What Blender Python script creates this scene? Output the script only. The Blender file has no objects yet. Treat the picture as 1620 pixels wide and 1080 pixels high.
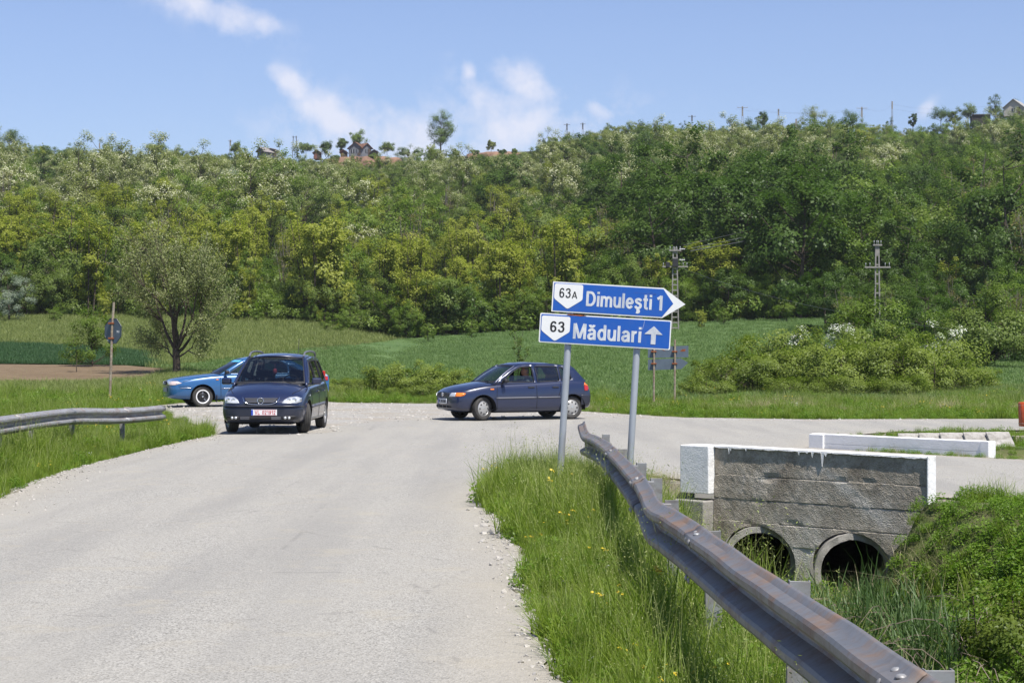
import bpy, bmesh, math, random
import numpy as np
from mathutils import Vector, Matrix, Euler, noise
from mathutils.bvhtree import BVHTree
from mathutils.geometry import delaunay_2d_cdt

rng = np.random.default_rng(7)
random.seed(7)
R = math.radians
scene = bpy.context.scene
COL = scene.collection

# ------------------------------------------------------------------ camera, sky, sun, exposure
F = 3000.0                     # focal length in pixels of the 1620 px wide photograph
CAM_H = 1.6
cam_data = bpy.data.cameras.new('camera')
cam = bpy.data.objects.new('camera', cam_data)
COL.objects.link(cam)
cam_data.sensor_width = 36
cam_data.lens = F / 1620 * 36
cam_data.clip_start = 0.1
cam_data.clip_end = 12000
cam.location = (0, 0, CAM_H)
cam.rotation_euler = (R(90) + math.atan(23 / F), 0, 0)
scene.camera = cam
scene.view_settings.view_transform = 'Standard'
scene.view_settings.look = 'None'
scene.view_settings.exposure = 0.75
scene.view_settings.gamma = 1
scene.view_settings.use_curve_mapping = False

SUN_H = Vector((0.53, -0.85, 0)).normalized()    # sun stands behind the camera to the right
SUN_EL = R(62)
sun_dir = Vector((SUN_H.x * math.cos(SUN_EL), SUN_H.y * math.cos(SUN_EL), math.sin(SUN_EL)))
sun_data = bpy.data.lights.new('sun', 'SUN')
sun_data.energy = 4.3
sun_data.angle = R(0.53)
sun_data.color = (1.0, 0.95, 0.87)
sun = bpy.data.objects.new('sun', sun_data)
COL.objects.link(sun)
sun.rotation_euler = (-sun_dir).to_track_quat('-Z', 'Y').to_euler()
sun.location = (20, -30, 60)

world = bpy.data.worlds.new('World')
scene.world = world
world.use_nodes = True
wn, wl = world.node_tree.nodes, world.node_tree.links
wn.clear()
w_out = wn.new('ShaderNodeOutputWorld')
w_bg = wn.new('ShaderNodeBackground')
w_sky = wn.new('ShaderNodeTexSky')
w_sky.sky_type = 'NISHITA'
w_sky.sun_disc = False
w_sky.sun_elevation = SUN_EL
w_sky.sun_rotation = math.atan2(SUN_H.x, SUN_H.y)
w_sky.altitude = 200
w_sky.air_density = 1.0
w_sky.dust_density = 0.35
w_sky.ozone_density = 5.0
w_bg.inputs['Strength'].default_value = 0.086


def wmath(op, a, b=None, c=None, clamp=False):
    n = wn.new('ShaderNodeMath'); n.operation = op; n.use_clamp = clamp
    for i, v in enumerate((a, b, c)):
        if v is None: continue
        if isinstance(v, (int, float)): n.inputs[i].default_value = v
        else: wl.new(v, n.inputs[i])
    return n.outputs[0]


w_tc = wn.new('ShaderNodeTexCoord')
w_sep = wn.new('ShaderNodeSeparateXYZ')
wl.new(w_tc.outputs['Generated'], w_sep.inputs[0])
ysafe = wmath('MAXIMUM', w_sep.outputs['Y'], 0.05)
AZ = wmath('DIVIDE', w_sep.outputs['X'], ysafe)          # tangent of azimuth
EL = wmath('DIVIDE', w_sep.outputs['Z'], ysafe)          # tangent of elevation
w_n1 = wn.new('ShaderNodeTexNoise'); w_n1.inputs['Scale'].default_value = 48; w_n1.inputs['Detail'].default_value = 10
w_n1.inputs['Roughness'].default_value = 0.6
wl.new(w_tc.outputs['Generated'], w_n1.inputs['Vector'])
w_n2 = wn.new('ShaderNodeTexNoise'); w_n2.inputs['Scale'].default_value = 17; w_n2.inputs['Detail'].default_value = 4
wl.new(w_tc.outputs['Generated'], w_n2.inputs['Vector'])
# soft cumulus wisps: centre x, y, half widths, slope, strength (tangents of angles x 3000)
CLOUDS = [(-470, 545, 75, 26, -0.30, 1.0), (-400, 528, 32, 20, -0.2, .75),
          (-345, 425, 38, 22, -0.55, 1.0), (-285, 378, 70, 36, -0.6, .9), (-200, 345, 150, 48, -0.15, .75),
          (-68, 448, 13, 17, -.3, 1.0), (-50, 410, 38, 36, -.7, .8), (30, 425, 58, 30, -.5, .8),
          (20, 365, 160, 50, 0, .8), (135, 388, 38, 16, -.4, .7), (655, 392, 14, 14, .6, .5)]
acc = None
for cx, cy, sx, sy, sl, amp in CLOUDS:
    dx = wmath('MULTIPLY', wmath('SUBTRACT', AZ, cx / F), F / sx)
    dyy = wmath('SUBTRACT', EL, cy / F)
    dyy = wmath('SUBTRACT', dyy, wmath('MULTIPLY', wmath('SUBTRACT', AZ, cx / F), sl))
    dyy = wmath('MULTIPLY', dyy, F / sy)
    r2 = wmath('ADD', wmath('MULTIPLY', dx, dx), wmath('MULTIPLY', dyy, dyy))
    g = wmath('MULTIPLY', wmath('EXPONENT', wmath('MULTIPLY', r2, -0.7)), amp)
    acc = g if acc is None else wmath('MAXIMUM', acc, g)
nz = wmath('SUBTRACT', w_n1.outputs['Fac'], 0.5)
body = wmath('ADD', acc, wmath('MULTIPLY', nz, 2.3))
cl_a = wmath('MULTIPLY', wmath('MULTIPLY', wmath('SUBTRACT', body, 0.16, clamp=True), 1.15, clamp=True),
             wmath('MULTIPLY', acc, 2.2, clamp=True))
# scattered clouds of the same kind high above and behind
hi = wmath('MULTIPLY', wmath('SUBTRACT', w_sep.outputs['Z'], 0.24, clamp=True), 6, clamp=True)
w_n3 = wn.new('ShaderNodeTexNoise'); w_n3.inputs['Scale'].default_value = 5; w_n3.inputs['Detail'].default_value = 8
wl.new(w_tc.outputs['Generated'], w_n3.inputs['Vector'])
cl_b = wmath('MULTIPLY', wmath('MULTIPLY', wmath('SUBTRACT', w_n3.outputs['Fac'], 0.62, clamp=True), 6, clamp=True), hi)
cl = wmath('MULTIPLY', wmath('MAXIMUM', cl_a, cl_b), 0.75)
w_mix = wn.new('ShaderNodeMixRGB')
wl.new(cl, w_mix.inputs['Fac'])
w_gain = wn.new('ShaderNodeMixRGB'); w_gain.blend_type = 'MULTIPLY'; w_gain.inputs['Fac'].default_value = 1
w_el = wn.new('ShaderNodeMixRGB'); w_el.inputs[1].default_value = (.84, .80, .90, 1); w_el.inputs[2].default_value = (1.05, .93, 1.0, 1)
wl.new(wmath('MULTIPLY', w_sep.outputs['Z'], 6.0, clamp=True), w_el.inputs[0])
wl.new(w_el.outputs[0], w_gain.inputs[2])
wl.new(w_sky.outputs[0], w_gain.inputs[1])
wl.new(w_gain.outputs[0], w_mix.inputs[1])
w_mix.inputs[2].default_value = (6.3, 6.3, 7.0, 1)
wl.new(w_mix.outputs[0], w_bg.inputs['Color'])
wl.new(w_bg.outputs[0], w_out.inputs[0])


# ------------------------------------------------------------------ helpers
def tag(o, label=None, cat=None, group=None, kind=None):
    if label: o['label'] = label
    if cat: o['category'] = cat
    if group: o['group'] = group
    if kind: o['kind'] = kind
    return o


def empty(name, loc=(0, 0, 0), rz=0, parent=None):
    o = bpy.data.objects.new(name, None)
    o.empty_display_size = 0.2
    COL.objects.link(o)
    o.location = loc
    o.rotation_euler = (0, 0, rz)
    if parent: o.parent = parent
    return o


def link(name, me, mat=None, parent=None):
    o = bpy.data.objects.new(name, me)
    COL.objects.link(o)
    if mat is not None:
        mats = mat if isinstance(mat, (list, tuple)) else [mat]
        for m in mats: me.materials.append(m)
    if parent: o.parent = parent
    return o


def mesh(name, V, Fc, mat=None, parent=None, smooth=False, mi=None):
    me = bpy.data.meshes.new(name)
    me.from_pydata([tuple(v) for v in V], [], [tuple(f) for f in Fc])
    if smooth:
        me.polygons.foreach_set('use_smooth', [True] * len(me.polygons))
    if mi is not None:
        me.polygons.foreach_set('material_index', mi)
    me.update()
    return link(name, me, mat, parent)


def quads_mesh(name, Q, vals=None, tris=None):
    """Q (N,4,3) quads -> mesh with a face attribute v"""
    N = len(Q)
    me = bpy.data.meshes.new(name)
    me.vertices.add(N * 4)
    me.vertices.foreach_set('co', Q.reshape(-1).astype(np.float32))
    me.loops.add(N * 4)
    me.loops.foreach_set('vertex_index', np.arange(N * 4, dtype=np.int32))
    me.polygons.add(N)
    me.polygons.foreach_set('loop_start', np.arange(0, N * 4, 4, dtype=np.int32))
    me.polygons.foreach_set('loop_total', np.full(N, 4, dtype=np.int32))
    if vals is not None:
        a = me.attributes.new('v', 'FLOAT', 'FACE')
        a.data.foreach_set('value', vals.astype(np.float32))
    me.update(calc_edges=True)
    return me


class MB:
    """collects simple solids into one mesh"""
    def __init__(s): s.v = []; s.f = []

    def add(s, V, Fc):
        b = len(s.v)
        s.v += [tuple(p) for p in V]
        s.f += [tuple(i + b for i in f) for f in Fc]
        return s

    def box(s, c, size, rot=None):
        x, y, z = [q / 2 for q in size]
        V = [Vector((a, b, d)) for a in (-x, x) for b in (-y, y) for d in (-z, z)]
        if rot is not None:
            M = rot if isinstance(rot, Matrix) else Euler(rot).to_matrix()
            V = [M @ p for p in V]
        V = [p + Vector(c) for p in V]
        return s.add(V, [(0, 1, 3, 2), (4, 6, 7, 5), (0, 4, 5, 1), (2, 3, 7, 6), (0, 2, 6, 4), (1, 5, 7, 3)])

    def tube(s, pts, rad, n=8, cap=True):
        pts = [Vector(p) for p in pts]
        if not isinstance(rad, (list, tuple)): rad = [rad] * len(pts)
        V = []; Fc = []
        up = Vector((0.123, 0.2, 1)).normalized()
        for i, p in enumerate(pts):
            d = (pts[min(i + 1, len(pts) - 1)] - pts[max(i - 1, 0)]).normalized()
            a = d.cross(up)
            if a.length < 0.05: a = d.cross(Vector((1, 0, 0)))
            a.normalize(); b = d.cross(a)
            for k in range(n):
                t = 2 * math.pi * k / n
                V.append(p + (a * math.cos(t) + b * math.sin(t)) * rad[i])
        for i in range(len(pts) - 1):
            for k in range(n):
                k2 = (k + 1) % n
                Fc.append((i * n + k, i * n + k2, (i + 1) * n + k2, (i + 1) * n + k))
        if cap:
            Fc.append(tuple(range(n - 1, -1, -1)))
            Fc.append(tuple((len(pts) - 1) * n + k for k in range(n)))
        return s.add(V, Fc)

    def lathe(s, prof, axis='Y', n=32, c=(0, 0, 0)):
        """prof: (radius, along) closed open profile"""
        V = []; Fc = []
        for r_, h_ in prof:
            for k in range(n):
                t = 2 * math.pi * k / n
                a, b = r_ * math.cos(t), r_ * math.sin(t)
                p = {'Y': (a, h_, b), 'Z': (a, b, h_), 'X': (h_, a, b)}[axis]
                V.append((p[0] + c[0], p[1] + c[1], p[2] + c[2]))
        for i in range(len(prof) - 1):
            for k in range(n):
                k2 = (k + 1) % n
                Fc.append((i * n + k, i * n + k2, (i + 1) * n + k2, (i + 1) * n + k))
        return s.add(V, Fc)

    def prism(s, poly, z0, z1, axis='Z', M=None):
        n = len(poly)
        V = []
        for zz in (z0, z1):
            for a, b in poly:
                V.append({'Z': (a, b, zz), 'Y': (a, zz, b), 'X': (zz, a, b)}[axis])
        if M is not None: V = [M @ Vector(v) for v in V]
        Fc = [tuple(range(n - 1, -1, -1)), tuple(range(n, 2 * n))]
        for k in range(n):
            k2 = (k + 1) % n
            Fc.append((k, k2, n + k2, n + k))
        return s.add(V, Fc)

    def build(s, name, mat, parent=None, smooth=False, sharp=None, bevel=None):
        o = mesh(name, s.v, s.f, mat, parent, smooth)
        bm = bmesh.new(); bm.from_mesh(o.data)
        bmesh.ops.recalc_face_normals(bm, faces=bm.faces)
        if sharp:
            for f in bm.faces: f.smooth = True
            for e in bm.edges:
                if len(e.link_faces) == 2 and e.calc_face_angle(0) > R(sharp): e.smooth = False
        bm.to_mesh(o.data); bm.free()
        if bevel:
            m = o.modifiers.new('bevel', 'BEVEL'); m.width = bevel; m.segments = 2; m.limit_method = 'ANGLE'
        return o


def copy_tree(o, parent=None):
    c = o.copy()
    COL.objects.link(c)
    c.parent = parent
    for ch in list(o.children): copy_tree(ch, c)
    return c


def pip(x, y, poly):
    inside = False
    n = len(poly); j = n - 1
    for i in range(n):
        xi, yi = poly[i]; xj, yj = poly[j]
        if (yi > y) != (yj > y) and x < (xj - xi) * (y - yi) / (yj - yi + 1e-12) + xi: inside = not inside
        j = i
    return inside


def pip_np(X, Y, poly):
    inside = np.zeros(X.shape, bool)
    n = len(poly); j = n - 1
    for i in range(n):
        xi, yi = poly[i]; xj, yj = poly[j]
        c = ((yi > Y) != (yj > Y)) & (X < (xj - xi) * (Y - yi) / (yj - yi + 1e-12) + xi)
        inside ^= c
        j = i
    return inside


def resample(poly, step, closed=True):
    out = []
    n = len(poly)
    for i in range(n if closed else n - 1):
        a = Vector(poly[i]); b = Vector(poly[(i + 1) % n])
        k = max(1, int(math.ceil((b - a).length / step)))
        for t in range(k): out.append(tuple(a.lerp(b, t / k)))
    if not closed: out.append(tuple(poly[-1]))
    return out


def fill(outer, holes=(), step=None, extra=None):
    pts = []; edges = []
    for ring in (outer, *holes):
        b = len(pts); n = len(ring)
        pts += [Vector(p) for p in ring]
        edges += [(b + i, b + (i + 1) % n) for i in range(n)]
    if step:
        xs = [p[0] for p in outer]; ys = [p[1] for p in outer]
        gx = np.arange(min(xs) + step * .5, max(xs), step); gy = np.arange(min(ys) + step * .5, max(ys), step)
        GX, GY = np.meshgrid(gx, gy)
        m = pip_np(GX, GY, outer)
        for h_ in holes: m &= ~pip_np(GX, GY, h_)
        # stay clear of the outline
        E = np.array([list(p) for ring in (outer, *holes) for p in resample(ring, step * .5)])
        P = np.stack([GX[m], GY[m]], 1)
        keep = []
        for q in range(0, len(P), 2000):
            d = ((P[q:q + 2000, None, :] - E[None]) ** 2).sum(2).min(1)
            keep.append(d > (step * .35) ** 2)
        if len(P):
            P = P[np.concatenate(keep)]
            pts += [Vector((float(a), float(b))) for a, b in P]
    if extra is not None: pts += [Vector(p) for p in extra]
    vs, _, fs, *_ = delaunay_2d_cdt(pts, edges, [], 0, 1e-5)
    out = []
    for f in fs:
        cx = sum(vs[i][0] for i in f) / len(f); cy = sum(vs[i][1] for i in f) / len(f)
        if pip(cx, cy, outer) and not any(pip(cx, cy, h_) for h_ in holes): out.append(tuple(f))
    return [(v[0], v[1]) for v in vs], out


# ------------------------------------------------------------------ materials
class NT:
    def __init__(s, name):
        s.m = bpy.data.materials.new(name); s.m.use_nodes = True
        s.n = s.m.node_tree.nodes; s.l = s.m.node_tree.links
        s.b = s.n['Principled BSDF']; s.out = s.n['Material Output']
        s._pos = None

    def pos(s):
        if s._pos is None:
            g = s.n.new('ShaderNodeNewGeometry'); s._pos = g.outputs['Position']
        return s._pos

    def obj(s):
        return s.n.new('ShaderNodeTexCoord').outputs['Object']

    def noise(s, scale, detail=4, rough=.55, vec=None, dist=0.0, stretch=None):
        n = s.n.new('ShaderNodeTexNoise')
        n.inputs['Scale'].default_value = scale; n.inputs['Detail'].default_value = detail
        n.inputs['Roughness'].default_value = rough; n.inputs['Distortion'].default_value = dist
        v = vec if vec is not None else s.pos()
        if stretch:
            mp = s.n.new('ShaderNodeMapping'); mp.inputs['Scale'].default_value = stretch
            s.l.new(v, mp.inputs['Vector']); v = mp.outputs[0]
        s.l.new(v, n.inputs['Vector'])
        return n.outputs['Fac']

    def voro(s, scale, vec=None, feature='F1', out='Distance', stretch=None):
        n = s.n.new('ShaderNodeTexVoronoi'); n.feature = feature
        n.inputs['Scale'].default_value = scale
        v = vec if vec is not None else s.pos()
        if stretch:
            mp = s.n.new('ShaderNodeMapping'); mp.inputs['Scale'].default_value = stretch
            s.l.new(v, mp.inputs['Vector']); v = mp.outputs[0]
        s.l.new(v, n.inputs['Vector'])
        return n.outputs[out]

    def ramp(s, f, stops):
        n = s.n.new('ShaderNodeValToRGB')
        e = n.color_ramp.elements
        while len(e) < len(stops): e.new(0.5)
        for i, (p, c) in enumerate(stops):
            e[i].position = p
            e[i].color = (c, c, c, 1) if isinstance(c, (int, float)) else (*c, 1)
        s.l.new(f, n.inputs[0])
        return n.outputs[0]

    def mix(s, f, a, b, mode='MIX'):
        n = s.n.new('ShaderNodeMixRGB'); n.blend_type = mode
        for i, v in ((0, f), (1, a), (2, b)):
            if isinstance(v, (int, float)): n.inputs[i].default_value = v if i == 0 else (v, v, v, 1)
            elif isinstance(v, tuple): n.inputs[i].default_value = (*v, 1)
            else: s.l.new(v, n.inputs[i])
        return n.outputs[0]

    def math(s, op, a, b=None, clamp=False):
        n = s.n.new('ShaderNodeMath'); n.operation = op; n.use_clamp = clamp
        for i, v in enumerate((a, b)):
            if v is None: continue
            if isinstance(v, (int, float)): n.inputs[i].default_value = v
            else: s.l.new(v, n.inputs[i])
        return n.outputs[0]

    def attr(s, name):
        n = s.n.new('ShaderNodeAttribute'); n.attribute_name = name
        return n.outputs['Fac']

    def rand(s):
        return s.n.new('ShaderNodeObjectInfo').outputs['Random']

    def sep(s, vec, axis):
        n = s.n.new('ShaderNodeSeparateXYZ'); s.l.new(vec, n.inputs[0]); return n.outputs[axis]

    def color(s, c):
        if isinstance(c, tuple): s.b.inputs['Base Color'].default_value = (*c, 1)
        else: s.l.new(c, s.b.inputs['Base Color'])
        return s

    def set(s, **k):
        for key, v in k.items():
            i = s.b.inputs[{'rough': 'Roughness', 'metal': 'Metallic', 'coat': 'Coat Weight', 'spec': 'Specular IOR Level', 'coatr': 'Coat Roughness'}[key]]
            if isinstance(v, (int, float)): i.default_value = v
            else: s.l.new(v, i)
        return s

    def bump(s, f, strength=.3, dist=.01):
        n = s.n.new('ShaderNodeBump'); n.inputs['Strength'].default_value = strength
        n.inputs['Distance'].default_value = dist
        s.l.new(f, n.inputs['Height'])
        s.l.new(n.outputs[0], s.b.inputs['Normal'])
        return s


def plain(name, c, rough=.6, metal=0, coat=0, var=.15, scale=30):
    t = NT(name)
    f = t.noise(scale, 3, vec=t.obj())
    c2 = tuple(max(0, q * (1 - var * 2)) for q in c)
    t.color(t.mix(t.ramp(f, [(.3, 0.0), (.7, 1.0)]), c2, c)).set(rough=rough, metal=metal, coat=coat)
    return t.m


def leaf_mat(name, ca, cb, trans=.35, cc=None):
    t = NT(name)
    f = t.math('ADD', t.math('MULTIPLY', t.rand(), .55), t.math('MULTIPLY', t.attr('v'), .45))
    c = t.mix(f, ca, cb)
    if cc:
        c = t.mix(t.ramp(t.noise(.35, 2), [(.42, 0.0), (.62, 1.0)]), c, cc)
    d = t.n.new('ShaderNodeBsdfDiffuse'); tr = t.n.new('ShaderNodeBsdfTranslucent'); mx = t.n.new('ShaderNodeMixShader')
    gl = t.n.new('ShaderNodeBsdfGlossy'); gl.inputs['Roughness'].default_value = .45
    gl.inputs['Color'].default_value = (.8, .85, .8, 1)
    mx2 = t.n.new('ShaderNodeMixShader'); mx2.inputs[0].default_value = .015
    t.l.new(c, d.inputs[0])
    t.l.new(t.mix(1, c, (1.0, 1.2, .6), 'MULTIPLY'), tr.inputs[0])
    mx.inputs[0].default_value = trans
    t.l.new(d.outputs[0], mx.inputs[1]); t.l.new(tr.outputs[0], mx.inputs[2])
    t.l.new(mx.outputs[0], mx2.inputs[1]); t.l.new(gl.outputs[0], mx2.inputs[2])
    t.l.new(mx2.outputs[0], t.out.inputs[0])
    t.n.remove(t.b)
    return t.m


# ground: grass earth with bare patches
def mat_ground():
    t = NT('grassy_earth')
    f1 = t.noise(.35, 5); f2 = t.noise(6, 5); f3 = t.noise(40, 4)
    g = t.mix(t.ramp(f1, [(.3, 0.0), (.7, 1.0)]), (.062, .085, .022), (.11, .125, .04))
    g = t.mix(t.ramp(f2, [(.45, 0.0), (.7, 1.0)]), g, (.12, .10, .055))
    g = t.mix(t.math('MULTIPLY', f3, .5), g, (.05, .07, .02))
    dirt = t.mix(t.ramp(t.noise(9, 6), [(.35, 0.0), (.65, 1.0)]), (.21, .18, .14), (.32, .30, .26))
    g = t.mix(t.attr('dirt'), g, dirt)
    soil = t.mix(f2, (.10, .075, .05), (.17, .14, .10))
    g = t.mix(t.attr('soil'), g, soil)
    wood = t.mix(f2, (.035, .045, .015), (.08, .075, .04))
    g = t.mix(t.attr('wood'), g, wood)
    t.color(g).set(rough=.95, spec=.2)
    t.bump(t.math('ADD', f3, t.math('MULTIPLY', f2, 2.0)), .5, .04)
    return t.m


def mat_asphalt():
    t = NT('bleached_asphalt')
    agg = t.voro(95, out='Color'); aggd = t.voro(95)
    g = t.n.new('ShaderNodeRGBToBW'); t.l.new(agg, g.inputs[0])
    base = t.ramp(g.outputs[0], [(.12, (0.170, 0.164, 0.147)), (.45, (0.293, 0.283, 0.258)), (.85, (0.412, 0.399, 0.364))])
    big = t.noise(.55, 5, .6, stretch=(1.6, .35, 1))
    base = t.mix(t.math('MULTIPLY', t.ramp(big, [(.38, 0.0), (.66, 1.0)]), .55), base, (0.340, 0.325, 0.289))
    lane = t.noise(.9, 4, .5, stretch=(1.5, .12, 1))
    base = t.mix(t.math('MULTIPLY', t.ramp(lane, [(.44, 0.0), (.64, 1.0)]), .45), base, (0.222, 0.217, 0.205))
    sandy = t.noise(1.6, 6, .65)
    base = t.mix(t.math('MULTIPLY', t.ramp(sandy, [(.55, 0.0), (.72, 1.0)]), .45), base, (0.365, 0.330, 0.257))
    base = t.mix(t.math('MULTIPLY', t.attr('edge'), .8), base, t.mix(t.noise(14, 5), (0.280, 0.254, 0.207), (0.400, 0.372, 0.318)))
    # short dark scars and seams
    sc = t.noise(7, 2, .5, stretch=(.5, 2.6, 1), dist=.4)
    base = t.mix(t.math('MULTIPLY', t.ramp(sc, [(.735, 0.0), (.76, 1.0)]), .6), base, (0.102, 0.098, 0.091))
    cr = t.voro(.55, feature='DISTANCE_TO_EDGE', vec=None, stretch=(1, .6, 1))
    nn = t.noise(2.5, 3)
    base = t.mix(t.math('MULTIPLY', t.math('MULTIPLY', t.ramp(cr, [(0.0, 1.0), (.012, 0.0)]), t.ramp(nn, [(.5, 0.0), (.6, 1.0)])), .35), base, (0.136, 0.131, 0.124))
    t.color(base).set(rough=.9, spec=.3)
    t.bump(t.math('ADD', aggd, t.math('MULTIPLY', t.noise(12, 4), 1.2)), .55, .012)
    return t.m


def mat_gravel():
    t = NT('pale_gravel')
    c1 = t.voro(28, out='Color'); d1 = t.voro(28)
    g = t.n.new('ShaderNodeRGBToBW'); t.l.new(c1, g.inputs[0])
    base = t.ramp(g.outputs[0], [(.1, (0.221, 0.205, 0.180)), (.5, (0.328, 0.316, 0.291)), (.9, (0.435, 0.426, 0.402))])
    f = t.noise(.8, 5)
    base = t.mix(t.ramp(f, [(.42, 0.0), (.62, 1.0)]), base, (0.312, 0.283, 0.238))
    t.color(base).set(rough=.95, spec=.25)
    t.bump(t.math('ADD', t.math('MULTIPLY', d1, -1), t.noise(5, 5)), .8, .03)
    return t.m


def mat_concrete(name='dark_weathered_concrete', dark=True):
    t = NT(name)
    v = t.obj()
    n1 = t.noise(2.2, 6, .65, v); n2 = t.noise(14, 6, .7, v); n3 = t.noise(60, 4, .6, v)
    if dark:
        a, b, c = (.26, .225, .175), (.42, .375, .305), (.52, .48, .42)
    else:
        a, b, c = (.24, .225, .20), (.36, .345, .315), (.45, .43, .40)
    base = t.ramp(n1, [(.34, a), (.52, b), (.72, c)])
    base = t.mix(t.ramp(n2, [(.35, .55), (.6, 0.0)]), base, tuple(q * .55 for q in a))
    base = t.mix(t.math('MULTIPLY', t.ramp(n3, [(.56, 0.0), (.68, 1.0)]), .5), base, c)
    base = t.mix(t.math('MULTIPLY', t.ramp(n3, [(.30, 1.0), (.42, 0.0)]), .5), base, tuple(q * .5 for q in a))
    if dark:
        sx = t.sep(v, 'X'); sz = t.sep(v, 'Z')
        dx1 = t.math('DIVIDE', t.math('SUBTRACT', sx, 1.36), .42); dz1 = t.math('DIVIDE', t.math('ADD', sz, .78), .52)
        r1 = t.math('ADD', t.math('MULTIPLY', dx1, dx1), t.math('MULTIPLY', dz1, dz1))
        dx2 = t.math('DIVIDE', t.math('ADD', t.math('SUBTRACT', sx, 2.15), t.math('MULTIPLY', t.math('ADD', sz, .05), 1.5)), .14); dz2 = t.math('DIVIDE', t.math('ADD', sz, .02), .42)
        r2 = t.math('ADD', t.math('MULTIPLY', dx2, dx2), t.math('MULTIPLY', dz2, dz2))
        st = t.math('ADD', t.math('EXPONENT', t.math('MULTIPLY', r1, -1.0)), t.math('MULTIPLY', t.math('EXPONENT', t.math('MULTIPLY', r2, -1.0)), .9))
        st = t.math('MULTIPLY', st, t.ramp(t.noise(6, 6, .7, v), [(.32, .15), (.62, 1.0)]), True)
        base = t.mix(t.math('MULTIPLY', st, .8), base, (.66, .64, .60))
        lime = t.noise(3.4, 7, .75, v, dist=.8)
        base = t.mix(t.math('MULTIPLY', t.ramp(lime, [(.60, 0.0), (.70, 1.0)]), .4), base, (.36, .36, .37))
        rustn = t.noise(1.5, 3, .5, v)
        base = t.mix(t.math('MULTIPLY', t.ramp(rustn, [(.58, 0.0), (.72, 1.0)]), .35), base, (.12, .08, .045))
    t.color(base).set(rough=.95, spec=.2)
    peb = t.voro(70, v)
    t.bump(t.math('ADD', t.math('ADD', t.math('MULTIPLY', n2, 2), n3), t.math('MULTIPLY', peb, 1.3)), .55 if dark else .3, .009)
    return t.m


def mat_whitewash():
    t = NT('whitewash')
    v = t.obj()
    n1 = t.noise(5, 6, .65, v); n2 = t.noise(45, 5, .7, v)
    base = t.ramp(n1, [(.25, (.55, .54, .52)), (.38, (.76, .76, .75)), (.7, (.82, .82, .82))])
    flake = t.noise(22, 6, .7, v)
    base = t.mix(t.ramp(flake, [(.70, 0.0), (.74, 1.0)]), base, (.33, .31, .28))
    t.color(base).set(rough=.9)
    t.bump(t.math('ADD', t.math('MULTIPLY', n1, 1.5), n2), .7, .015)
    return t.m


def mat_galv(name='weathered_galvanised_steel', rust=.5, base=(.155, .16, .17)):
    t = NT(name)
    v = t.obj()
    n1 = t.noise(3, 5, .6, t.pos(), stretch=(3, 1, 6)); n2 = t.noise(26, 4, .6)
    ru = t.noise(2.3, 7, .72, t.pos(), dist=.5, stretch=(2.2, 1.6, 2.6))
    b = t.mix(n2, tuple(q * .75 for q in base), tuple(min(1, q * 1.15) for q in base))
    b = t.mix(t.math('MULTIPLY', t.ramp(n1, [(.4, 0.0), (.6, 1.0)]), .5), b, (.20, .175, .155))
    n4 = t.noise(9, 5, .7, stretch=(1, 3.5, 1))
    b = t.mix(t.math('MULTIPLY', t.ramp(n4, [(.50, 0.0), (.64, 1.0)]), .5), b, (.115, .105, .10))
    m_ = t.math('MULTIPLY', t.ramp(ru, [(.64 - .2 * rust, 0.0), (.84 - .2 * rust, 1.0)]), .85)
    b = t.mix(m_, b, t.mix(n2, (.12, .07, .045), (.23, .14, .085)))
    t.color(b).set(rough=t.math('ADD', t.math('MULTIPLY', m_, .3), .5), metal=t.math('MULTIPLY', t.math('SUBTRACT', 1.0, m_), .25))
    t.bump(n2, .15, .004)
    return t.m


M_ground = mat_ground(); M_asphalt = mat_asphalt(); M_gravel = mat_gravel()
M_conc = mat_concrete(); M_conc_l = mat_concrete('pale_weathered_concrete', False)
M_white = mat_whitewash(); M_galv = mat_galv(rust=.85); M_galv_post = mat_galv('galvanised_post', .45, (.30, .31, .32))
M_galv_l = mat_galv('sunlit_galvanised_steel', .6, (.33, .335, .345))  # paler copy for the sun-facing left rail; sunlight put into the base colour
M_rustpole = mat_galv('rusty_painted_pole', .95, (.42, .36, .26))
M_bark = plain('bark', (.10, .075, .055), .95, var=.3, scale=9)
M_bark_g = plain('grey_bark', (.20, .18, .155), .95, var=.3, scale=9)


# ------------------------------------------------------------------ terrain
def sstep(a, b, x):
    t = np.clip((x - a) / (b - a), 0, 1)
    return t * t * (3 - 2 * t)


def G2(px, d):
    return ((px - 810) * d / F, d)


RIDGE_Y = 480.0
ridge_px = [-1500, -600, 0, 200, 400, 530, 640, 735, 850, 1000, 1200, 1400, 1540, 1620, 2200, 3200]
ridge_py = [262, 258, 250, 268, 266, 256, 256, 246, 240, 222, 226, 224, 200, 192, 190, 215]
edge_px = [-1500, 0, 300, 500, 620, 800, 1000, 1250, 1620, 3200]
edge_z = [5.5, 5.0, 4.6, 4.1, 2.7, 3.2, 3.7, 4.3, 4.2, 4.5]
# culvert head wall line and its direction
W0 = np.array([2.50, 23.30]); W1 = np.array([4.63, 21.08])
WD = (W1 - W0) / np.linalg.norm(W1 - W0)
WN = np.array([-WD[1], WD[0]]) * -1
if WN[1] > 0: WN = -WN                              # points to the camera side
FP0 = np.array([5.15, 32.7]); FP1 = np.array([7.43, 29.58])
FD = (FP1 - FP0) / np.linalg.norm(FP1 - FP0)
FN = np.array([-FD[1], FD[0]])
if FN[1] < 0: FN = -FN                              # points away from the camera


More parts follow.
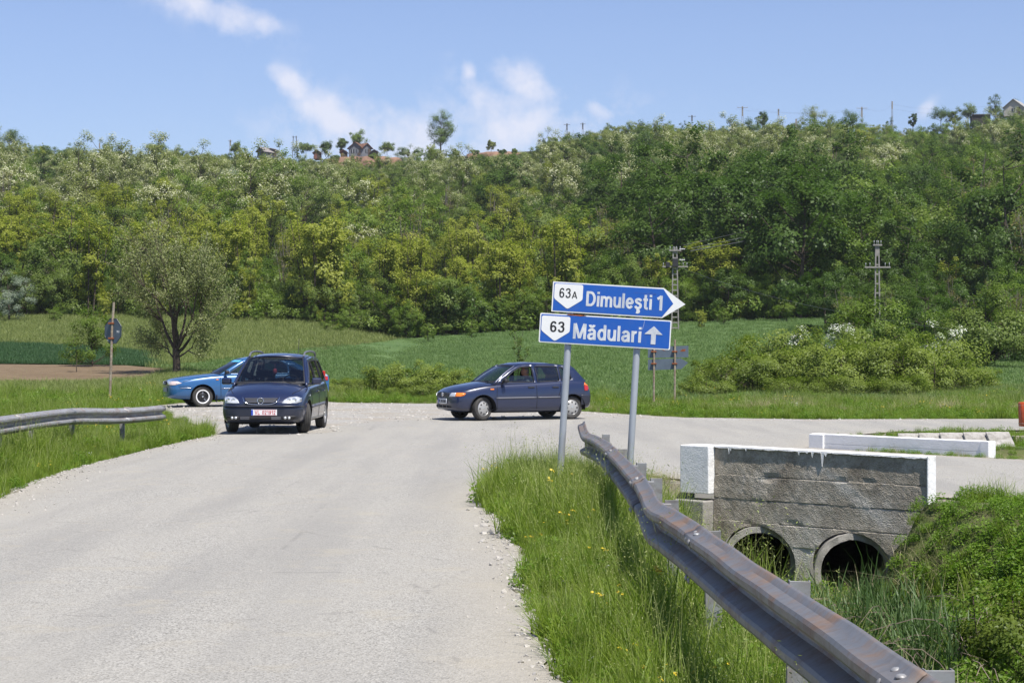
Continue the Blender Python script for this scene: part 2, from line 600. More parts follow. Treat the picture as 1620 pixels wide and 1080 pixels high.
def hgt(x, y):
    x = np.asarray(x, float); y = np.asarray(y, float)
    yy = np.maximum(y, 1.0)
    pxc = 810 + F * x / yy
    pxc = np.where(y < 60, np.clip(pxc, -400, 2000), pxc)
    z = np.interp(y, [0, 45, 60, 75, 100, 115], [0, 0, .08, .4, 1.2, 1.9])
    ze = np.interp(pxc, edge_px, edge_z)
    zf = np.interp(y, [45, 60, 75, 100, 115, 150], [0, .02, .1, .29, .455, 1.0]) * ze
    z = np.where(y > 60, z * np.clip((115 - y) / 55, 0, 1) + zf * np.clip((y - 60) / 55, 0, 1), z)
    # wooded slope
    zr = CAM_H + (563 - np.interp(pxc, ridge_px, ridge_py)) / (F / RIDGE_Y)
    t = np.clip((y - 150) / (RIDGE_Y - 150), 0, 1)
    hill = ze + (zr - ze) * (t ** 1.08)
    z = np.where(y > 150, hill, z)
    z = np.where(y > RIDGE_Y, zr - (y - RIDGE_Y) * .05, z)
    z = np.where(y > 900, np.minimum(z, 20), z)
    z = np.where(y > 60, z + .5 * sstep(70, 200, y) * np.sin(x * .05 + 1) * np.cos(y * .04), z)
    # car park rises a little at the left
    z = z + .13 * sstep(-5.2, -7.5, x) * sstep(42, 50, y) * (1 - sstep(60, 80, y))
    # shallow verge hollow and its bank beyond the road
    # ditch at the right of the crash barrier
    side = (x - W0[0]) * WN[0] + (y - W0[1]) * WN[1]
    near = sstep(1.25, 2.45, x) * (1 - sstep(3.95, 5.75, x))
    bank = -1.22 * near - .05 * np.sin(y * 1.3 + x * 2) * near
    aW = (x - W0[0]) * WD[0] + (y - W0[1]) * WD[1]
    dip = np.where((side > -.08) & (y < 24.5), bank * np.where(aW > 3.12, sstep(.12, 1.5, side), 1), 0)
    z = z + dip
    sF = (x - FP0[0]) * FN[0] + (y - FP0[1]) * FN[1]
    aF = (x - FP0[0]) * FD[0] + (y - FP0[1]) * FD[1]
    far = np.where((sF > .14), -1.0 * sstep(2.2, 3.6, aF) * (1 - sstep(4.2, 6.2, sF)) * (1 - sstep(9, 12, aF)), 0)
    z = z + far
    # verge swell left of the road
    z = z - .12 * sstep(-5.9, -6.8, x) * (1 - sstep(-9, -12, x)) * (1 - sstep(40, 44, y)) + .1 * sstep(-10, -14, x) * (1 - sstep(44, 56, y))
    return z


def hz(x, y): return float(hgt(np.array([x]), np.array([y]))[0])


def P(px, d, dz=0.0):
    x = (px - 810) * d / F
    return Vector((x, d, hz(x, d) + dz))


def spread(segs):
    out = [segs[0][0]]
    for a, b, st in segs:
        n = max(1, int(round((b - a) / st)))
        out += list(np.linspace(a, b, n + 1)[1:])
    return np.array(out)


road_poly = [(-5.0, -12), (-5.3, 2), (-5.5, 12), (-5.62, 20.7), (-6.25, 26), (-6.55, 30), (-6.45, 33.8), (-5.95, 37.6),
             (-6.6, 41.5), (-8.0, 45.5), (-9.3, 49.8), (-10.2, 53), (-9.6, 56.5), (-6, 60.5), (-2.2, 59.8), (0, 57.2),
             (2.4, 51.6), (4.4, 48.2), (7.5, 47.0), (12.7, 47.4), (30, 50), (60, 58), (60, 50), (30, 43), (16, 40.8), (11, 40.6), (7.9, 39.6),
             (6.2, 36.8), (5.3, 33.2), (FP0[0] + .02, FP0[1] - .1), (7.9, 28.9), (9.5, 26.9), (20, 13), (34, -6), (28, -8), (12, 11.5), (4.95, 21.0), (W0[0] + .35, W0[1] + .35),
             (2.0, 24.6), (1.35, 26.2), (.8, 26.4), (.25, 25.2), (-.2, 23.0), (-.34, 21.2), (-.27, 19.8), (-.03, 18.2), (-.04, 16.9), (.13, 15.2), (.06, 13.2), (.10, 11.6), (.24, 9.7), (.35, 5), (.5, -12)]


def wobble(poly, step, amp, seed=0):
    out = []
    rs = resample(poly, step)
    for i, (x, y) in enumerate(rs):
        if y > 2 and y < 62 and abs(x) < 14:
            a = amp * (math.sin(x * 3.1 + y * 2.3 + seed) + .7 * math.sin(y * 5.7 + x * 1.9) + .5 * random.uniform(-1, 1))
            b = amp * (math.cos(y * 3.7 + x * 2.1 + seed) + .5 * random.uniform(-1, 1))
            out.append((x + a, y + b * .6))
        else: out.append((x, y))
    return out


road_out = wobble(road_poly, .3, .045)
xs = spread([(-400, -60, 20), (-60, -16, 2.0), (-16, -10, .5), (-10, -4.5, .2), (-4.5, -.8, .45), (-.8, 8.5, .14), (8.5, 16, .4), (16, 60, 2.0), (60, 400, 20)])
ys = spread([(-40, -2, 4), (-2, 8, .3), (8, 34, .16), (34, 62, .45), (62, 160, 2.2), (160, 500, 8), (500, 3500, 150)])
GX, GY = np.meshgrid(xs, ys)
GZ = hgt(GX, GY)
near_m = (GY < 62) & (np.abs(GX) < 20)
bumpn = (np.sin(GX * 2.7 + 1.3 * np.sin(GY * 1.9)) * np.cos(GY * 2.2 + .7 * np.sin(GX * 3.3))) * .03
on_road = pip_np(GX, GY, road_poly)
GZ = GZ + np.where(on_road, 0, bumpn) * np.where(near_m, 1, 0)
# distance to road outline -> dirt weights
E = np.array(resample(road_poly, .35)); E = E[(E[:, 1] < 64) & (E[:, 1] > -5)]
D = np.full(GX.shape, 99.0)
sel = (GY < 66) & (GY > -6) & (np.abs(GX) < 30)
pp = np.stack([GX[sel], GY[sel]], 1)
dd = np.concatenate([np.sqrt(((pp[q:q + 3000, None] - E[None]) ** 2).sum(2).min(1)) for q in range(0, len(pp), 3000)])
D[sel] = dd
ny, nx = GX.shape
verts = np.stack([GX, GY, GZ], -1).reshape(-1, 3)
idx = np.arange(ny * nx).reshape(ny, nx)
quads = np.stack([idx[:-1, :-1], idx[:-1, 1:], idx[1:, 1:], idx[1:, :-1]], -1).reshape(-1, 4)
zq = verts[quads, 2]
cc = verts[quads].mean(1)
alongW = (cc[:, 0] - W0[0]) * WD[0] + (cc[:, 1] - W0[1]) * WD[1]
alongF = (cc[:, 0] - FP0[0]) * FD[0] + (cc[:, 1] - FP0[1]) * FD[1]
steep = (zq.max(1) - zq.min(1) > .42) & (((cc[:, 1] < 25) & (alongW > -.5) & (alongW < 3.05)) | ((cc[:, 1] > 26) & (cc[:, 1] < 38) & (alongF < 4.1) & (alongF > 2.3))) & (cc[:, 0] > 1)     # the sheet stops at the culvert's head walls
quads = quads[~steep]
me = bpy.data.meshes.new('ground')
me.from_pydata(verts.tolist(), [], quads.tolist())
me.polygons.foreach_set('use_smooth', [True] * len(me.polygons))
dirt = np.clip(1 - D / .38, 0, 1).reshape(-1)
dirt = np.maximum(dirt, on_road.reshape(-1) * 1.0)
GXf, GYf = GX.reshape(-1), GY.reshape(-1)
apron = sstep(.9, 1.3, GXf) * (1 - sstep(2.4, 2.8, GXf)) * sstep(22.6, 23.4, GYf) * (1 - sstep(26, 26.8, GYf))
dirt = np.maximum(dirt, apron * .75)
soil = sstep(46, 49.5, GYf) * 0
bandy = 53.6 + .8 * np.sin(GXf * .31) + np.clip(GXf - 12, 0, 30) * .28
soil = np.exp(-((GYf - bandy) / .75) ** 2) * sstep(.5, 2.5, GXf) * (1 - sstep(60, 70, GXf))
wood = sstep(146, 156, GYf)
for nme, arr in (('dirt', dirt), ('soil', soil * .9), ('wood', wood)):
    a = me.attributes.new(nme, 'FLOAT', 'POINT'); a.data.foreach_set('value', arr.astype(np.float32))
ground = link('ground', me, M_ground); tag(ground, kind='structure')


def sheet(name, poly, mat, off, step, edge_attr=False, edge_w=.6, feather=None):
    vs, fs = fill(poly, (), step)
    A = np.array(vs)
    z = hgt(A[:, 0], A[:, 1]) + off
    if feather: z[:len(poly)] += feather
    me = bpy.data.meshes.new(name)
    me.from_pydata(np.column_stack([A, z]).tolist(), [], fs)
    bm = bmesh.new(); bm.from_mesh(me)
    for f in bm.faces:
        if f.normal.z < 0: f.normal_flip()
        f.smooth = True
    bm.to_mesh(me); bm.free()
    if edge_attr:
        Eb = np.array(resample(poly, .4))
        d = np.concatenate([np.sqrt(((A[q:q + 2000, None] - Eb[None]) ** 2).sum(2).min(1)) for q in range(0, len(A), 2000)])
        a = me.attributes.new('edge', 'FLOAT', 'POINT'); a.data.foreach_set('value', np.clip(1 - d / edge_w, 0, 1).astype(np.float32))
    o = link(name, me, mat)
    return tag(o, kind='structure')


road = sheet('road', road_out, M_asphalt, .022, .55, True, .7)
gravel_poly = wobble([(-5.6, 39.5), (-5.9, 41.8), (-7.8, 45.9), (-9.1, 50.2), (-9.9, 53.2), (-9.3, 56.0), (-6, 60.0), (-2.2, 59.2), (0, 56.6),
                      (2.3, 51.2), (3.6, 48.7), (2.5, 47.9), (.5, 47.9), (-1.5, 47.2), (-3.3, 45.2), (-3.9, 42.5), (-3.6, 39.5), (-4.2, 37.6)], .5, .12, 2)
gravel_area = sheet('gravel_area', gravel_poly, M_gravel, .036, .8, feather=-.022)
# triangular gravel shoulder in front of the grass beyond the junction
shoulder = sheet('gravel_shoulder', wobble([(3.3, 48.9), (4.4, 47.9), (7.5, 46.8), (10.5, 46.9), (10.5, 46.3), (7.4, 45.9), (4.4, 46.6), (2.8, 47.8)], .4, .05, 4), M_gravel, .034, .3, feather=-.018)


def mat_field(name, a, b, c, rows=None):
    t = NT(name)
    f1 = t.noise(.12, 5, .6, stretch=(.5, 1.6, 1)); f2 = t.noise(2.2, 5)
    col = t.mix(t.ramp(f1, [(.35, 0.0), (.65, 1.0)]), a, b)
    col = t.mix(t.math('MULTIPLY', t.ramp(f2, [(.4, 0.0), (.7, 1.0)]), .6), col, c)
    t.color(col).set(rough=.95, spec=.15)
    t.bump(f2, .8, .15)
    return t.m


M_wheat = mat_field('young_wheat', (.07, .125, .04), (.105, .165, .055), (.06, .10, .035))
M_meadow = mat_field('meadow_grass', (.13, .165, .05), (.20, .225, .08), (.16, .165, .07))
M_plough = mat_field('ploughed_earth', (.15, .108, .066), (.20, .15, .095), (.10, .07, .042))
M_darkcrop = mat_field('dark_crop', (.035, .075, .03), (.05, .10, .04), (.03, .06, .025))


def fpoly(pts): return [G2(px, d) for px, d in pts]


wheat_poly = [(-3.5, 70), (2, 62), (9, 60.5), (26, 64), (48, 70)] + [G2(2000, 100), G2(2000, 147), G2(1250, 149), G2(1000, 149.5), G2(800, 149.5), G2(640, 150), G2(560, 128), G2(400, 104), G2(250, 92), G2(330, 84)]
wheat = sheet('wheat_field', wheat_poly, M_wheat, .06, 3)
plough = sheet('ploughed_field', [G2(-500, 74), G2(120, 75), G2(238, 80), G2(262, 90), G2(200, 93.5), G2(-500, 96)], M_plough, .06, 3)
dcrop = sheet('crop_strip', [G2(-500, 97), G2(190, 94.5), G2(250, 93), G2(230, 108), G2(60, 114), G2(-500, 116)], M_darkcrop, .07, 3)

#PART2
# ------------------------------------------------------------------ culvert with its two parapets
def face_box(mb, p0, d, n, a0, a1, t0, t1, z0, z1):
    """box along direction d from a0..a1, thickness along n t0..t1"""
    V = []
    for a in (a0, a1):
        for t_ in (t0, t1):
            for z_ in (z0, z1):
                V.append((p0[0] + d[0] * a + n[0] * t_, p0[1] + d[1] * a + n[1] * t_, z_))
    return mb.add(V, [(0, 1, 3, 2), (4, 6, 7, 5), (0, 4, 5, 1), (2, 3, 7, 6), (0, 2, 6, 4), (1, 5, 7, 3)])


culvert = empty('culvert', (float(W0[0]), float(W0[1]), 0))
tag(culvert, 'dark weathered concrete culvert wall with two round pipes and whitewashed coping', 'culvert')
ang_w = math.atan2(WD[1], WD[0])
culvert.rotation_euler = (0, 0, ang_w)
# local frame: +x along the wall to the right, -y towards the camera
WL = float(np.linalg.norm(W1 - W0))
PIPES = [(.69, -.89), (2.06, -.88)]
PANG = ang_w + R(8)                                  # the pipes run skew through the wall, towards the viewer
PCOS = abs(math.cos(PANG - R(0)))
ZT0, ZT1 = .50, .475                                # wall top at its left and right end


def ztop(x): return ZT0 + (ZT1 - ZT0) * x / WL


rowsz = [-1.6, -1.20, -.66, -.40, -.13, .15, 9]
hole = lambda: [[(cx + .455 / PCOS * math.cos(t), cz + .455 * math.sin(t)) for t in np.linspace(0, 2 * math.pi, 40, endpoint=False)] for cx, cz in PIPES]
top_pts = [(x, ztop(x)) for x in np.linspace(WL, 0, 9)]
wall_outer = resample([(0, -1.7), (WL, -1.7)] + top_pts, .12)
ex = []
for q in rowsz[1:-1]:
    for x_ in np.arange(.02, WL - .02, .035):
        for dz_ in (-.010, -.0045, .0045, .010):
            xx_ = float(x_); zz_ = q + dz_ + .004 * noise.noise(Vector((xx_ * 2, q, 0)))
            if zz_ > ztop(xx_) - .03 or any(((xx_ - cx) * PCOS) ** 2 + (zz_ - cz) ** 2 < .48 ** 2 for cx, cz in PIPES): continue
            ex.append((xx_, zz_))
vs, fs = fill(wall_outer, hole(), .045, ex)
V = []
for x, z in vs:
    k = sum(1 for q in rowsz if q < z)
    prw = [0, .003, 0, .004, .001, .004, .001, .004, 0, .003, .001, 0][k]
    dz_ = min(abs(z - q - .004 * noise.noise(Vector((x * 2, q, 0)))) for q in rowsz[1:-1])
    groove = (.013 if dz_ < .0065 else 0) * (noise.noise(Vector((x * 1.1, z * 3, 9))) > -.12) * (.4 + .6 * (noise.noise(Vector((x * 1.7, z * 3, 9))) > -.1))
    q = mathn = noise.noise(Vector((x * 5, z * 5, 1.3))) * .005 + noise.noise(Vector((x * 22, z * 22, 4))) * .003
    chunk = noise.noise(Vector((x * 3.1, z * 9, 7.7)))
    chip = .03 * max(0, chunk - .30) if dz_ < .05 else 0
    slope = .03 * (ztop(x) - z)
    V.append((x, -prw + groove + q + chip - slope - .01, z))
hw = mesh('headwall', V, fs, M_conc, culvert, smooth=False)
bm = bmesh.new(); bm.from_mesh(hw.data)
for f in bm.faces:
    if f.normal.y > 0: f.normal_flip()
bm.to_mesh(hw.data); bm.free()
m = MB(); m.add([(0, .11, -.04), (WL, .11, -.04), (WL, .11, ztop(WL) - .002), (0, .11, ztop(0) - .002)], [(0, 1, 2, 3)])
m.add([(0, .11, -1.7), (0, -.06, -1.7), (0, 0, ztop(0) - .003), (0, .11, ztop(0) - .003)], [(0, 1, 2, 3)])
m.build('wall_back', M_white, culvert)
# coping: whitewash slab with a ragged brushed lower edge, built as a thick coat
topz = []
cv = []; cf = []
NX = 220
for i in range(NX + 1):
    x = WL * i / NX
    drip = .012 + .018 * abs(noise.noise(Vector((x * 4, 0, 0)))) + .01 * abs(noise.noise(Vector((x * 17, 3, 0))))
    for dx_, w_, l_ in ((.27, .010, .07), (.50, .008, .06), (1.30, .008, .06), (1.42, .02, .035), (1.50, .012, .09), (1.64, .014, .2), (1.69, .02, .06), (.24, .006, .11)):
        drip = max(drip, l_ * max(0, 1 - abs(x - dx_) / w_) ** .5)
    zt = ztop(x)
    cv += [(x, .112, zt - .004), (x, .112, zt + .012), (x, -.004, zt + .012), (x, -.031, zt + .002), (x, -.034, zt - drip), (x, -.02, zt - drip - .002)]
for i in range(NX):
    for k in range(5):
        a = i * 6 + k
        cf.append((a, a + 1, a + 7, a + 6))
mesh('whitewashed_coping', cv, cf, M_white, culvert)
# right end pilaster strip, white
m = MB(); m.box((WL + .012, .035, (ztop(WL) + .014 - .9) / 2), (.022, .155, ztop(WL) + .914)); m.build('end_strip', M_white, culvert, bevel=.008)
# left block, turned a little, white; and the lower wing wall under it
m = MB(); m.box((-.235, .06, .205), (.46, .38, .59)); blk = m.build('parapet_block', M_white, culvert, bevel=.012)
m = MB(); m.box((-.27, -.02, -.92), (.52, .40, 1.5)); m.build('wing_wall', M_conc_l, culvert, bevel=.015)
for cx, cz in PIPES:
    n = 48
    m = MB()
    prof = [(.372, 7.0), (.372, -.04), (.445, -.04), (.445, .9)]
    V = []; Fc = []
    for pi_, (r_, h_) in enumerate(prof):
        for k in range(n):
            t = 2 * math.pi * k / n
            hh = h_
            if h_ == -.04: hh += .02 * noise.noise(Vector((math.cos(t) * 4, math.sin(t) * 4, cx)))
            q = 1 + (.03 * noise.noise(Vector((math.cos(t) * 5, math.sin(t) * 5, cx + 3))) if h_ == -.04 else 0)
            V.append((r_ * q * math.cos(t), hh, r_ * q * math.sin(t)))
    for i in range(3):
        for k in range(n):
            k2 = (k + 1) % n
            Fc.append((i * n + k, i * n + k2, (i + 1) * n + k2, (i + 1) * n + k))
    Fc.append(tuple(range(n)))
    m.add(V, Fc)
    pipe = m.build('pipe', M_conc_l, culvert, sharp=40)
    pipe.location = (cx, 0, cz); pipe.rotation_euler = (0, 0, -ang_w - R(8))
# far parapet
par = empty('parapet_wall', (float(FP0[0]), float(FP0[1]), 0), math.atan2(FD[1], FD[0]))
tag(par, 'long low whitewashed parapet on the far side of the side road', 'parapet')
PL = float(np.linalg.norm(FP1 - FP0))
m = MB(); m.box((PL / 2, .09, -.15), (PL, .18, .84)); body_ = m.build('wall_body', M_white, par, bevel=.015)
m = MB()
for a, b_ in ((-.4, .10), (.108, .262)):
    m.box((PL / 2 + .1, -.004, (a + b_) / 2), (PL - .44, .012, b_ - a))
m.build('board_face', M_white, par, bevel=.004)
m = MB(); m.box((PL - .06, -.016, -.1), (.16, .02, .74)); m.build('end_strip', M_white, par, bevel=.005)
m = MB(); m.box((.16, -.02, -.05), (.34, .04, .62)); m.box((.1, .8, -.1), (.26, 1.2, .6)); m.build('return_wall', M_white, par, bevel=.012)
# concrete lining slabs and edge beam of the ditch beyond
slabset = empty('ditch_lining', (7.9, 32.9, 0))
tag(slabset, 'tilted concrete slabs lining the ditch behind the low white parapet', 'slabs')
for i, (px, d) in enumerate([(1440, 34.4), (1474, 34.2), (1508, 34.0), (1546, 33.8), (1583, 33.6)]):
    m = MB(); m.box((0, 0, 0), (.41, .75, .07), (R(20), 0, R(-8 + i))); s = m.build('slab', M_conc_l, slabset, bevel=.01)
    q = P(px, d); s.location = (q.x - 7.9, q.y - 32.9, .03 + .015 * i)
m = MB(); m.box((0, 0, 0), (3.4, .28, .3)); s = m.build('edge_beam', M_conc, slabset, bevel=.01); s.location = (G2(1600, 34.4)[0] + 1.75 - 7.9, 34.5 - 32.9, .0)

# ------------------------------------------------------------------ crash barriers
WPROF = [(-.0, .155), (-.012, .148), (-.030, .128), (-.075, .112), (-.083, .098), (-.083, .072), (-.075, .058), (-.012, .022), (-.004, .008), (-.004, -.008), (-.012, -.022),
         (-.075, -.058), (-.083, -.072), (-.083, -.098), (-.075, -.112), (-.030, -.128), (-.012, -.148), (0, -.155)]


def catmull(pts, n=10):
    P_ = [Vector(p) for p in pts]
    P_ = [P_[0] * 2 - P_[1]] + P_ + [P_[-1] * 2 - P_[-2]]
    out = []
    for i in range(1, len(P_) - 2):
        for k in range(n):
            t = k / n
            a, b, c, d = P_[i - 1:i + 3]
            out.append(.5 * ((2 * b) + (c - a) * t + (2 * a - 5 * b + 4 * c - d) * t * t + (3 * b - a - 3 * c + d) * t ** 3))
    out.append(P_[-2])
    return out


def beam_piece(name, path, side, mat, parent, flare=None, thick=.003, zoff=0.0):
    """path: centre line of the beam; side = +1: ridges towards -left of travel"""
    V = []; Fc = []
    n = len(WPROF)
    for i, p in enumerate(path):
        d = (path[min(i + 1, len(path) - 1)] - path[max(i - 1, 0)]); d.z = 0; d.normalize()
        nrm = Vector((-d.y, d.x, 0)) * side
        t_ = i / (len(path) - 1)
        for j, (o_, z_) in enumerate(WPROF):
            dent = .008 * noise.noise(Vector((p.y * 1.7, z_ * 9, 3)))
            tilt = 0
            zz = z_ * .89 + .012
            if flare: o2, zz = flare(t_, o_, zz)
            else: o2 = o_
            V.append(p + nrm * (-o2 + dent) + Vector((0, 0, zz + zoff)))
    for i in range(len(path) - 1):
        for j in range(n - 1):
            a = i * n + j
            Fc.append((a, a + 1, a + n + 1, a + n))
    o = mesh(name, V, Fc, mat, parent, smooth=True)
    bm = bmesh.new(); bm.from_mesh(o.data)
    for e in bm.edges:
        if len(e.link_faces) == 2 and e.calc_face_angle(0) > R(28): e.smooth = False
    bm.to_mesh(o.data); bm.free()
    s = o.modifiers.new('sheet', 'SOLIDIFY'); s.thickness = thick * 2; s.offset = 0
    return o


def post_mesh():
    """open C post of folded sheet"""
    m = MB()
    w, d, t = .05, .085, .005
    m.box((0, 0, 0), (t, d, 1.0)); m.box((w / 2, d / 2 - t / 2, 0), (w, t, 1.0)); m.box((w / 2, -d / 2 + t / 2, 0), (w, t, 1.0))
    return m


rail = empty('guard_rail', (1.0, 10, 0))
tag(rail, 'rusty dented galvanised guard rail in the right foreground, bent up at its far end', 'guard rail')
rp = [(1.20, -3, .60), (1.17, 1, .60), (1.135, 4.2, .60), (1.11, 5.3, .598), (1.07, 6.4, .60), (1.02, 7.6, .595), (.97, 8.9, .60), (.90, 10.3, .61), (.88, 11.3, .585),
      (.93, 13.0, .60), (.955, 15.0, .595), (.96, 17.0, .60), (.95, 18.8, .60), (.91, 20.2, .60), (.86, 21.2, .585), (.86, 21.8, .575)]
path = catmull(rp, 8)
off = Vector((1.0, 10, 0))
path = [p - off for p in path]
cuts = [0]
L = 0
for i in range(1, len(path)):
    L += (path[i] - path[i - 1]).length
    if L > 4.0 and i < len(path) - 14: cuts.append(i); L = 0
cuts.append(len(path) - 1)


def endflare(t_, o_, z_):
    k = max(0, (t_ - .62) / .38) ** 2
    if z_ > 0.01: return o_ - .02 * k, z_ * (1 + .1 * k) + .11 * k
    return o_ * (1 - .3 * k) - .02 * k, z_ * (1 - .25 * k) - .02 * k


for ci in range(len(cuts) - 1):
    a, b = cuts[ci], cuts[ci + 1]
    seg = [p.copy() for p in path[a:min(b + 3, len(path))]]
    for i_, p in enumerate(seg):
        p.x -= .0 if ci % 2 else .007                         # overlapping pieces sit one on the other
        if ci % 2 == 0: p.z += .003
    last = ci == len(cuts) - 2
    beam_piece('beam', seg, +1, M_galv, rail, flare=endflare if last else None)
# posts with spacers and bolts
pdists = [1.2, 3.3, 5.45, 7.6, 9.75, 11.9, 14.0, 16.1, 18.3, 20.6]
for i, d in enumerate(pdists):
    j = min(range(len(path)), key=lambda q: abs(path[q].y + 10 - d))
    c = path[j]
    pm = post_mesh().build('post', M_galv_post, rail, bevel=.002)
    pm.location = (c.x + .12, c.y, .20 if d < 20 else .25)
    pm.rotation_euler = (R(random.uniform(-2, 2)), R(random.uniform(-2, 2)), R(90 + random.uniform(-6, 6)))
    m = MB(); m.box((0, 0, 0), (.11, .10, .2)); sp = m.build('spacer', M_galv_post, rail, bevel=.004)
    sp.location = (c.x + .045, c.y, .58)
for a in cuts[1:-1]:
    c = path[a + 1]
    for dy in (-.04, .09):
        for dz in (.10, -.10):
            m = MB(); m.lathe([(0, .012), (.008, .011), (.015, .005), (.017, 0), (0, 0)], 'X', 10)
            bo = m.build('bolt', M_galv_post, rail, smooth=True)
            bo.location = (c.x - .092, c.y + dy, c.z + dz * .93); bo.rotation_euler = (0, R(180), 0)
    for dx, dy in ((-.035, .0), (-.025, .11)):                  # bolts on the top slope
        m = MB(); m.lathe([(0, .012), (.010, .011), (.017, .005), (.019, 0), (0, 0)], 'Z', 10)
        bo = m.build('bolt', M_galv_post, rail, smooth=True)
        bo.location = (c.x + dx - .018, c.y + dy, c.z + .125)

rail2 = empty('guard_rail', (-7.4, 25, 0))
tag(rail2, 'kinked galvanised guard rail sinking into the grass at the left roadside', 'guard rail')
rp2 = [(-7.2, 6, .60), (-7.3, 14, .60), (-7.42, 22, .60), (-7.5, 27.7, .60), (-7.55, 30.6, .60), (-7.42, 32.2, .60), (-7.10, 33.5, .56), (-6.85, 34.5, .55), (-6.58, 35.6, .56)]
o2 = Vector((-7.4, 25, 0))
path2 = [p - o2 for p in catmull(rp2, 8)]
cuts2 = [0, 16, 26, 38, 52, len(path2) - 1]
cuts2 = [c for c in cuts2 if c < len(path2)]
for ci in range(len(cuts2) - 1):
    a, b = cuts2[ci], cuts2[ci + 1]
    seg = [p.copy() for p in path2[a:min(b + 2, len(path2))]]
    for p in seg:
        p.x += .0 if ci % 2 else .007
    beam_piece('beam', seg, -1, M_galv_l, rail2, zoff=-.035)
for i, d in enumerate([12, 16, 20, 24, 28.2, 30.4, 32.4, 34.2]):
    j = min(range(len(path2)), key=lambda q: abs(path2[q].y + 25 - d)); c = path2[j]
    pm = post_mesh().build('post', M_galv_post, rail2, bevel=.002); pm.location = (c.x - .12, c.y, .14); pm.rotation_euler = (0, 0, R(-90))
    m = MB(); m.box((0, 0, 0), (.1, .10, .2)); sp = m.build('spacer', M_rustpole, rail2, bevel=.004); sp.location = (c.x - .045, c.y, .58)


# ------------------------------------------------------------------ lettering
# stroke lettering drawn with an elliptical pen; cap height 1
def arc(cx, cy, rx, ry, a0, a1, n=14):
    return [(cx + rx * math.cos(R(a0 + (a1 - a0) * i / n)), cy + ry * math.sin(R(a0 + (a1 - a0) * i / n))) for i in range(n + 1)]


def smooth2(pts, n=4):
    q = catmull([(a, b, 0) for a, b in pts], n)
    return [(v.x, v.y) for v in q]


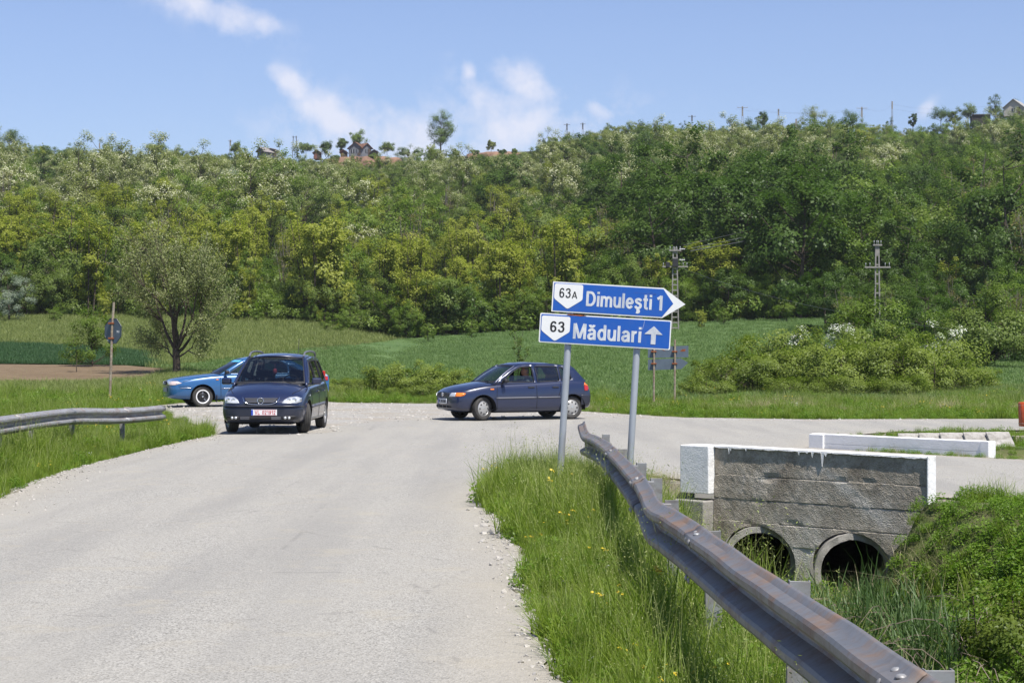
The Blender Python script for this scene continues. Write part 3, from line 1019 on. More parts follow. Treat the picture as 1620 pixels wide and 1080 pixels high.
GLY = {
    'D': (.80, [[(.10, 0), (.10, 1)], [(.10, .92), (.34, .92)] + arc(.36, .5, .33, .42, 90, -90) + [(.10, .08)]]),
    'M': (.95, [[(.10, 0), (.10, 1)], [(.85, 0), (.85, 1)], [(.13, 1), (.475, .06)], [(.82, 1), (.475, .06)]]),
    'A': (.78, [[(.07, 0), (.39, 1)], [(.71, 0), (.39, 1)], [(.18, .3), (.60, .3)]]),
    'V': (.74, [[(.07, 1), (.37, 0)], [(.67, 1), (.37, 0)]]),
    'L': (.62, [[(.10, 1), (.10, 0)], [(.02, .08), (.60, .08)]]),
    'i': (.20, [[(.10, 0), (.10, .73)], [(.10, .85), (.10, 1.0)]]),
    'l': (.20, [[(.10, 0), (.10, 1.0)]]),
    'm': (.98, [[(.10, 0), (.10, .73)], [(.10, .40)] + arc(.295, .44, .195, .22, 165, 0) + [(.49, 0)], [(.49, .40)] + arc(.685, .44, .195, .22, 165, 0) + [(.88, 0)]]),
    'u': (.63, [[(.10, .73), (.10, .28)] + arc(.30, .27, .20, .20, 180, 350) + [(.53, .35)], [(.53, 0), (.53, .73)]]),
    'e': (.66, [[(.10, .365), (.55, .365)] + arc(.33, .365, .235, .30, 8, 325, 22)]),
    'ş': (.60, [smooth2([(.52, .54), (.44, .635), (.29, .662), (.14, .62), (.105, .53), (.18, .44), (.36, .375), (.48, .30), (.49, .18), (.40, .09), (.27, .065), (.13, .10), (.06, .20)]),
                smooth2([(.29, .0), (.27, -.07), (.36, -.11), (.36, -.19), (.26, -.225), (.15, -.20)])]),
    't': (.42, [[(.19, .98), (.19, .22)] + arc(.31, .20, .12, .13, 180, 275) + [(.40, .07)], [(.0, .66), (.38, .66)]]),
    'a': (.62, [[(.52, .0), (.52, .46)] + arc(.31, .47, .21, .19, 0, 165), smooth2([(.52, .40), (.34, .375), (.16, .335), (.095, .22), (.14, .10), (.27, .065), (.42, .12), (.52, .24)])]),
    'ă': (.62, [[(.52, .0), (.52, .46)] + arc(.31, .47, .21, .19, 0, 165), smooth2([(.52, .40), (.34, .375), (.16, .335), (.095, .22), (.14, .10), (.27, .065), (.42, .12), (.52, .24)]),
                arc(.31, .98, .15, .14, 185, 355)]),
    'd': (.64, [[(.54, 0), (.54, 1)], arc(.325, .365, .225, .30, 0, 360, 24)]),
    'r': (.42, [[(.10, 0), (.10, .73)], [(.10, .38)] + arc(.32, .40, .22, .25, 170, 72)]),
    '1': (.46, [[(.32, 0), (.32, 1)], [(.32, .97), (.22, .86), (.04, .77)]]),
    '0': (.62, [arc(.31, .5, .22, .42, 0, 360, 26)]),
    '2': (.62, [smooth2([(.09, .70), (.12, .84), (.22, .915), (.36, .92), (.48, .85), (.51, .73), (.46, .58), (.30, .40), (.14, .22), (.09, .08)]) + [(.56, .08)]]),
    '3': (.62, [smooth2([(.09, .75), (.14, .87), (.27, .925), (.41, .90), (.48, .80), (.47, .66), (.38, .565), (.25, .545)]), smooth2([(.25, .545), (.40, .52), (.50, .42), (.51, .27), (.44, .13), (.30, .07), (.15, .11), (.08, .26)])]),
    '6': (.62, [smooth2([(.50, .78), (.44, .89), (.32, .93), (.20, .87), (.12, .72), (.095, .5), (.11, .30)]), arc(.31, .315, .205, .245, 0, 360, 24)]),
    '9': (.62, [smooth2([(.12, .22), (.18, .11), (.30, .07), (.42, .13), (.50, .28), (.525, .5), (.51, .70)]), arc(.31, .685, .205, .245, 0, 360, 24)]),
    ' ': (.26, []),
    'B': (.7, [[(.10, 0), (.10, 1)], [(.1, .92), (.38, .92)] + arc(.38, .735, .17, .185, 90, -90) + [(.1, .55)], [(.1, .55), (.40, .55)] + arc(.40, .315, .2, .235, 90, -90) + [(.1, .08)]]),
    'S': (.68, [smooth2([(.57, .76), (.50, .88), (.34, .925), (.17, .88), (.11, .76), (.17, .62), (.34, .54), (.52, .45), (.59, .30), (.52, .14), (.34, .07), (.16, .12), (.08, .26)])]),
    'K': (.72, [[(.10, 0), (.10, 1)], [(.62, 1), (.12, .42)], [(.28, .58), (.64, 0)]]),
    'I': (.20, [[(.10, 0), (.10, 1)]]),
}


def text_mesh(name, body, mat, parent, x0, x1, z0, z1, y, pen=.2, depth=.0015, space=.10, bold=None):
    """letters as one flat raised print; x0..x1 and baseline z0..cap height z1 in the parent's xz plane, facing -y"""
    strokes = []; cx = 0
    pw, ph = pen / 2, pen * .8 / 2
    for ch in body:
        w, st = GLY[ch]
        for s in st: strokes.append([(a + cx, b) for a, b in s])
        cx += w + (space if ch != ' ' else 0)
    total = cx - space
    V = []; Fc = []
    # letter by letter union of the stroke quads
    quads_ = []
    for s in strokes:
        n = len(s); L_ = []; R_ = []
        closed = (Vector(s[0]) - Vector(s[-1])).length < 1e-4
        for i in range(n):
            a = Vector(s[i - 1]) if i > 0 else (Vector(s[-2]) if closed else Vector(s[0]))
            c = Vector(s[i + 1]) if i < n - 1 else (Vector(s[1]) if closed else Vector(s[-1]))
            d = (c - a)
            if d.length < 1e-6: d = Vector((1, 0))
            d.normalize()
            nn_ = Vector((-d.y, d.x))
            k = 1.0
            if 0 < i < n - 1:
                d1 = (Vector(s[i]) - a).normalized(); k = 1 / max(.6, abs(d1.dot(d)))
            o = Vector((nn_.x * pw, nn_.y * ph)) * k
            L_.append(Vector(s[i]) + o); R_.append(Vector(s[i]) - o)
        for i in range(n - 1): quads_.append([tuple(L_[i]), tuple(L_[i + 1]), tuple(R_[i + 1]), tuple(R_[i])])
    # cluster quads by touching x ranges (letters) to keep each triangulation small
    pts = []; edges = []
    for q in quads_:
        b = len(pts); pts += [Vector(p) for p in q]; edges += [(b, b + 1), (b + 1, b + 2), (b + 2, b + 3), (b + 3, b)]
    vs, _, fs, *_ = delaunay_2d_cdt(pts, edges, [], 0, 1e-5)
    boxes = [(min(p[0] for p in q), max(p[0] for p in q), min(p[1] for p in q), max(p[1] for p in q), q) for q in quads_]
    for f in fs:
        gx = sum(vs[i][0] for i in f) / 3; gy = sum(vs[i][1] for i in f) / 3
        for b in boxes:
            if b[0] - 1e-5 <= gx <= b[1] + 1e-5 and b[2] - 1e-5 <= gy <= b[3] + 1e-5 and pip(gx, gy, b[4]):
                Fc.append(tuple(f)); break
    sx = (x1 - x0) / total; sz = z1 - z0
    used = sorted({i for f in Fc for i in f}); mp = {u: k for k, u in enumerate(used)}
    n = len(used)
    V = [(x0 + vs[u][0] * sx, y - depth, z0 + vs[u][1] * sz) for u in used]
    me = bpy.data.meshes.new(name)
    me.from_pydata(V, [], [tuple(mp[i] for i in f) for f in Fc])
    bm = bmesh.new(); bm.from_mesh(me)
    for f in bm.faces:
        f.normal_update()
        if f.normal.y > 0: f.normal_flip()
    bm.to_mesh(me); bm.free()
    o = link(name, me, mat, parent)
    s_ = o.modifiers.new('print', 'SOLIDIFY'); s_.thickness = depth * .9; s_.offset = -1
    return o


def sign_paint(name, c, wear):
    t = NT(name)
    v = t.obj()
    n1 = t.noise(7, 6, .7, v); n2 = t.noise(1.8, 3, .5, v)
    col = t.mix(t.math('MULTIPLY', t.ramp(n1, [(.5, 0.0), (.75, 1.0)]), wear), c, tuple(min(1, q * .7 + .06) for q in c))
    col = t.mix(t.math('MULTIPLY', n2, .25), col, tuple(q * .8 for q in c))
    t.color(col).set(rough=.38, coat=.15, spec=.5)
    return t.m


def worn_white():
    t = NT('worn_reflective_white')
    v = t.obj()
    n = t.noise(9, 6, .75, v, dist=.6, stretch=(1, 1, .35))
    col = t.mix(t.ramp(n, [(.40, 0.0), (.62, 1.0)]), (.62, .64, .66), (.40, .44, .50))
    t.color(col).set(rough=.5)
    return t.m


M_blue = sign_paint('sign_blue', (.006, .088, .41), .35)
M_swhite = sign_paint('sign_white', (.74, .75, .75), .3)
M_lwhite = worn_white()
M_black = plain('black_lettering', (.012, .012, .014), .5)
M_signback = plain('grey_sign_back', (.115, .15, .19), .5, .3, var=.08, scale=6)
M_rust = plain('orange_rust', (.30, .085, .025), .9, var=.3, scale=30)
M_pole_p = plain('grey_painted_steel', (.36, .385, .41), .42, .35, var=.06, scale=3)

SY = 21.4                                    # sign distance
ss = F / SY
s_org = Vector(((852 - 810) / ss, SY, CAM_H - (541 - 563) / ss))     # lower panel, lower left corner
sign = empty('direction_sign', (0, 0, 0))
tag(sign, 'tilted blue direction sign with two panels and white lettering on grey poles', 'road sign')
sign.location = s_org
sign.rotation_euler = (0, R(3.45), 0)
PXM = 1 / ss                                  # metres per photo pixel at the sign


def rpoly(pts, r=.02, n=4):
    """round the corners of a polygon"""
    out = []
    k = len(pts)
    for i in range(k):
        a, b, c = Vector(pts[i - 1]), Vector(pts[i]), Vector(pts[(i + 1) % k])
        p = b + (a - b).normalized() * r; q = b + (c - b).normalized() * r
        for j in range(n + 1):
            t = j / n
            out.append(tuple((1 - t) ** 2 * p + 2 * t * (1 - t) * b + t * t * q))
    return out


def flat(name, poly, y0, y1, mat, parent):
    m = MB(); m.prism(poly, y0, y1, 'Y'); return m.build(name, mat, parent)


def poly_inset(poly, d):
    out = []
    k = len(poly)
    A = sum(poly[i][0] * poly[(i + 1) % k][1] - poly[(i + 1) % k][0] * poly[i][1] for i in range(k))
    s = 1 if A > 0 else -1
    for i in range(k):
        a, b, c = Vector(poly[i - 1]), Vector(poly[i]), Vector(poly[(i + 1) % k])
        n1 = Vector((-(b - a).y, (b - a).x)).normalized() * s; n2 = Vector((-(c - b).y, (c - b).x)).normalized() * s
        m_ = n1 + n2
        out.append(tuple(b + m_ * (d / max(.3, m_.dot(n1)))))
    return out


W_ = 208 * PXM; H_ = 46.5 * PXM
lower = flat('panel', rpoly([(0, 0), (W_, 0), (W_, H_), (0, H_)], .018), -.022, 0, M_swhite, sign)
tag(lower, 'lower blue panel with an upward arrow')
flat('blue_field', rpoly(poly_inset([(0, 0), (W_, 0), (W_, H_), (0, H_)], .013), .014), -.0245, -.0221, M_blue, lower)


def shield(x, z, parent):
    w, h = .322, .282
    pts = [(x, z), (x + w, z), (x + w, z - h * .60), (x + w * .49, z - h), (x, z - h * .60)]
    return flat('shield', rpoly(list(reversed(pts)), .022, 3), -.0275, -.0246, M_swhite, parent)


k_ = PXM
shield(.021, H_ - .028, lower)
text_mesh('lettering', '63', M_black, lower, .118, .285, H_ - .208, H_ - .085, -.0280, .17)
text_mesh('lettering', 'Mădulari', M_lwhite, lower, .382, 1.150, .062, .236, -.0250, .205)
ax, az = 1.288, .052
flat('arrow', [(ax - .027, az), (ax + .027, az), (ax + .027, az + .112), (ax + .103, az + .112), (ax, az + .205), (ax - .103, az + .112), (ax - .027, az + .112)], -.0285, -.0246, M_lwhite, lower)
m = MB(); m.prism([(.30, H_ - .004), (.33, H_ - .012), (.40, H_ - .01), (.46, H_ - .015), (.52, H_ - .006), (.47, H_ + .004), (.33, H_ + .004)], -.026, .001, 'Y'); m.build('rust_patch', M_rust, lower)
m = MB(); m.tube([(1.16, -.0255, .215), (1.172, -.0255, .262), (1.178, -.0255, H_ - .02)], .0014, 4)
for q in range(2): m.tube([(1.152, -.0255, .165 + q * .018), (1.153, -.0255, .168 + q * .018)], .003, 6)
m.build('scratch', M_swhite, lower)
# upper arrow shaped panel
ux, uz = 17.2 * k_, 49.6 * k_
UH = 47.5 * k_; US = 175.5 * k_; UT = 211 * k_
up_poly = [(ux, uz), (ux + US, uz), (ux + UT, uz + UH * .5), (ux + US, uz + UH), (ux, uz + UH)]
upper = flat('panel', up_poly, -.022, 0, M_swhite, sign)
tag(upper, 'upper blue panel pointed at its right end')
bl = [(ux + .014, uz + .014), (ux + US - .004, uz + .014), (ux + US + .115, uz + UH * .5), (ux + US - .004, uz + UH - .014), (ux + .014, uz + UH - .014)]
flat('blue_field', bl, -.0245, -.0221, M_blue, upper)
shield(ux + .021, uz + UH - .021, upper)
text_mesh('lettering', '63', M_black, upper, ux + .076, ux + .210, uz + UH - .178, uz + UH - .066, -.0280, .15)
text_mesh('lettering', 'A', M_black, upper, ux + .220, ux + .282, uz + UH - .178, uz + UH - .100, -.0280, .15)
text_mesh('lettering', 'Dimuleşti', M_lwhite, upper, ux + .385, ux + 1.125, uz + .085, uz + .252, -.0250, .21)
text_mesh('lettering', '1', M_lwhite, upper, ux + 1.180, ux + 1.250, uz + .083, uz + .250, -.0250, .21)
# scratched faint arrow at the top edge
M_scr = plain('scratched_blue', (.07, .15, .5), .5)
m = MB()
m.tube([(ux + .92, -.0252, uz + .268), (ux + 1.17, -.0252, uz + .262)], .0012, 4); m.tube([(ux + 1.10, -.0252, uz + .285), (ux + 1.17, -.0252, uz + .262), (ux + 1.11, -.0252, uz + .245)], .0012, 4)
for i in range(9):
    x_ = ux + .52 + i * .036
    m.tube([(x_, -.0252, uz + .272), (x_ + .004, -.0252, uz + .296)], .001, 4)
    if i % 2 == 0: m.tube([(x_, -.0252, uz + .296), (x_ + .022, -.0252, uz + .293)], .001, 4)
m.build('scratched_writing', M_scr, upper)['kind'] = 'stuff'
# poles, brackets
for lx, base in ((.335, 1.72), (1.115, 2.22)):
    m = MB(); m.lathe([(.0001, .62), (.034, .62), (.038, .61), (.038, -base), (.0001, -base)], 'Z', 20, (lx, .045, 0))
    m.build('pole', M_pole_p, sign, smooth=True, sharp=40)
    for zz in (.08, .25, uz + .09, uz + .25):
        m = MB(); m.box((lx, .05, zz), (.12, .09, .03)); m.build('bracket', M_galv_post, sign, bevel=.003)

# sign seen from behind on two rusty poles
back = empty('direction_sign', tuple(P(1050, 57.7)))
tag(back, 'grey back of a two panel road sign on two thin rusty poles beyond the junction', 'road sign')
sb = F / 57.7
bx = back.location.x; bz = back.location.z


def bpt(px, py): return ((px - 810) / sb - bx, CAM_H - (py - 563) / sb - bz)


flat('panel', [bpt(1025, 566), bpt(1089, 565), bpt(1089, 546.5), bpt(1025, 549)], -.02, 0, M_signback, back)
flat('panel', [bpt(1025, 585.5), bpt(1078, 583.5), bpt(1088.5, 573.5), bpt(1077, 566.5), bpt(1025, 568.5)], -.02, 0, M_signback, back)
for px, pt_ in ((1034, 539), (1067, 537)):
    a = bpt(px, 648); b = bpt(px, pt_)
    m = MB(); m.tube([(a[0], -.055, a[1]), (b[0] + .01, -.055, b[1])], .032, 12); m.build('pole', M_rustpole, back, sharp=50)
    for py in (556, 575):
        q = bpt(px, py); m = MB(); m.box((q[0], -.05, q[1]), (.16, .1, .04)); m.build('clamp', M_rust, back, bevel=.005)
q = bpt(1080, 554); m = MB(); m.prism([(q[0] - .08, q[1] - .03), (q[0] + .07, q[1] - .035), (q[0] + .09, q[1] + .04), (q[0] - .02, q[1] + .03)], -.024, -.0205, 'Y'); m.build('rust_patch', M_rust, back)
q = bpt(1048, 553); m = MB(); m.prism([(q[0] - .1, q[1] + .06), (q[0] + .03, q[1]), (q[0] + .1, q[1] - .06), (q[0] - .02, q[1] + .0)], -.024, -.0205, 'Y'); m.build('rust_patch', M_rust, back)

# stop sign seen from behind
d_ = 54.5; so = F / d_
stop = empty('stop_sign', tuple(P(176.5, d_)))
tag(stop, 'grey back of an octagonal sign on a rusty pole at the left verge', 'road sign')
zb = stop.location.z
zc = CAM_H - (523.5 - 563) / so - zb
top = CAM_H - (478 - 563) / so - zb
m = MB(); m.tube([(-.04, -.05, -.1), (.02, -.05, zc), (.075, -.05, top)], .036, 12); m.build('pole', M_rustpole, stop, sharp=50)
oc = []
for k in range(8):
    t = R(22.5 + 45 * k); oc.append((.385 * math.cos(t), zc + .385 * math.sin(t)))
pan = flat('panel', oc, -.012, .004, M_signback, stop); pan.rotation_euler = (0, R(2), R(-38))
lip = MB()
for k in range(8):
    a, b = oc[k], oc[(k + 1) % 8]; lip.tube([(a[0], -.012, a[1]), (b[0], -.012, b[1])], .009, 4)
lo = lip.build('rim', plain('dark_rim', (.05, .055, .065), .5), stop); lo.rotation_euler = pan.rotation_euler
tx = text_mesh('marking', 'SKI', M_swhite, stop, .16, .27, zc - .04, zc + .02, -.0125, .2); tx.rotation_euler = pan.rotation_euler
for zz in (zc + .22, zc - .21):
    m = MB(); m.box((.0, -.045, zz), (.17, .12, .045)); m.build('clamp', M_rust, stop, bevel=.006)

# orange red bin at the right edge of the frame
d_ = 38.5; sb2 = F / d_
bq = P(1632, d_)
bin_ = empty('litter_bin', tuple(bq))
tag(bin_, 'orange red metal bin with punched rim holes at the right edge', 'bin')
M_bin = plain('orange_red_enamel', (.72, .11, .015), .45, .0, .2, var=.15, scale=5)
zbt, ztp = CAM_H - (674 - 563) / sb2 - bq.z, CAM_H - (636 - 563) / sb2 - bq.z
m = MB(); m.lathe([(.0, zbt + .01), (.245, zbt + .01), (.25, zbt), (.255, zbt), (.262, ztp - .01), (.255, ztp), (.248, ztp), (.245, zbt + .02), (0, zbt + .02)], 'Z', 40)
m.build('drum', M_bin, bin_, sharp=40)
for k in range(16):
    t = 2 * math.pi * k / 16
    m = MB(); m.tube([(.30 * math.cos(t) * .84, .30 * math.sin(t) * .84, zbt + .01), (.30 * math.cos(t) * .875, .30 * math.sin(t) * .875, ztp - .01)], .007, 5)
    m.build('rib', M_bin, bin_)
M_hole = plain('pale_hole', (.6, .58, .5), .7)
m = MB()
for zz in (zbt + .06, ztp - .06):
    for k in range(44):
        t = 2 * math.pi * (k + .5) / 44
        m.box((.258 * math.cos(t), .258 * math.sin(t), zz), (.014, .014, .012), (0, 0, t))
ho = m.build('punched_holes', M_hole, bin_); ho['kind'] = 'stuff'
m = MB(); m.tube([(.30, .0, -.1), (.30, 0, ztp + .05)], .022, 10); m.tube([(.30, 0, ztp - .1), (.2, 0, ztp - .1)], .012, 6); m.build('post', M_bin, bin_)
#PART3
# ------------------------------------------------------------------ grass, weeds and other ground cover
def gn_scatter(name, pts, rot, scl, pick, coll, label=None, cat=None, kind='stuff'):
    n = len(pts)
    me = bpy.data.meshes.new(name)
    me.vertices.add(n); me.vertices.foreach_set('co', np.asarray(pts, np.float32).reshape(-1))
    for nm, arr, ty in (('rot', rot, 'FLOAT_VECTOR'), ('scl', scl, 'FLOAT_VECTOR')):
        a = me.attributes.new(nm, ty, 'POINT'); a.data.foreach_set('vector', np.asarray(arr, np.float32).reshape(-1))
    a = me.attributes.new('pick', 'INT', 'POINT'); a.data.foreach_set('value', np.asarray(pick, np.int32))
    me.update()
    o = link(name, me)
    ng = bpy.data.node_groups.new(name, 'GeometryNodeTree')
    ng.interface.new_socket('Geometry', in_out='INPUT', socket_type='NodeSocketGeometry')
    ng.interface.new_socket('Geometry', in_out='OUTPUT', socket_type='NodeSocketGeometry')
    N = ng.nodes; Lk = ng.links
    gi = N.new('NodeGroupInput'); go = N.new('NodeGroupOutput')
    ci = N.new('GeometryNodeCollectionInfo'); ci.inputs['Collection'].default_value = coll
    ci.inputs['Separate Children'].default_value = True; ci.inputs['Reset Children'].default_value = True
    ip = N.new('GeometryNodeInstanceOnPoints'); ip.inputs['Pick Instance'].default_value = True
    Lk.new(gi.outputs[0], ip.inputs['Points']); Lk.new(ci.outputs[0], ip.inputs['Instance'])
    for nm, ty, sk in (('pick', 'INT', 'Instance Index'), ('rot', 'FLOAT_VECTOR', 'Rotation'), ('scl', 'FLOAT_VECTOR', 'Scale')):
        na = N.new('GeometryNodeInputNamedAttribute'); na.data_type = ty; na.inputs['Name'].default_value = nm
        Lk.new(na.outputs['Attribute'], ip.inputs[sk])
    Lk.new(ip.outputs[0], go.inputs[0])
    md = o.modifiers.new('scatter', 'NODES'); md.node_group = ng
    tag(o, kind=kind)
    if label: o['label'] = label
    if cat: o['category'] = cat
    return o


def blades(n, rad, h0, h1, w, lean, r, head=False, curve=.5):
    """n bent blades of three quads, returns quads (N,4,3) and face values"""
    ang = r.uniform(0, 2 * np.pi, n); rr = rad * np.sqrt(r.uniform(0, 1, n))
    bx = rr * np.cos(ang); by = rr * np.sin(ang)
    h = r.uniform(h0, h1, n); dirn = r.uniform(0, 2 * np.pi, n); ln = r.uniform(.1, 1, n) * lean
    wd = w * r.uniform(.6, 1.3, n)
    face = dirn + np.pi / 2 + r.uniform(-.6, .6, n)
    fx, fy = np.cos(face), np.sin(face)
    lv = [0, .4, .75, 1.0]; ww = [1, .85, .5, .06]
    P_ = []
    for t, k in zip(lv, ww):
        off = ln * h * t ** (1 + curve * 2)
        z = h * t * (1 - .3 * ln * t)
        c = np.stack([bx + np.cos(dirn) * off, by + np.sin(dirn) * off, z], 1)
        s = np.stack([fx * wd * k / 2, fy * wd * k / 2, np.zeros(n)], 1)
        P_.append((c - s, c + s))
    Q = np.concatenate([np.stack([P_[i][0], P_[i][1], P_[i + 1][1], P_[i + 1][0]], 1) for i in range(3)])
    val = r.uniform(0, 1, n); v = np.concatenate([val] * 3)
    return Q, v, P_[3][0]


def leaflets(cent, size, r, asp=.5, up=.5, outward=None):
    n = len(cent)
    nr = r.normal(size=(n, 3)); nr /= np.linalg.norm(nr, axis=1)[:, None]
    nr[:, 2] = np.abs(nr[:, 2]) * 1.0 + up
    if outward is not None: nr += outward * .8
    nr /= np.linalg.norm(nr, axis=1)[:, None]
    t = r.normal(size=(n, 3)); t -= (t * nr).sum(1)[:, None] * nr; t /= np.linalg.norm(t, axis=1)[:, None]
    b = np.cross(nr, t)
    s = (size * r.uniform(.6, 1.35, n))[:, None]
    return np.stack([cent - t * s * .5, cent - b * s * .5 * asp + t * s * .05, cent + t * s * .5, cent + b * s * .5 * asp + t * s * .05], 1)


def coll_of(name, objs):
    c = bpy.data.collections.new(name)
    for o in objs: c.objects.link(o)
    return c


def var_obj(name, Q, v, mat, mi=None):
    me = quads_mesh(name, Q, v)
    if isinstance(mat, (list, tuple)):
        for m_ in mat: me.materials.append(m_)
        me.polygons.foreach_set('material_index', np.asarray(mi, np.int32))
    else: me.materials.append(mat)
    return bpy.data.objects.new(name, me)


M_gr = leaf_mat('verge_grass', (.105, .175, .016), (.24, .31, .048), .45)
M_gr2 = leaf_mat('lush_weeds', (.09, .18, .018), (.20, .30, .045), .45)
M_gdry = leaf_mat('dry_grass', (.30, .26, .15), (.42, .38, .24), .3)
M_seed = leaf_mat('grass_seed_heads', (.20, .25, .07), (.34, .36, .14), .35)
M_reed = leaf_mat('reed_leaves', (.05, .10, .03), (.11, .17, .06), .3)
M_yel = plain('yellow_petals', (.75, .55, .03), .6)
M_wpet = plain('white_petals', (.75, .75, .7), .6)

V_ = {}
r_ = np.random.default_rng(11)


def make_short(i):
    Q, v, tip = blades(70, .13, .07, .20, .0065, .9, r_); return var_obj('a_short_%d' % i, Q, v, M_gr)


def make_tall(i):
    Q, v, _ = blades(60, .13, .16, .36, .0065, .8, r_)
    Q2, v2, tip = blades(7, .12, .30, .50, .003, .5, r_)
    # seed heads
    pts = []
    for p in tip:
        for k in range(4): pts.append(p + np.array([r_.normal() * .008, r_.normal() * .008, -.012 * k + r_.normal() * .004]))
    pts = np.array(pts)
    Q3 = leaflets(pts, .011, r_, .35)
    Qa = np.concatenate([Q, Q2, Q3]); va = np.concatenate([v, v2, r_.uniform(0, 1, len(Q3))])
    return var_obj('b_tall_%d' % i, Qa, va, [M_gr, M_seed], [0] * len(Q) + [1] * (len(Q2) + len(Q3)))


def make_weed(i, hh=.2, leaf=.032, col=None, n=170, rad=.14):
    a = r_.uniform(0, 2 * np.pi, n); rr = rad * np.sqrt(r_.uniform(0, 1, n))
    dome = np.sqrt(np.clip(1 - (rr / rad) ** 2, 0, 1))
    c = np.stack([rr * np.cos(a), rr * np.sin(a), hh * (.25 + .75 * dome) * r_.uniform(.25, 1, n)], 1)
    Q = leaflets(c, leaf, r_, .55, .7)
    Q2, v2, _ = blades(12, rad * .7, hh * .6, hh, .004, .5, r_)
    return var_obj('c_weed_%d' % i, np.concatenate([Q, Q2]), np.concatenate([r_.uniform(0, 1, n), v2]), col or M_gr2)


def make_flower(i, mat, z=.28, n=7, s=.022):
    Q2, v2, tip = blades(n, .11, z * .7, z, .0028, .4, r_)
    pts = np.repeat(tip, 4, 0) + r_.normal(size=(n * 4, 3)) * s * .25
    Q = leaflets(pts, s, r_, .8, 1.5)
    return var_obj('d_flower_%d' % i, np.concatenate([Q2, Q]), np.concatenate([v2, r_.uniform(0, 1, len(Q))]), [M_gr, mat], [0] * len(Q2) + [1] * len(Q))


def make_reed(i):
    Q, v, _ = blades(16, .16, .45, .95, .026, .75, r_, curve=.7); return var_obj('e_reed_%d' % i, Q, v, M_reed)


def make_dry(i):
    Q, v, _ = blades(45, .2, .15, .5, .005, 1.7, r_); return var_obj('f_dry_%d' % i, Q, v, M_gdry)


kinds = [make_short(i) for i in range(4)] + [make_tall(i) for i in range(4)] + [make_weed(i) for i in range(4)] + \
        [make_flower(0, M_yel), make_flower(1, M_wpet, .22, 9, .012)] + [make_reed(i) for i in range(3)] + [make_dry(i) for i in range(2)]
C_grass = coll_of('ground_cover_kinds', kinds)
# indices after alphabetical order
names_sorted = sorted(o.name for o in kinds)
KI = {k: [i for i, n_ in enumerate(names_sorted) if n_.startswith(k)] for k in ('a_', 'b_', 'c_', 'd_', 'e_', 'f_')}


def scatter_region(poly_or_fn, bbox, density, mix, smin, smax, road_clear=.05, r=r_, tilt=.12):
    x0, x1, y0, y1 = bbox
    n = int((x1 - x0) * (y1 - y0) * density)
    x = r.uniform(x0, x1, n); y = r.uniform(y0, y1, n)
    m = poly_or_fn(x, y)
    m &= ~pip_np(x, y, road_out)
    x, y = x[m], y[m]
    z = hgt(x, y) - .015
    k = len(x)
    kinds_ = list(mix); p = np.array([mix[q] for q in kinds_]); p = p / p.sum()
    # patchy mixing by a smooth field
    ch = r.choice(len(kinds_), k, p=p)
    pick = np.array([r.choice(KI[kinds_[c]]) for c in ch], int) if k else np.zeros(0, int)
    s = r.uniform(smin, smax, k)
    patch = .8 + .35 * np.sin(x * 1.3 + 2 * np.sin(y * .9)) * np.cos(y * 1.1 + x * .4)
    s = s * patch
    rot = np.stack([r.normal(size=k) * tilt, r.normal(size=k) * tilt, r.uniform(0, 6.28, k)], 1)
    scl = np.stack([s * r.uniform(.85, 1.2, k), s * r.uniform(.85, 1.2, k), s * r.uniform(.8, 1.25, k)], 1)
    return np.stack([x, y, z], 1), rot, scl, pick


def join(*parts): return [np.concatenate([p[i] for p in parts]) for i in range(4)]


def road_edge_r(y): return np.interp(y, [-12, 5, 9.7, 11.6, 13.2, 15.2, 16.9, 18.2, 19.8, 21.2, 23, 25.2, 26.4], [.5, .35, .24, .10, .06, .13, -.04, -.03, -.27, -.34, -.2, .25, .8])


# right verge between road and crash barrier and down to the ditch edge
def vr(x, y): return (x > road_edge_r(y) + .02) & (x < 1.75) & (y < 24.6 - .9 * np.maximum(x - .7, 0) * 1.2)


a1 = scatter_region(vr, (-.5, 1.8, 4.5, 25.5), 95, {'a_': 4, 'b_': 5, 'c_': 3, 'd_': .15}, .75, 1.25)
tall_edge = scatter_region(lambda x, y: vr(x, y) & (x > road_edge_r(y) + .35) & (x < 1.0), (-.5, 1.2, 5, 25.2), 26, {'b_': 4, 'd_': .2}, 1.05, 1.5)
fringe = scatter_region(lambda x, y: vr(x, y) & (x < road_edge_r(y) + .22), (-.6, .9, 5, 25.5), 70, {'c_': 5, 'a_': 3}, .35, .75)
railfoot = scatter_region(lambda x, y: vr(x, y) & (x > .62) & (x < 1.2), (.6, 1.2, 4, 21), 60, {'b_': 4, 'a_': 2, 'c_': 2}, 1.1, 1.65)
railback = scatter_region(lambda x, y: (x > 1.05) & (x < 1.7) & (y < 22), (1.0, 1.75, 4, 22), 55, {'b_': 3, 'a_': 2, 'c_': 4}, 1.1, 1.6)
tip_ = scatter_region(lambda x, y: vr(x, y) & (y > 19.5), (-.5, 1.2, 19.5, 25.5), 40, {'c_': 5, 'b_': 2, 'd_': .2}, .9, 1.45)
gn_scatter('verge_grass', *join(a1, tall_edge, fringe, tip_, railfoot, railback), C_grass, 'tall green grass and weeds on the verge beside the crash barrier', 'grass')


# ditch banks
def dt(x, y):
    side = (x - W0[0]) * WN[0] + (y - W0[1]) * WN[1]
    return (side > .12) & (x > 1.55) & ~((x > 2.0) & (x < 2.6) & (y > 22.75)) & (x < 9)


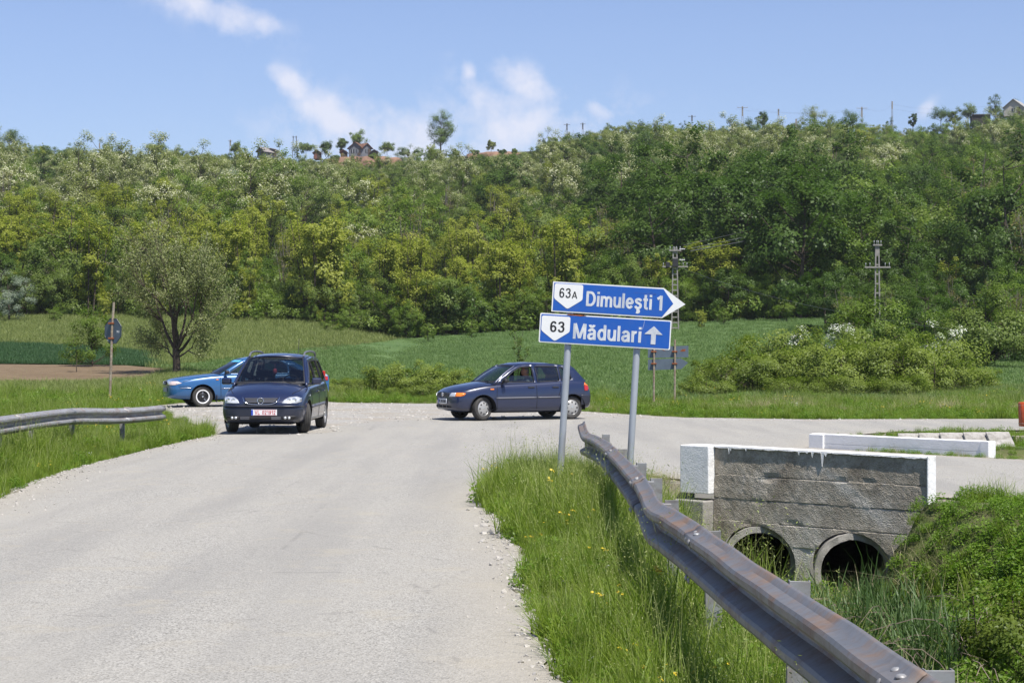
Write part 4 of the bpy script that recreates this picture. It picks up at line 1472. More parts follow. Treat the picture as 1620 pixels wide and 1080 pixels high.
b1 = scatter_region(dt, (1.5, 9, 7, 24), 34, {'c_': 9, 'b_': .5, 'a_': 2, 'd_': .1}, .85, 1.4)
b2 = scatter_region(lambda x, y: dt(x, y) & (x > 2.3) & (x < 4.5), (2.3, 4.5, 14, 22), 20, {'f_': 1, 'c_': 4, 'b_': .5}, 1.0, 1.7)
b3 = scatter_region(lambda x, y: dt(x, y) & (x > 4.3), (4.3, 9, 12, 23), 45, {'c_': 9, 'b_': .2, 'a_': 2}, .75, 1.2)
gn_scatter('ditch_weeds', *join(b1, b2, b3), C_grass, 'lush weeds and grass covering the ditch banks below the culvert', 'weeds')
e1 = scatter_region(lambda x, y: dt(x, y) & (x > 2.9) & (x < 3.95) & (y < 20.6) & (y > 15.6), (3.0, 4.6, 16, 21.5), 34, {'e_': 1}, .6, 1.05)
gn_scatter('reeds', *e1, C_grass, 'broad leaved dark green reeds in the ditch before the right pipe', 'reeds')


# left verge
def vl(x, y): return (x < np.interp(y, [2, 20.7, 26, 30, 33.8, 37.6, 41.5, 45.5, 49.6, 53.5], [-5.3, -5.62, -6.25, -6.55, -6.45, -5.95, -6.6, -8.0, -9.3, -10.3]) - .03)


c1 = scatter_region(vl, (-12, -5.3, 18, 41), 34, {'a_': 5, 'b_': 4, 'c_': 3, 'd_': .35}, .8, 1.35)
c2 = scatter_region(lambda x, y: vl(x, y) & (x < -5.9), (-19, -5.9, 40, 53), 22, {'a_': 4, 'b_': 3, 'c_': 3, 'd_': .2}, .9, 1.5)
c3 = scatter_region(lambda x, y: (x < -10) | (y > 55), (-24, -9, 40, 63), 12, {'a_': 4, 'b_': 3, 'c_': 3}, 1.1, 1.9)
c4 = scatter_region(lambda x, y: vl(x, y) & (x > -7.4), (-7.6, -5.4, 29, 40.5), 34, {'b_': 4, 'c_': 3}, 1.0, 1.4)
c5 = scatter_region(lambda x, y: vl(x, y) & (np.abs(x - np.interp(y, [6, 14, 22, 27.7, 30.6, 32.2, 33.5, 34.5, 35.6], [-7.2, -7.3, -7.42, -7.5, -7.55, -7.42, -7.1, -6.85, -6.58])) < .42), (-8.2, -6, 16, 36.5), 80, {'b_': 4, 'a_': 2, 'c_': 3}, 1.35, 1.95)
gn_scatter('verge_grass', *join(c1, c2, c3, c4, c5), C_grass, 'green grass on the left verge around the kinked guard rail', 'grass')


# beyond the junction: strip between the road and the fields
def beyond(x, y):
    e = np.interp(x, [-10, -6, -2.2, 0, 2.4, 4.4, 7.5, 12.7, 30], [56.5, 60.5, 59.8, 57.2, 51.6, 48.2, 47.0, 47.4, 50])
    return (y > e + .05) & ~((np.abs(y - (53.6 + .8 * np.sin(x * .31) + np.clip(x - 12, 0, 30) * .28)) < .45) & (x > 2) & (rng.uniform(0, 1, len(x)) < .75))


d1 = scatter_region(beyond, (-14, 22, 46.5, 66), 17, {'a_': 5, 'b_': 3, 'c_': 4, 'd_': .2}, .8, 1.5)
d2 = scatter_region(lambda x, y: beyond(x, y) & (x > 1), (2, 22, 46.8, 50), 20, {'a_': 4, 'c_': 4, 'd_': .15}, .5, .9)
d3 = scatter_region(lambda x, y: np.abs(y - (53.6 + .8 * np.sin(x * .31) + np.clip(x - 12, 0, 30) * .28)) < .7, (2, 22, 51, 60), 12, {'f_': 1}, .8, 1.2)
gn_scatter('meadow_strip', *join(d1, d2, d3), C_grass, 'rough grass strip with a brown band beyond the junction', 'grass')
# island at the right and the strip along the low parapet
i1 = scatter_region(lambda x, y: (((x - FP0[0]) * FN[0] + (y - FP0[1]) * FN[1]) > .35) & (y < 39.5) & (x > 5.6), (5.4, 16, 26, 40.5), 24, {'a_': 5, 'c_': 3, 'b_': 1}, .45, .9)
i2 = scatter_region(lambda x, y: (np.abs((x - FP0[0]) * FN[0] + (y - FP0[1]) * FN[1]) < .35) & (((x - FP0[0]) * FD[0] + (y - FP0[1]) * FD[1]) > 4.1), (5.4, 16, 20, 34), 60, {'a_': 5, 'c_': 3, 'f_': 1}, .3, .6)


def along_road(poly, n, off0, off1, mixk, s0, s1):
    """small tufts creeping over an edge line"""
    x = []; y = []
    rs = resample(poly, .05, False)
    for _ in range(n):
        i = r_.integers(0, len(rs)); x.append(rs[i][0] + r_.uniform(off0, off1)); y.append(rs[i][1] + r_.uniform(off0, off1))
    x = np.array(x); y = np.array(y); k = len(x)
    kk = list(mixk)
    p = np.array([mixk[q] for q in kk]); p = p / p.sum()
    pick = np.array([r_.choice(KI[kk[c]]) for c in r_.choice(len(kk), k, p=p)])
    s = r_.uniform(s0, s1, k)
    return np.stack([x, y, hgt(x, y)], 1), np.stack([np.zeros(k), np.zeros(k), r_.uniform(0, 6.28, k)], 1), np.stack([s, s, s], 1), pick


nearp = [tuple(FP0 - FN * .08 + FD * 1.2), tuple(FP0 - FN * .1 + FD * 5)]
i3 = along_road(nearp, 90, -.06, .06, {'a_': 3, 'c_': 2, 'f_': 1}, .25, .55)
i4 = along_road([(1.0, 25.6), (1.6, 25.0), (2.0, 24.1)], 60, -.25, .25, {'a_': 2, 'f_': 4, 'c_': 1}, .3, .6)
i5 = along_road([tuple(W0 + WD * 3.4 - WN * .1), tuple(W0 + WD * 6)], 110, -.1, .15, {'a_': 3, 'b_': 2, 'c_': 3}, .5, 1.0)
gn_scatter('island_grass', *join(i1, i2, i3, i4, i5), C_grass, 'short grass on the traffic island and round the parapets', 'grass')

# fields: drilled wheat and meadow texture as larger, sparser tufts
Mw = leaf_mat('wheat_blades', (.115, .185, .06), (.19, .27, .10), .4)
Mm = leaf_mat('meadow_blades', (.15, .19, .055), (.27, .30, .11), .4)
Md = leaf_mat('crop_blades', (.04, .095, .04), (.08, .15, .06), .35)
fk = []
for i in range(3):
    Q, v, _ = blades(110, .6, .10, .2, .018, .8, r_); fk.append(var_obj('a_wheat_%d' % i, Q, v, Mw))
for i in range(3):
    Q, v, _ = blades(90, .6, .12, .36, .016, .9, r_); fk.append(var_obj('b_meadow_%d' % i, Q, v, Mm))
Q, v, _ = blades(110, .6, .2, .35, .02, .6, r_); fk.append(var_obj('c_crop_0', Q, v, Md))
C_field = coll_of('field_kinds', fk)


def scatter_px(poly, n, picks, s0, s1, dmin, dmax, pxr):
    px = r_.uniform(*pxr, n); d = dmin * (dmax / dmin) ** r_.uniform(0, 1, n)
    x = (px - 810) * d / F
    m = pip_np(x, d, poly) if poly is not None else np.ones(n, bool)
    x, d = x[m], d[m]; k = len(x); s = r_.uniform(s0, s1, k)
    return np.stack([x, d, hgt(x, d) + .04], 1), np.stack([r_.normal(size=k) * .08, r_.normal(size=k) * .08, r_.uniform(0, 6.28, k)], 1), np.stack([s, s, s], 1), r_.choice(picks, k)


gn_scatter('wheat', *scatter_px(wheat_poly, 16000, [0, 1, 2], .7, 1.3, 60, 150, (100, 1750)), C_field, 'young bluish green wheat standing in the rising field', 'wheat')
meadow_ok = [G2(-200, 112), G2(60, 115), G2(235, 108), G2(260, 91), G2(330, 84.5), G2(250, 92.5), G2(400, 104.5), G2(560, 129), G2(650, 152), G2(-200, 156)]
mA = scatter_px(meadow_ok, 9000, [3, 4, 5], .7, 1.4, 80, 156, (-100, 700))
mB = scatter_px([G2(-100, 62), G2(330, 62), G2(540, 61), G2(400, 78), G2(330, 84), G2(262, 88), G2(235, 79), G2(120, 74.5), G2(-100, 73.5)], 5000, [3, 4, 5], .5, 1.0, 61, 90, (-100, 600))
mC = scatter_px([G2(1080, 60), G2(1800, 58), G2(1800, 75), G2(1300, 66)], 2500, [3, 4, 5], .5, .9, 56, 78, (1050, 1750))
gn_scatter('meadow', *join(mA, mB, mC), C_field, 'pale green meadow grass below the wooded slope', 'grass')
gn_scatter('dark_crop', *scatter_px([G2(-500, 97), G2(190, 94.5), G2(250, 93), G2(230, 108), G2(60, 114), G2(-500, 116)], 2600, [6], .6, 1.0, 92, 116, (-60, 300)), C_field, 'dark green crop strip behind the ploughed soil', 'crop')

# loose stones
def stone(i):
    bm = bmesh.new(); bmesh.ops.create_icosphere(bm, subdivisions=1, radius=.02)
    for v in bm.verts: v.co = Vector((v.co.x * 1.2, v.co.y, v.co.z * .6)) * random.uniform(.7, 1.25)
    me = bpy.data.meshes.new('stone_%d' % i); bm.to_mesh(me); bm.free(); me.materials.append(M_stone)
    return bpy.data.objects.new('stone_%d' % i, me)


M_stone = plain('pale_limestone', (.50, .475, .43), .9, var=.2, scale=20)
C_stone = coll_of('stone_kinds', [stone(i) for i in range(4)])


def stones(x, y, s0, s1, dz=.025):
    k = len(x); s = s0 * (s1 / s0) ** (r_.uniform(0, 1, k) ** 2.2)
    return np.stack([x, y, hgt(x, y) + dz], 1), r_.uniform(0, 6.28, (k, 3)) * [.15, .15, 1], np.stack([s, s, s], 1), r_.integers(0, 4, k)


n = 9000
x = r_.uniform(-14, 4, n); y = r_.uniform(38, 61, n); m_ = pip_np(x, y, gravel_poly)
sA = stones(x[m_], y[m_], .5, 2.6)
xx = []; yy = []
for q in resample([(.5, -2), (.35, 5), (.2, 9.7), (.08, 12.9), (-.1, 16.7), (-.22, 19), (-.33, 21), (-.2, 23)], .01, False):
    if r_.uniform() < .75: xx.append(q[0] - abs(r_.normal() * .12) + .06); yy.append(q[1])
sB = stones(np.array(xx), np.array(yy), .18, 1.1, .024)
xx = []; yy = []
for q in resample([(-5.5, 12), (-5.62, 20.7), (-6.25, 26), (-6.55, 30), (-6.45, 33.8), (-5.95, 37.6)], .014, False):
    xx.append(q[0] + abs(r_.normal() * .35) - .1); yy.append(q[1])
sC = stones(np.array(xx), np.array(yy), .2, 1.0, .024)
n = 500; x = r_.uniform(-5, 0, n); y = r_.uniform(5, 40, n); sD = stones(x, y, .12, .5, .023)
n = 900; x = r_.uniform(2.6, 10.5, n); y = r_.uniform(45.9, 49, n); m_ = (y > np.interp(x, [2.6, 4.4, 7.5, 10.5], [48, 46.9, 46.1, 46.4])) & (y < np.interp(x, [2.6, 4.4, 7.5, 10.5], [49.8, 48, 47, 47]))
sE = stones(x[m_], y[m_], .4, 1.6)
# white broken lime stones in the notch of the verge
n = 130; sF_ = stones(r_.normal(-.08, .12, n), r_.normal(17.4, .9, n), .4, 2.2, .024)
gn_scatter('loose_stones', *join(sA, sB, sC, sD, sE, sF_), C_stone, 'loose pale limestone chips strewn over the road edges', 'stones')
#PART4
# ------------------------------------------------------------------ cars
def car_paint(name, c, c2=None):
    t = NT(name)
    f = t.noise(3, 3, vec=t.obj())
    dustz = t.sep(t.obj(), 'Z')
    t.color(t.mix(t.math('MULTIPLY', f, .3), c, tuple(q * .75 + .006 for q in c)))
    t.set(rough=.3, metal=.15, coat=1.0, coatr=.04, spec=.6)
    return t.m


def glass_mat(name, tint, gl=.09):
    t = NT(name)
    tr = t.n.new('ShaderNodeBsdfTransparent'); tr.inputs[0].default_value = (*tint, 1)
    gs = t.n.new('ShaderNodeBsdfGlossy'); gs.inputs['Roughness'].default_value = .02
    lw = t.n.new('ShaderNodeFresnel'); lw.inputs[0].default_value = 1.5
    ad = t.math('ADD', lw.outputs[0], gl - .04, clamp=True)
    mx = t.n.new('ShaderNodeMixShader'); t.l.new(ad, mx.inputs[0])
    t.l.new(tr.outputs[0], mx.inputs[1]); t.l.new(gs.outputs[0], mx.inputs[2]); t.l.new(mx.outputs[0], t.out.inputs[0])
    t.n.remove(t.b)
    return t.m


def solid(name, c, rough=.5, metal=0.0, coat=0.0):
    t = NT(name)
    f = t.noise(25, 2, vec=t.obj())
    t.color(t.mix(t.math('MULTIPLY', f, .2), c, tuple(q * .8 for q in c))).set(rough=rough, metal=metal, coat=coat)
    return t.m


P_navy = car_paint('navy_car_paint', (.007, .014, .052))
P_navy2 = car_paint('violet_navy_car_paint', (.008, .016, .055))
P_blue = car_paint('metallic_blue_car_paint', (.018, .105, .27))
M_glass = glass_mat('car_glass', (.42, .50, .47)); M_glass_d = glass_mat('dark_car_glass', (.36, .42, .43), .07)
M_plast = solid('black_plastic', (.018, .018, .02), .55); M_bump = solid('navy_bumper_plastic', (.016, .019, .034), .42, 0, .3)
M_tyre = solid('tyre_rubber', (.045, .043, .040), .85); M_rim = solid('silver_wheel_paint', (.42, .42, .42), .35, .6)
M_cap = solid('grey_hubcap', (.36, .36, .35), .5, .2); M_chrome = solid('chrome', (.75, .75, .76), .12, 1.0)
M_lens = solid('clear_headlight', (.62, .64, .66), .12, .35, 1.0); M_refl = solid('lamp_reflector', (.78, .80, .82), .08, .9)
M_orange = solid('orange_lens', (.80, .20, .015), .25, 0, .8); M_red = solid('red_lens', (.42, .015, .012), .25, 0, .8)
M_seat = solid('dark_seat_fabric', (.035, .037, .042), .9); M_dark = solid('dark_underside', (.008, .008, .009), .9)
M_plate_w = solid('plate_white', (.72, .73, .74), .4); M_plate_b = solid('plate_blue', (.02, .06, .42), .4)
M_plred = solid('plate_red', (.55, .03, .03), .5)
M_strip = solid('grey_rub_strip', (.12, .125, .15), .5)
M_sunstrip = solid('pale_blue_sunstrip', (.10, .42, .62), .5)
M_white_p = solid('white_ring_paint', (.75, .75, .75), .4)


def gsmooth(a, s):
    k = np.exp(-.5 * (np.arange(-12, 13) / s) ** 2); k /= k.sum()
    p = np.concatenate([np.full(12, a[0]), a, np.full(12, a[-1])])
    return np.convolve(p, k, 'valid')


class Car:
    """local frame: +x forward, +y left, z up, origin on the ground under the middle"""
    def __init__(s, name, label, cat, loc, heading, st, wheels, wr, paint, sm=1.6):
        s.root = empty(name, loc, heading); tag(s.root, label, cat)
        s.paint = paint
        st = sorted(st)
        X = np.array([q[0] for q in st])
        x = np.linspace(X[0], X[-1], 110)
        s.X = x
        # densify ends for the rounded nose and tail
        s.w, s.zb, s.zs, s.zt = [gsmooth(np.interp(x, X, [q[i] for q in st]), sm) for i in (1, 2, 3, 4)]
        s.w = np.interp(x, X, [q[1] for q in st])
        s.w = np.concatenate([s.w[:5], gsmooth(s.w, sm)[5:-5], s.w[-5:]])
        s.wheels = wheels; s.wr = wr
        s.build_body()

    def ring(s, i):
        w, zb, zs, zt = s.w[i], s.zb[i], s.zs[i], s.zt[i]
        H = zs - zb
        h = [(0, zb), (w * .72, zb), (w * .90, zb + .02), (w * .965, zb + .07), (w * .985, zb + .22 * H), (w, zb + .40 * H), (w, zb + .55 * H), (w * .995, zb + .70 * H), (w * .975, zb + .82 * H),
             (w * .95, zb + .92 * H), (w * .915, zb + .98 * H), (w * .86, zs), (w * .72, zs + (zt - zs) * .45), (w * .45, zs + (zt - zs) * .8), (0, zt)]
        return h

    def build_body(s):
        V = []; Fc = []
        n = None
        for i, x in enumerate(s.X):
            h = s.ring(i)
            full = h + [(-a, b) for a, b in reversed(h[1:-1])]
            n = len(full)
            V += [(x, a, b) for a, b in full]
        for i in range(len(s.X) - 1):
            for k in range(n):
                k2 = (k + 1) % n
                Fc.append((i * n + k, i * n + k2, (i + 1) * n + k2, (i + 1) * n + k))
        Fc.append(tuple(range(n)))
        Fc.append(tuple((len(s.X) - 1) * n + k for k in range(n - 1, -1, -1)))
        o = mesh('body', V, Fc, s.paint, s.root, smooth=True)
        bm = bmesh.new(); bm.from_mesh(o.data); bmesh.ops.recalc_face_normals(bm, faces=bm.faces)
        s.bvh = BVHTree.FromBMesh(bm)
        for e in bm.edges:
            if len(e.link_faces) == 2 and e.calc_face_angle(0) > R(42): e.smooth = False
        bm.to_mesh(o.data); bm.free()
        s.body = o
        # wheel openings: cut with drums
        cut = MB()
        for wx in s.wheels:
            cut.prism([(wx + (s.wr + .055) * math.cos(t), s.wr + (s.wr + .055) * math.sin(t)) for t in np.linspace(0, 2 * math.pi, 40, endpoint=False)], -1.2, -.50, 'Y')
            cut.prism([(wx + (s.wr + .055) * math.cos(t), s.wr + (s.wr + .055) * math.sin(t)) for t in np.linspace(0, 2 * math.pi, 40, endpoint=False)], .50, 1.2, 'Y')
        me = bpy.data.meshes.new('cutter'); me.from_pydata(cut.v, [], cut.f)
        bm = bmesh.new(); bm.from_mesh(me); bmesh.ops.recalc_face_normals(bm, faces=bm.faces); bm.to_mesh(me); bm.free()
        me.materials.append(M_dark)
        co = bpy.data.objects.new('cutter', me); COL.objects.link(co)
        o.data.materials.append(M_dark)
        co.data.materials.clear(); co.data.materials.append(M_dark)
        md = o.modifiers.new('b', 'BOOLEAN'); md.operation = 'DIFFERENCE'; md.object = co; md.solver = 'EXACT'; md.material_mode = 'TRANSFER'
        co.matrix_world = Matrix.Translation(s.root.location) @ Matrix.Rotation(s.root.rotation_euler.z, 4, 'Z')
        bpy.context.view_layer.update()
        dg = bpy.context.evaluated_depsgraph_get()
        nm = bpy.data.meshes.new_from_object(o.evaluated_get(dg))
        o.modifiers.clear(); o.data = nm; nm.name = 'body'
        bpy.data.objects.remove(co)
        # inner wells
        for wx in s.wheels:
            for sg in (1, -1):
                m = MB()
                rr = s.wr + .053
                pr = [(rr, .50), (rr, .0), (0, .0)]
                m.lathe([(rr, .47 * sg + .36 * sg), (rr, .47 * sg), (0.001, .47 * sg)], 'Y', 40, (wx, 0, s.wr))
                m2 = MB(); m2.v = [v for v in m.v]; m2.f = [f for f in m.f if sum(m.v[i][2] for i in f) / len(f) > .22]
                m2.build('wheel_arch_liner', M_dark, s.root, smooth=True)

    def ray(s, axis, a, b):
        if axis == 'F': h = s.bvh.ray_cast(Vector((6, a, b)), Vector((-1, 0, 0)))
        elif axis == 'B': h = s.bvh.ray_cast(Vector((-6, a, b)), Vector((1, 0, 0)))
        elif axis == 'L': h = s.bvh.ray_cast(Vector((a, 4, b)), Vector((0, -1, 0)))
        elif axis == 'R': h = s.bvh.ray_cast(Vector((a, -4, b)), Vector((0, 1, 0)))
        else: h = s.bvh.ray_cast(Vector((a, b, 4)), Vector((0, 0, -1)))
        return h

    def patch(s, name, axis, poly, mat, off=.006, step=.05, thick=None, parent=None, smooth=True):
        """surface piece lying on the body, outline given in the projection plane"""
        vs, fs = fill(resample(poly, step), (), step)
        V = []
        for a, b in vs:
            h = s.ray(axis, a, b)
            if h[0] is None:
                k = .98
                for _ in range(12):
                    h = s.ray(axis, a * k if axis != 'L' and axis != 'R' else a, b * (1 if axis in 'FB' else 1)); k -= .03
                    if h[0] is not None: break
            if h[0] is None: p = Vector((0, 0, 0)); nn_ = Vector((0, 0, 0))
            else: p, nn_ = h[0].copy(), h[1]
            if axis in 'FB': p.y, p.z = a, b
            elif axis in 'LR': p.x, p.z = a, b
            V.append(p + {'F': Vector((1, 0, 0)), 'B': Vector((-1, 0, 0)), 'L': Vector((0, 1, 0)), 'R': Vector((0, -1, 0)), 'T': Vector((0, 0, 1))}[axis] * off)
        o = mesh(name, V, fs, mat, parent or s.root, smooth=smooth)
        bm = bmesh.new(); bm.from_mesh(o.data)
        out = {'F': Vector((1, 0, 0)), 'B': Vector((-1, 0, 0)), 'L': Vector((0, 1, 0)), 'R': Vector((0, -1, 0)), 'T': Vector((0, 0, 1))}[axis]
        for f in bm.faces:
            f.normal_update()
            if f.normal.dot(out) < 0: f.normal_flip()
        bm.to_mesh(o.data); bm.free()
        sd = o.modifiers.new('t', 'SOLIDIFY'); sd.thickness = thick or off * 1.6; sd.offset = -1
        return o

    def line(s, name, axis, pts, w, mat, off=.003, parent=None):
        pts = resample(pts, .06, False)
        L_ = []; R_ = []
        for i, p in enumerate(pts):
            a = Vector(pts[max(i - 1, 0)]); c = Vector(pts[min(i + 1, len(pts) - 1)])
            d = (c - a).normalized(); n_ = Vector((-d.y, d.x)) * w / 2
            L_.append(Vector(p) + n_); R_.append(Vector(p) - n_)
        V = []; Fc = []
        outv = {'F': Vector((1, 0, 0)), 'B': Vector((-1, 0, 0)), 'L': Vector((0, 1, 0)), 'R': Vector((0, -1, 0)), 'T': Vector((0, 0, 1))}[axis]
        prev = None
        for q in range(len(L_)):
            for v in (L_[q], R_[q]):
                h = s.ray(axis, v.x, v.y)
                p = (h[0] + outv * off) if h[0] is not None else (prev if prev is not None else Vector((0, 0, 0)))
                prev = p
                V.append(p)
        for i in range(len(L_) - 1): Fc.append((2 * i, 2 * i + 1, 2 * i + 3, 2 * i + 2))
        o = mesh(name, V, Fc, mat, parent or s.root, smooth=True)
        sd = o.modifiers.new('t', 'SOLIDIFY'); sd.thickness = .004; sd.offset = 0
        return o

    # ---- greenhouse
    def glasshouse(s, outline, windows, yb, yt, zbelt, zroof, glass, open_win=None, frame_mat=None, bow=.03, top_strip=None):
        """outline / windows in (x,z); side wall leans from yb at zbelt to yt at zroof"""
        def Y(x, z):
            f = min(1.2, max(-.3, (z - zbelt) / (zroof - zbelt)))
            xx = (x - s.gx0) / max(.01, s.gx1 - s.gx0)
            return yb + (yt - yb) * f + .028 * math.sin(math.pi * min(1, max(0, f))) - .035 * abs(2 * xx - 1) ** 3
        s.Y = Y
        for sg in (1, -1):
            vs, fs = fill(resample(outline, .07), [resample(w, .07) for w in windows], .12)
            V = [(x, sg * Y(x, z), z) for x, z in vs]
            o = mesh('side_frame', V, fs, s.paint, s.root, smooth=True)
            bm = bmesh.new(); bm.from_mesh(o.data)
            for f in bm.faces:
                f.normal_update()
                if f.normal.y * sg < 0: f.normal_flip()
            bm.to_mesh(o.data); bm.free()
            sd = o.modifiers.new('t', 'SOLIDIFY'); sd.thickness = .045; sd.offset = -1
            for wi, wpoly in enumerate(windows):
                # rubber frame
                m = MB()
                ring_ = resample(wpoly, .07)
                m.tube([(x, sg * (Y(x, z) + .002), z) for x, z in ring_ + [ring_[0]]], .0085, 5, cap=False)
                fr = m.build('window_frame', frame_mat or M_plast, s.root)
                g = wpoly
                if open_win and (wi, sg) in open_win: g = open_win[(wi, sg)]
                vs, fs = fill(resample(g, .12), (), .15)
                o = mesh('window', [(x, sg * (Y(x, z) - .010), z) for x, z in vs], fs, glass, s.root, smooth=True)

    def screen(s, name, B, T, yb, yt, bowb, bowt, bulge, glass, border=.035, off=0.0, strip=None):
        """B, T = (x, z) at the lower and upper edge in the middle of the car"""
        nu, nv = 16, 10
        sgn = 1 if B[0] > T[0] else -1
        def pt(u, v, o=0):
            yy = (yb + (yt - yb) * v) * u
            bw = bowb + (bowt - bowb) * v
            x = B[0] + (T[0] - B[0]) * v - sgn * bw * u * u
            z = B[1] + (T[1] - B[1]) * v
            nx, nz = (B[1] - T[1]) * -1, (B[0] - T[0])
            nl = math.hypot(nx, nz); nx, nz = nx / nl * sgn, nz / nl * sgn
            k = bulge * math.sin(math.pi * v) + o
            return (x + nx * k, yy, z + nz * k)
        V = [pt(-1 + 2 * i / nu, j / nv) for j in range(nv + 1) for i in range(nu + 1)]
        Fc = [(j * (nu + 1) + i, j * (nu + 1) + i + 1, (j + 1) * (nu + 1) + i + 1, (j + 1) * (nu + 1) + i) for j in range(nv) for i in range(nu)]
        g = mesh(name, V, Fc, glass, s.root, smooth=True)
        # black printed border
        m = MB()
        lw = border
        def band(u0, u1, v0, v1, nu_, nv_):
            VV = [pt(u0 + (u1 - u0) * i / nu_, v0 + (v1 - v0) * j / nv_, .004) for j in range(nv_ + 1) for i in range(nu_ + 1)]
            m.add(VV, [(j * (nu_ + 1) + i, j * (nu_ + 1) + i + 1, (j + 1) * (nu_ + 1) + i + 1, (j + 1) * (nu_ + 1) + i) for j in range(nv_) for i in range(nu_)])
        fu = lw / yb * 1.0
        band(-1, -1 + fu, 0, 1, 1, 10); band(1 - fu, 1, 0, 1, 1, 10)
        band(-1 + fu, 1 - fu, 0, .06, 14, 1); band(-1 + fu, 1 - fu, .95, 1, 14, 1)
        m.build('screen_border', M_plast, s.root, smooth=True)
        if strip:
            m = MB(); band(-.96, .96, .80, .97, 14, 2); m.build('sun_strip', strip, s.root, smooth=True)
        # A pillars
        for sg in (1, -1):
            m = MB()
            m.tube([pt(sg * 1.015, j / 10, .002) for j in range(-1, 11)], .030, 8)
            m.build('pillar', s.paint, s.root, smooth=True)
        s.pt = pt
        return g

    def roof(s, prof, yts, crown, bowf, bowr, xf, xr):
        """prof: list (x, z) of the roof's middle line"""
        nu, nx_ = 14, 24
        V = []
        xs_ = np.linspace(xf, xr, nx_ + 1)
        for j, x in enumerate(xs_):
            t = j / nx_
            for i in range(nu + 1):
                u = -1 + 2 * i / nu
                yt = np.interp(x, [q[0] for q in yts], [q[1] for q in yts])
                xx = x - bowf * u * u * (1 - t) + bowr * u * u * t
                z = np.interp(x, [q[0] for q in prof], [q[1] for q in prof]) - crown * u ** 2 - .03 * u ** 8
                V.append((xx, yt * u, z))
        Fc = [(j * (nu + 1) + i, j * (nu + 1) + i + 1, (j + 1) * (nu + 1) + i + 1, (j + 1) * (nu + 1) + i) for j in range(nx_) for i in range(nu)]
        o = mesh('roof', V, Fc, s.paint, s.root, smooth=True)
        bm = bmesh.new(); bm.from_mesh(o.data)
        for f in bm.faces:
            f.normal_update()
            if f.normal.z < 0: f.normal_flip()
        bm.to_mesh(o.data); bm.free()
        sd = o.modifiers.new('t', 'SOLIDIFY'); sd.thickness = .03; sd.offset = -1
        return o

    def wheel(s, wx, sg, y, steer, kind, width=.175):
        w = empty('wheel', (wx, sg * y, s.wr), 0, s.root)
        w.rotation_euler = (0, 0, R(steer))
        r = s.wr; hw = width / 2; rr = r * .66
        m = MB()
        m.lathe([(rr, -hw * .8), (r * .80, -hw), (r * .93, -hw * .98), (r * .985, -hw * .82), (r, -hw * .6), (r, hw * .6), (r * .985, hw * .82), (r * .93, hw * .98), (r * .80, hw), (rr, hw * .8)], 'Y', 44)
        ty = m.build('tyre', M_tyre, w, sharp=60)
        g = MB()
        for k in range(3): g.lathe([(r * 1.002, -hw * .36 + k * hw * .36 - .004), (r * 1.002, -hw * .36 + k * hw * .36 + .004)], 'Y', 44)
        g.build('tread_groove', M_dark, w)
        o = sg
        def L(pr, name, mat, n=36):
            mm = MB(); mm.lathe([(a, b * o) for a, b in pr], 'Y', n); return mm.build(name, mat, w, sharp=35)
        if kind == 'cap':
            L([(rr + .004, hw * .78), (rr - .012, hw * .88), (rr * .90, hw * .80)], 'rim', M_rim)
            L([(rr * .93, hw * .72), (rr * .8, hw * .95), (rr * .45, hw * 1.06), (rr * .2, hw * 1.12), (0.001, hw * 1.13)], 'hubcap', M_cap)
            for k in range(8):
                t = 2 * math.pi * k / 8
                mm = MB(); mm.prism([(rr * .80 * math.cos(t - .13), rr * .80 * math.sin(t - .13)), (rr * .80 * math.cos(t + .13), rr * .80 * math.sin(t + .13)), (rr * .60 * math.cos(t + .10), rr * .60 * math.sin(t + .10)), (rr * .60 * math.cos(t - .10), rr * .60 * math.sin(t - .10))],
                                    min(o * hw * .9, o * hw * 1.06), max(o * hw * .9, o * hw * 1.06), 'Y'); mm.build('vent', M_dark, w)
            L([(.03, hw * 1.15), (.001, hw * 1.17)], 'badge', M_chrome, 12)
        elif kind == 'alloy':
            L([(rr + .004, hw * .80), (rr - .008, hw * .90), (rr * .90, hw * .72), (rr * .86, -hw * .4)], 'rim', M_rim)
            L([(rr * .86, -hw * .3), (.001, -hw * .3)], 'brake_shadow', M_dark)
            for k in range(6):
                t = 2 * math.pi * k / 6
                mm = MB(); ca, sa = math.cos(t), math.sin(t)
                a, b = .036, .028
                q = [(rr * .18 * ca - a * sa, rr * .18 * sa + a * ca), (rr * .18 * ca + a * sa, rr * .18 * sa - a * ca), (rr * .92 * ca + b * sa, rr * .92 * sa - b * ca), (rr * .92 * ca - b * sa, rr * .92 * sa + b * ca)]
                mm.prism(q, min(o * hw * .55, o * hw * .85), max(o * hw * .55, o * hw * .85), 'Y'); mm.build('spoke', M_rim, w, bevel=.005)
            L([(.055, hw * .6), (.05, hw * .9), (.001, hw * .92)], 'hub', M_rim, 20)
        else:
            L([(rr + .004, hw * .78), (rr + .002, hw * .93), (rr * .86, hw * .90), (rr * .84, hw * .7)], 'rim', M_white_p)
            L([(rr * .85, hw * .45), (rr * .62, hw * .40), (rr * .5, hw * .62), (rr * .3, hw * .62), (rr * .25, hw * .8), (.001, hw * .82)], 'wheel_disc', M_plast)
            for k in range(5):
                t = 2 * math.pi * k / 5 + .3
                mm = MB(); mm.box((rr * .55 * math.cos(t), o * hw * .58, rr * .55 * math.sin(t)), (.075, .02, .04), (0, -t, 0)); mm.build('disc_slot', M_strip if k % 2 else M_dark, w, bevel=.003)
            L([(.022, hw * .84), (.001, hw * .86)], 'badge', M_chrome, 12)
        return w

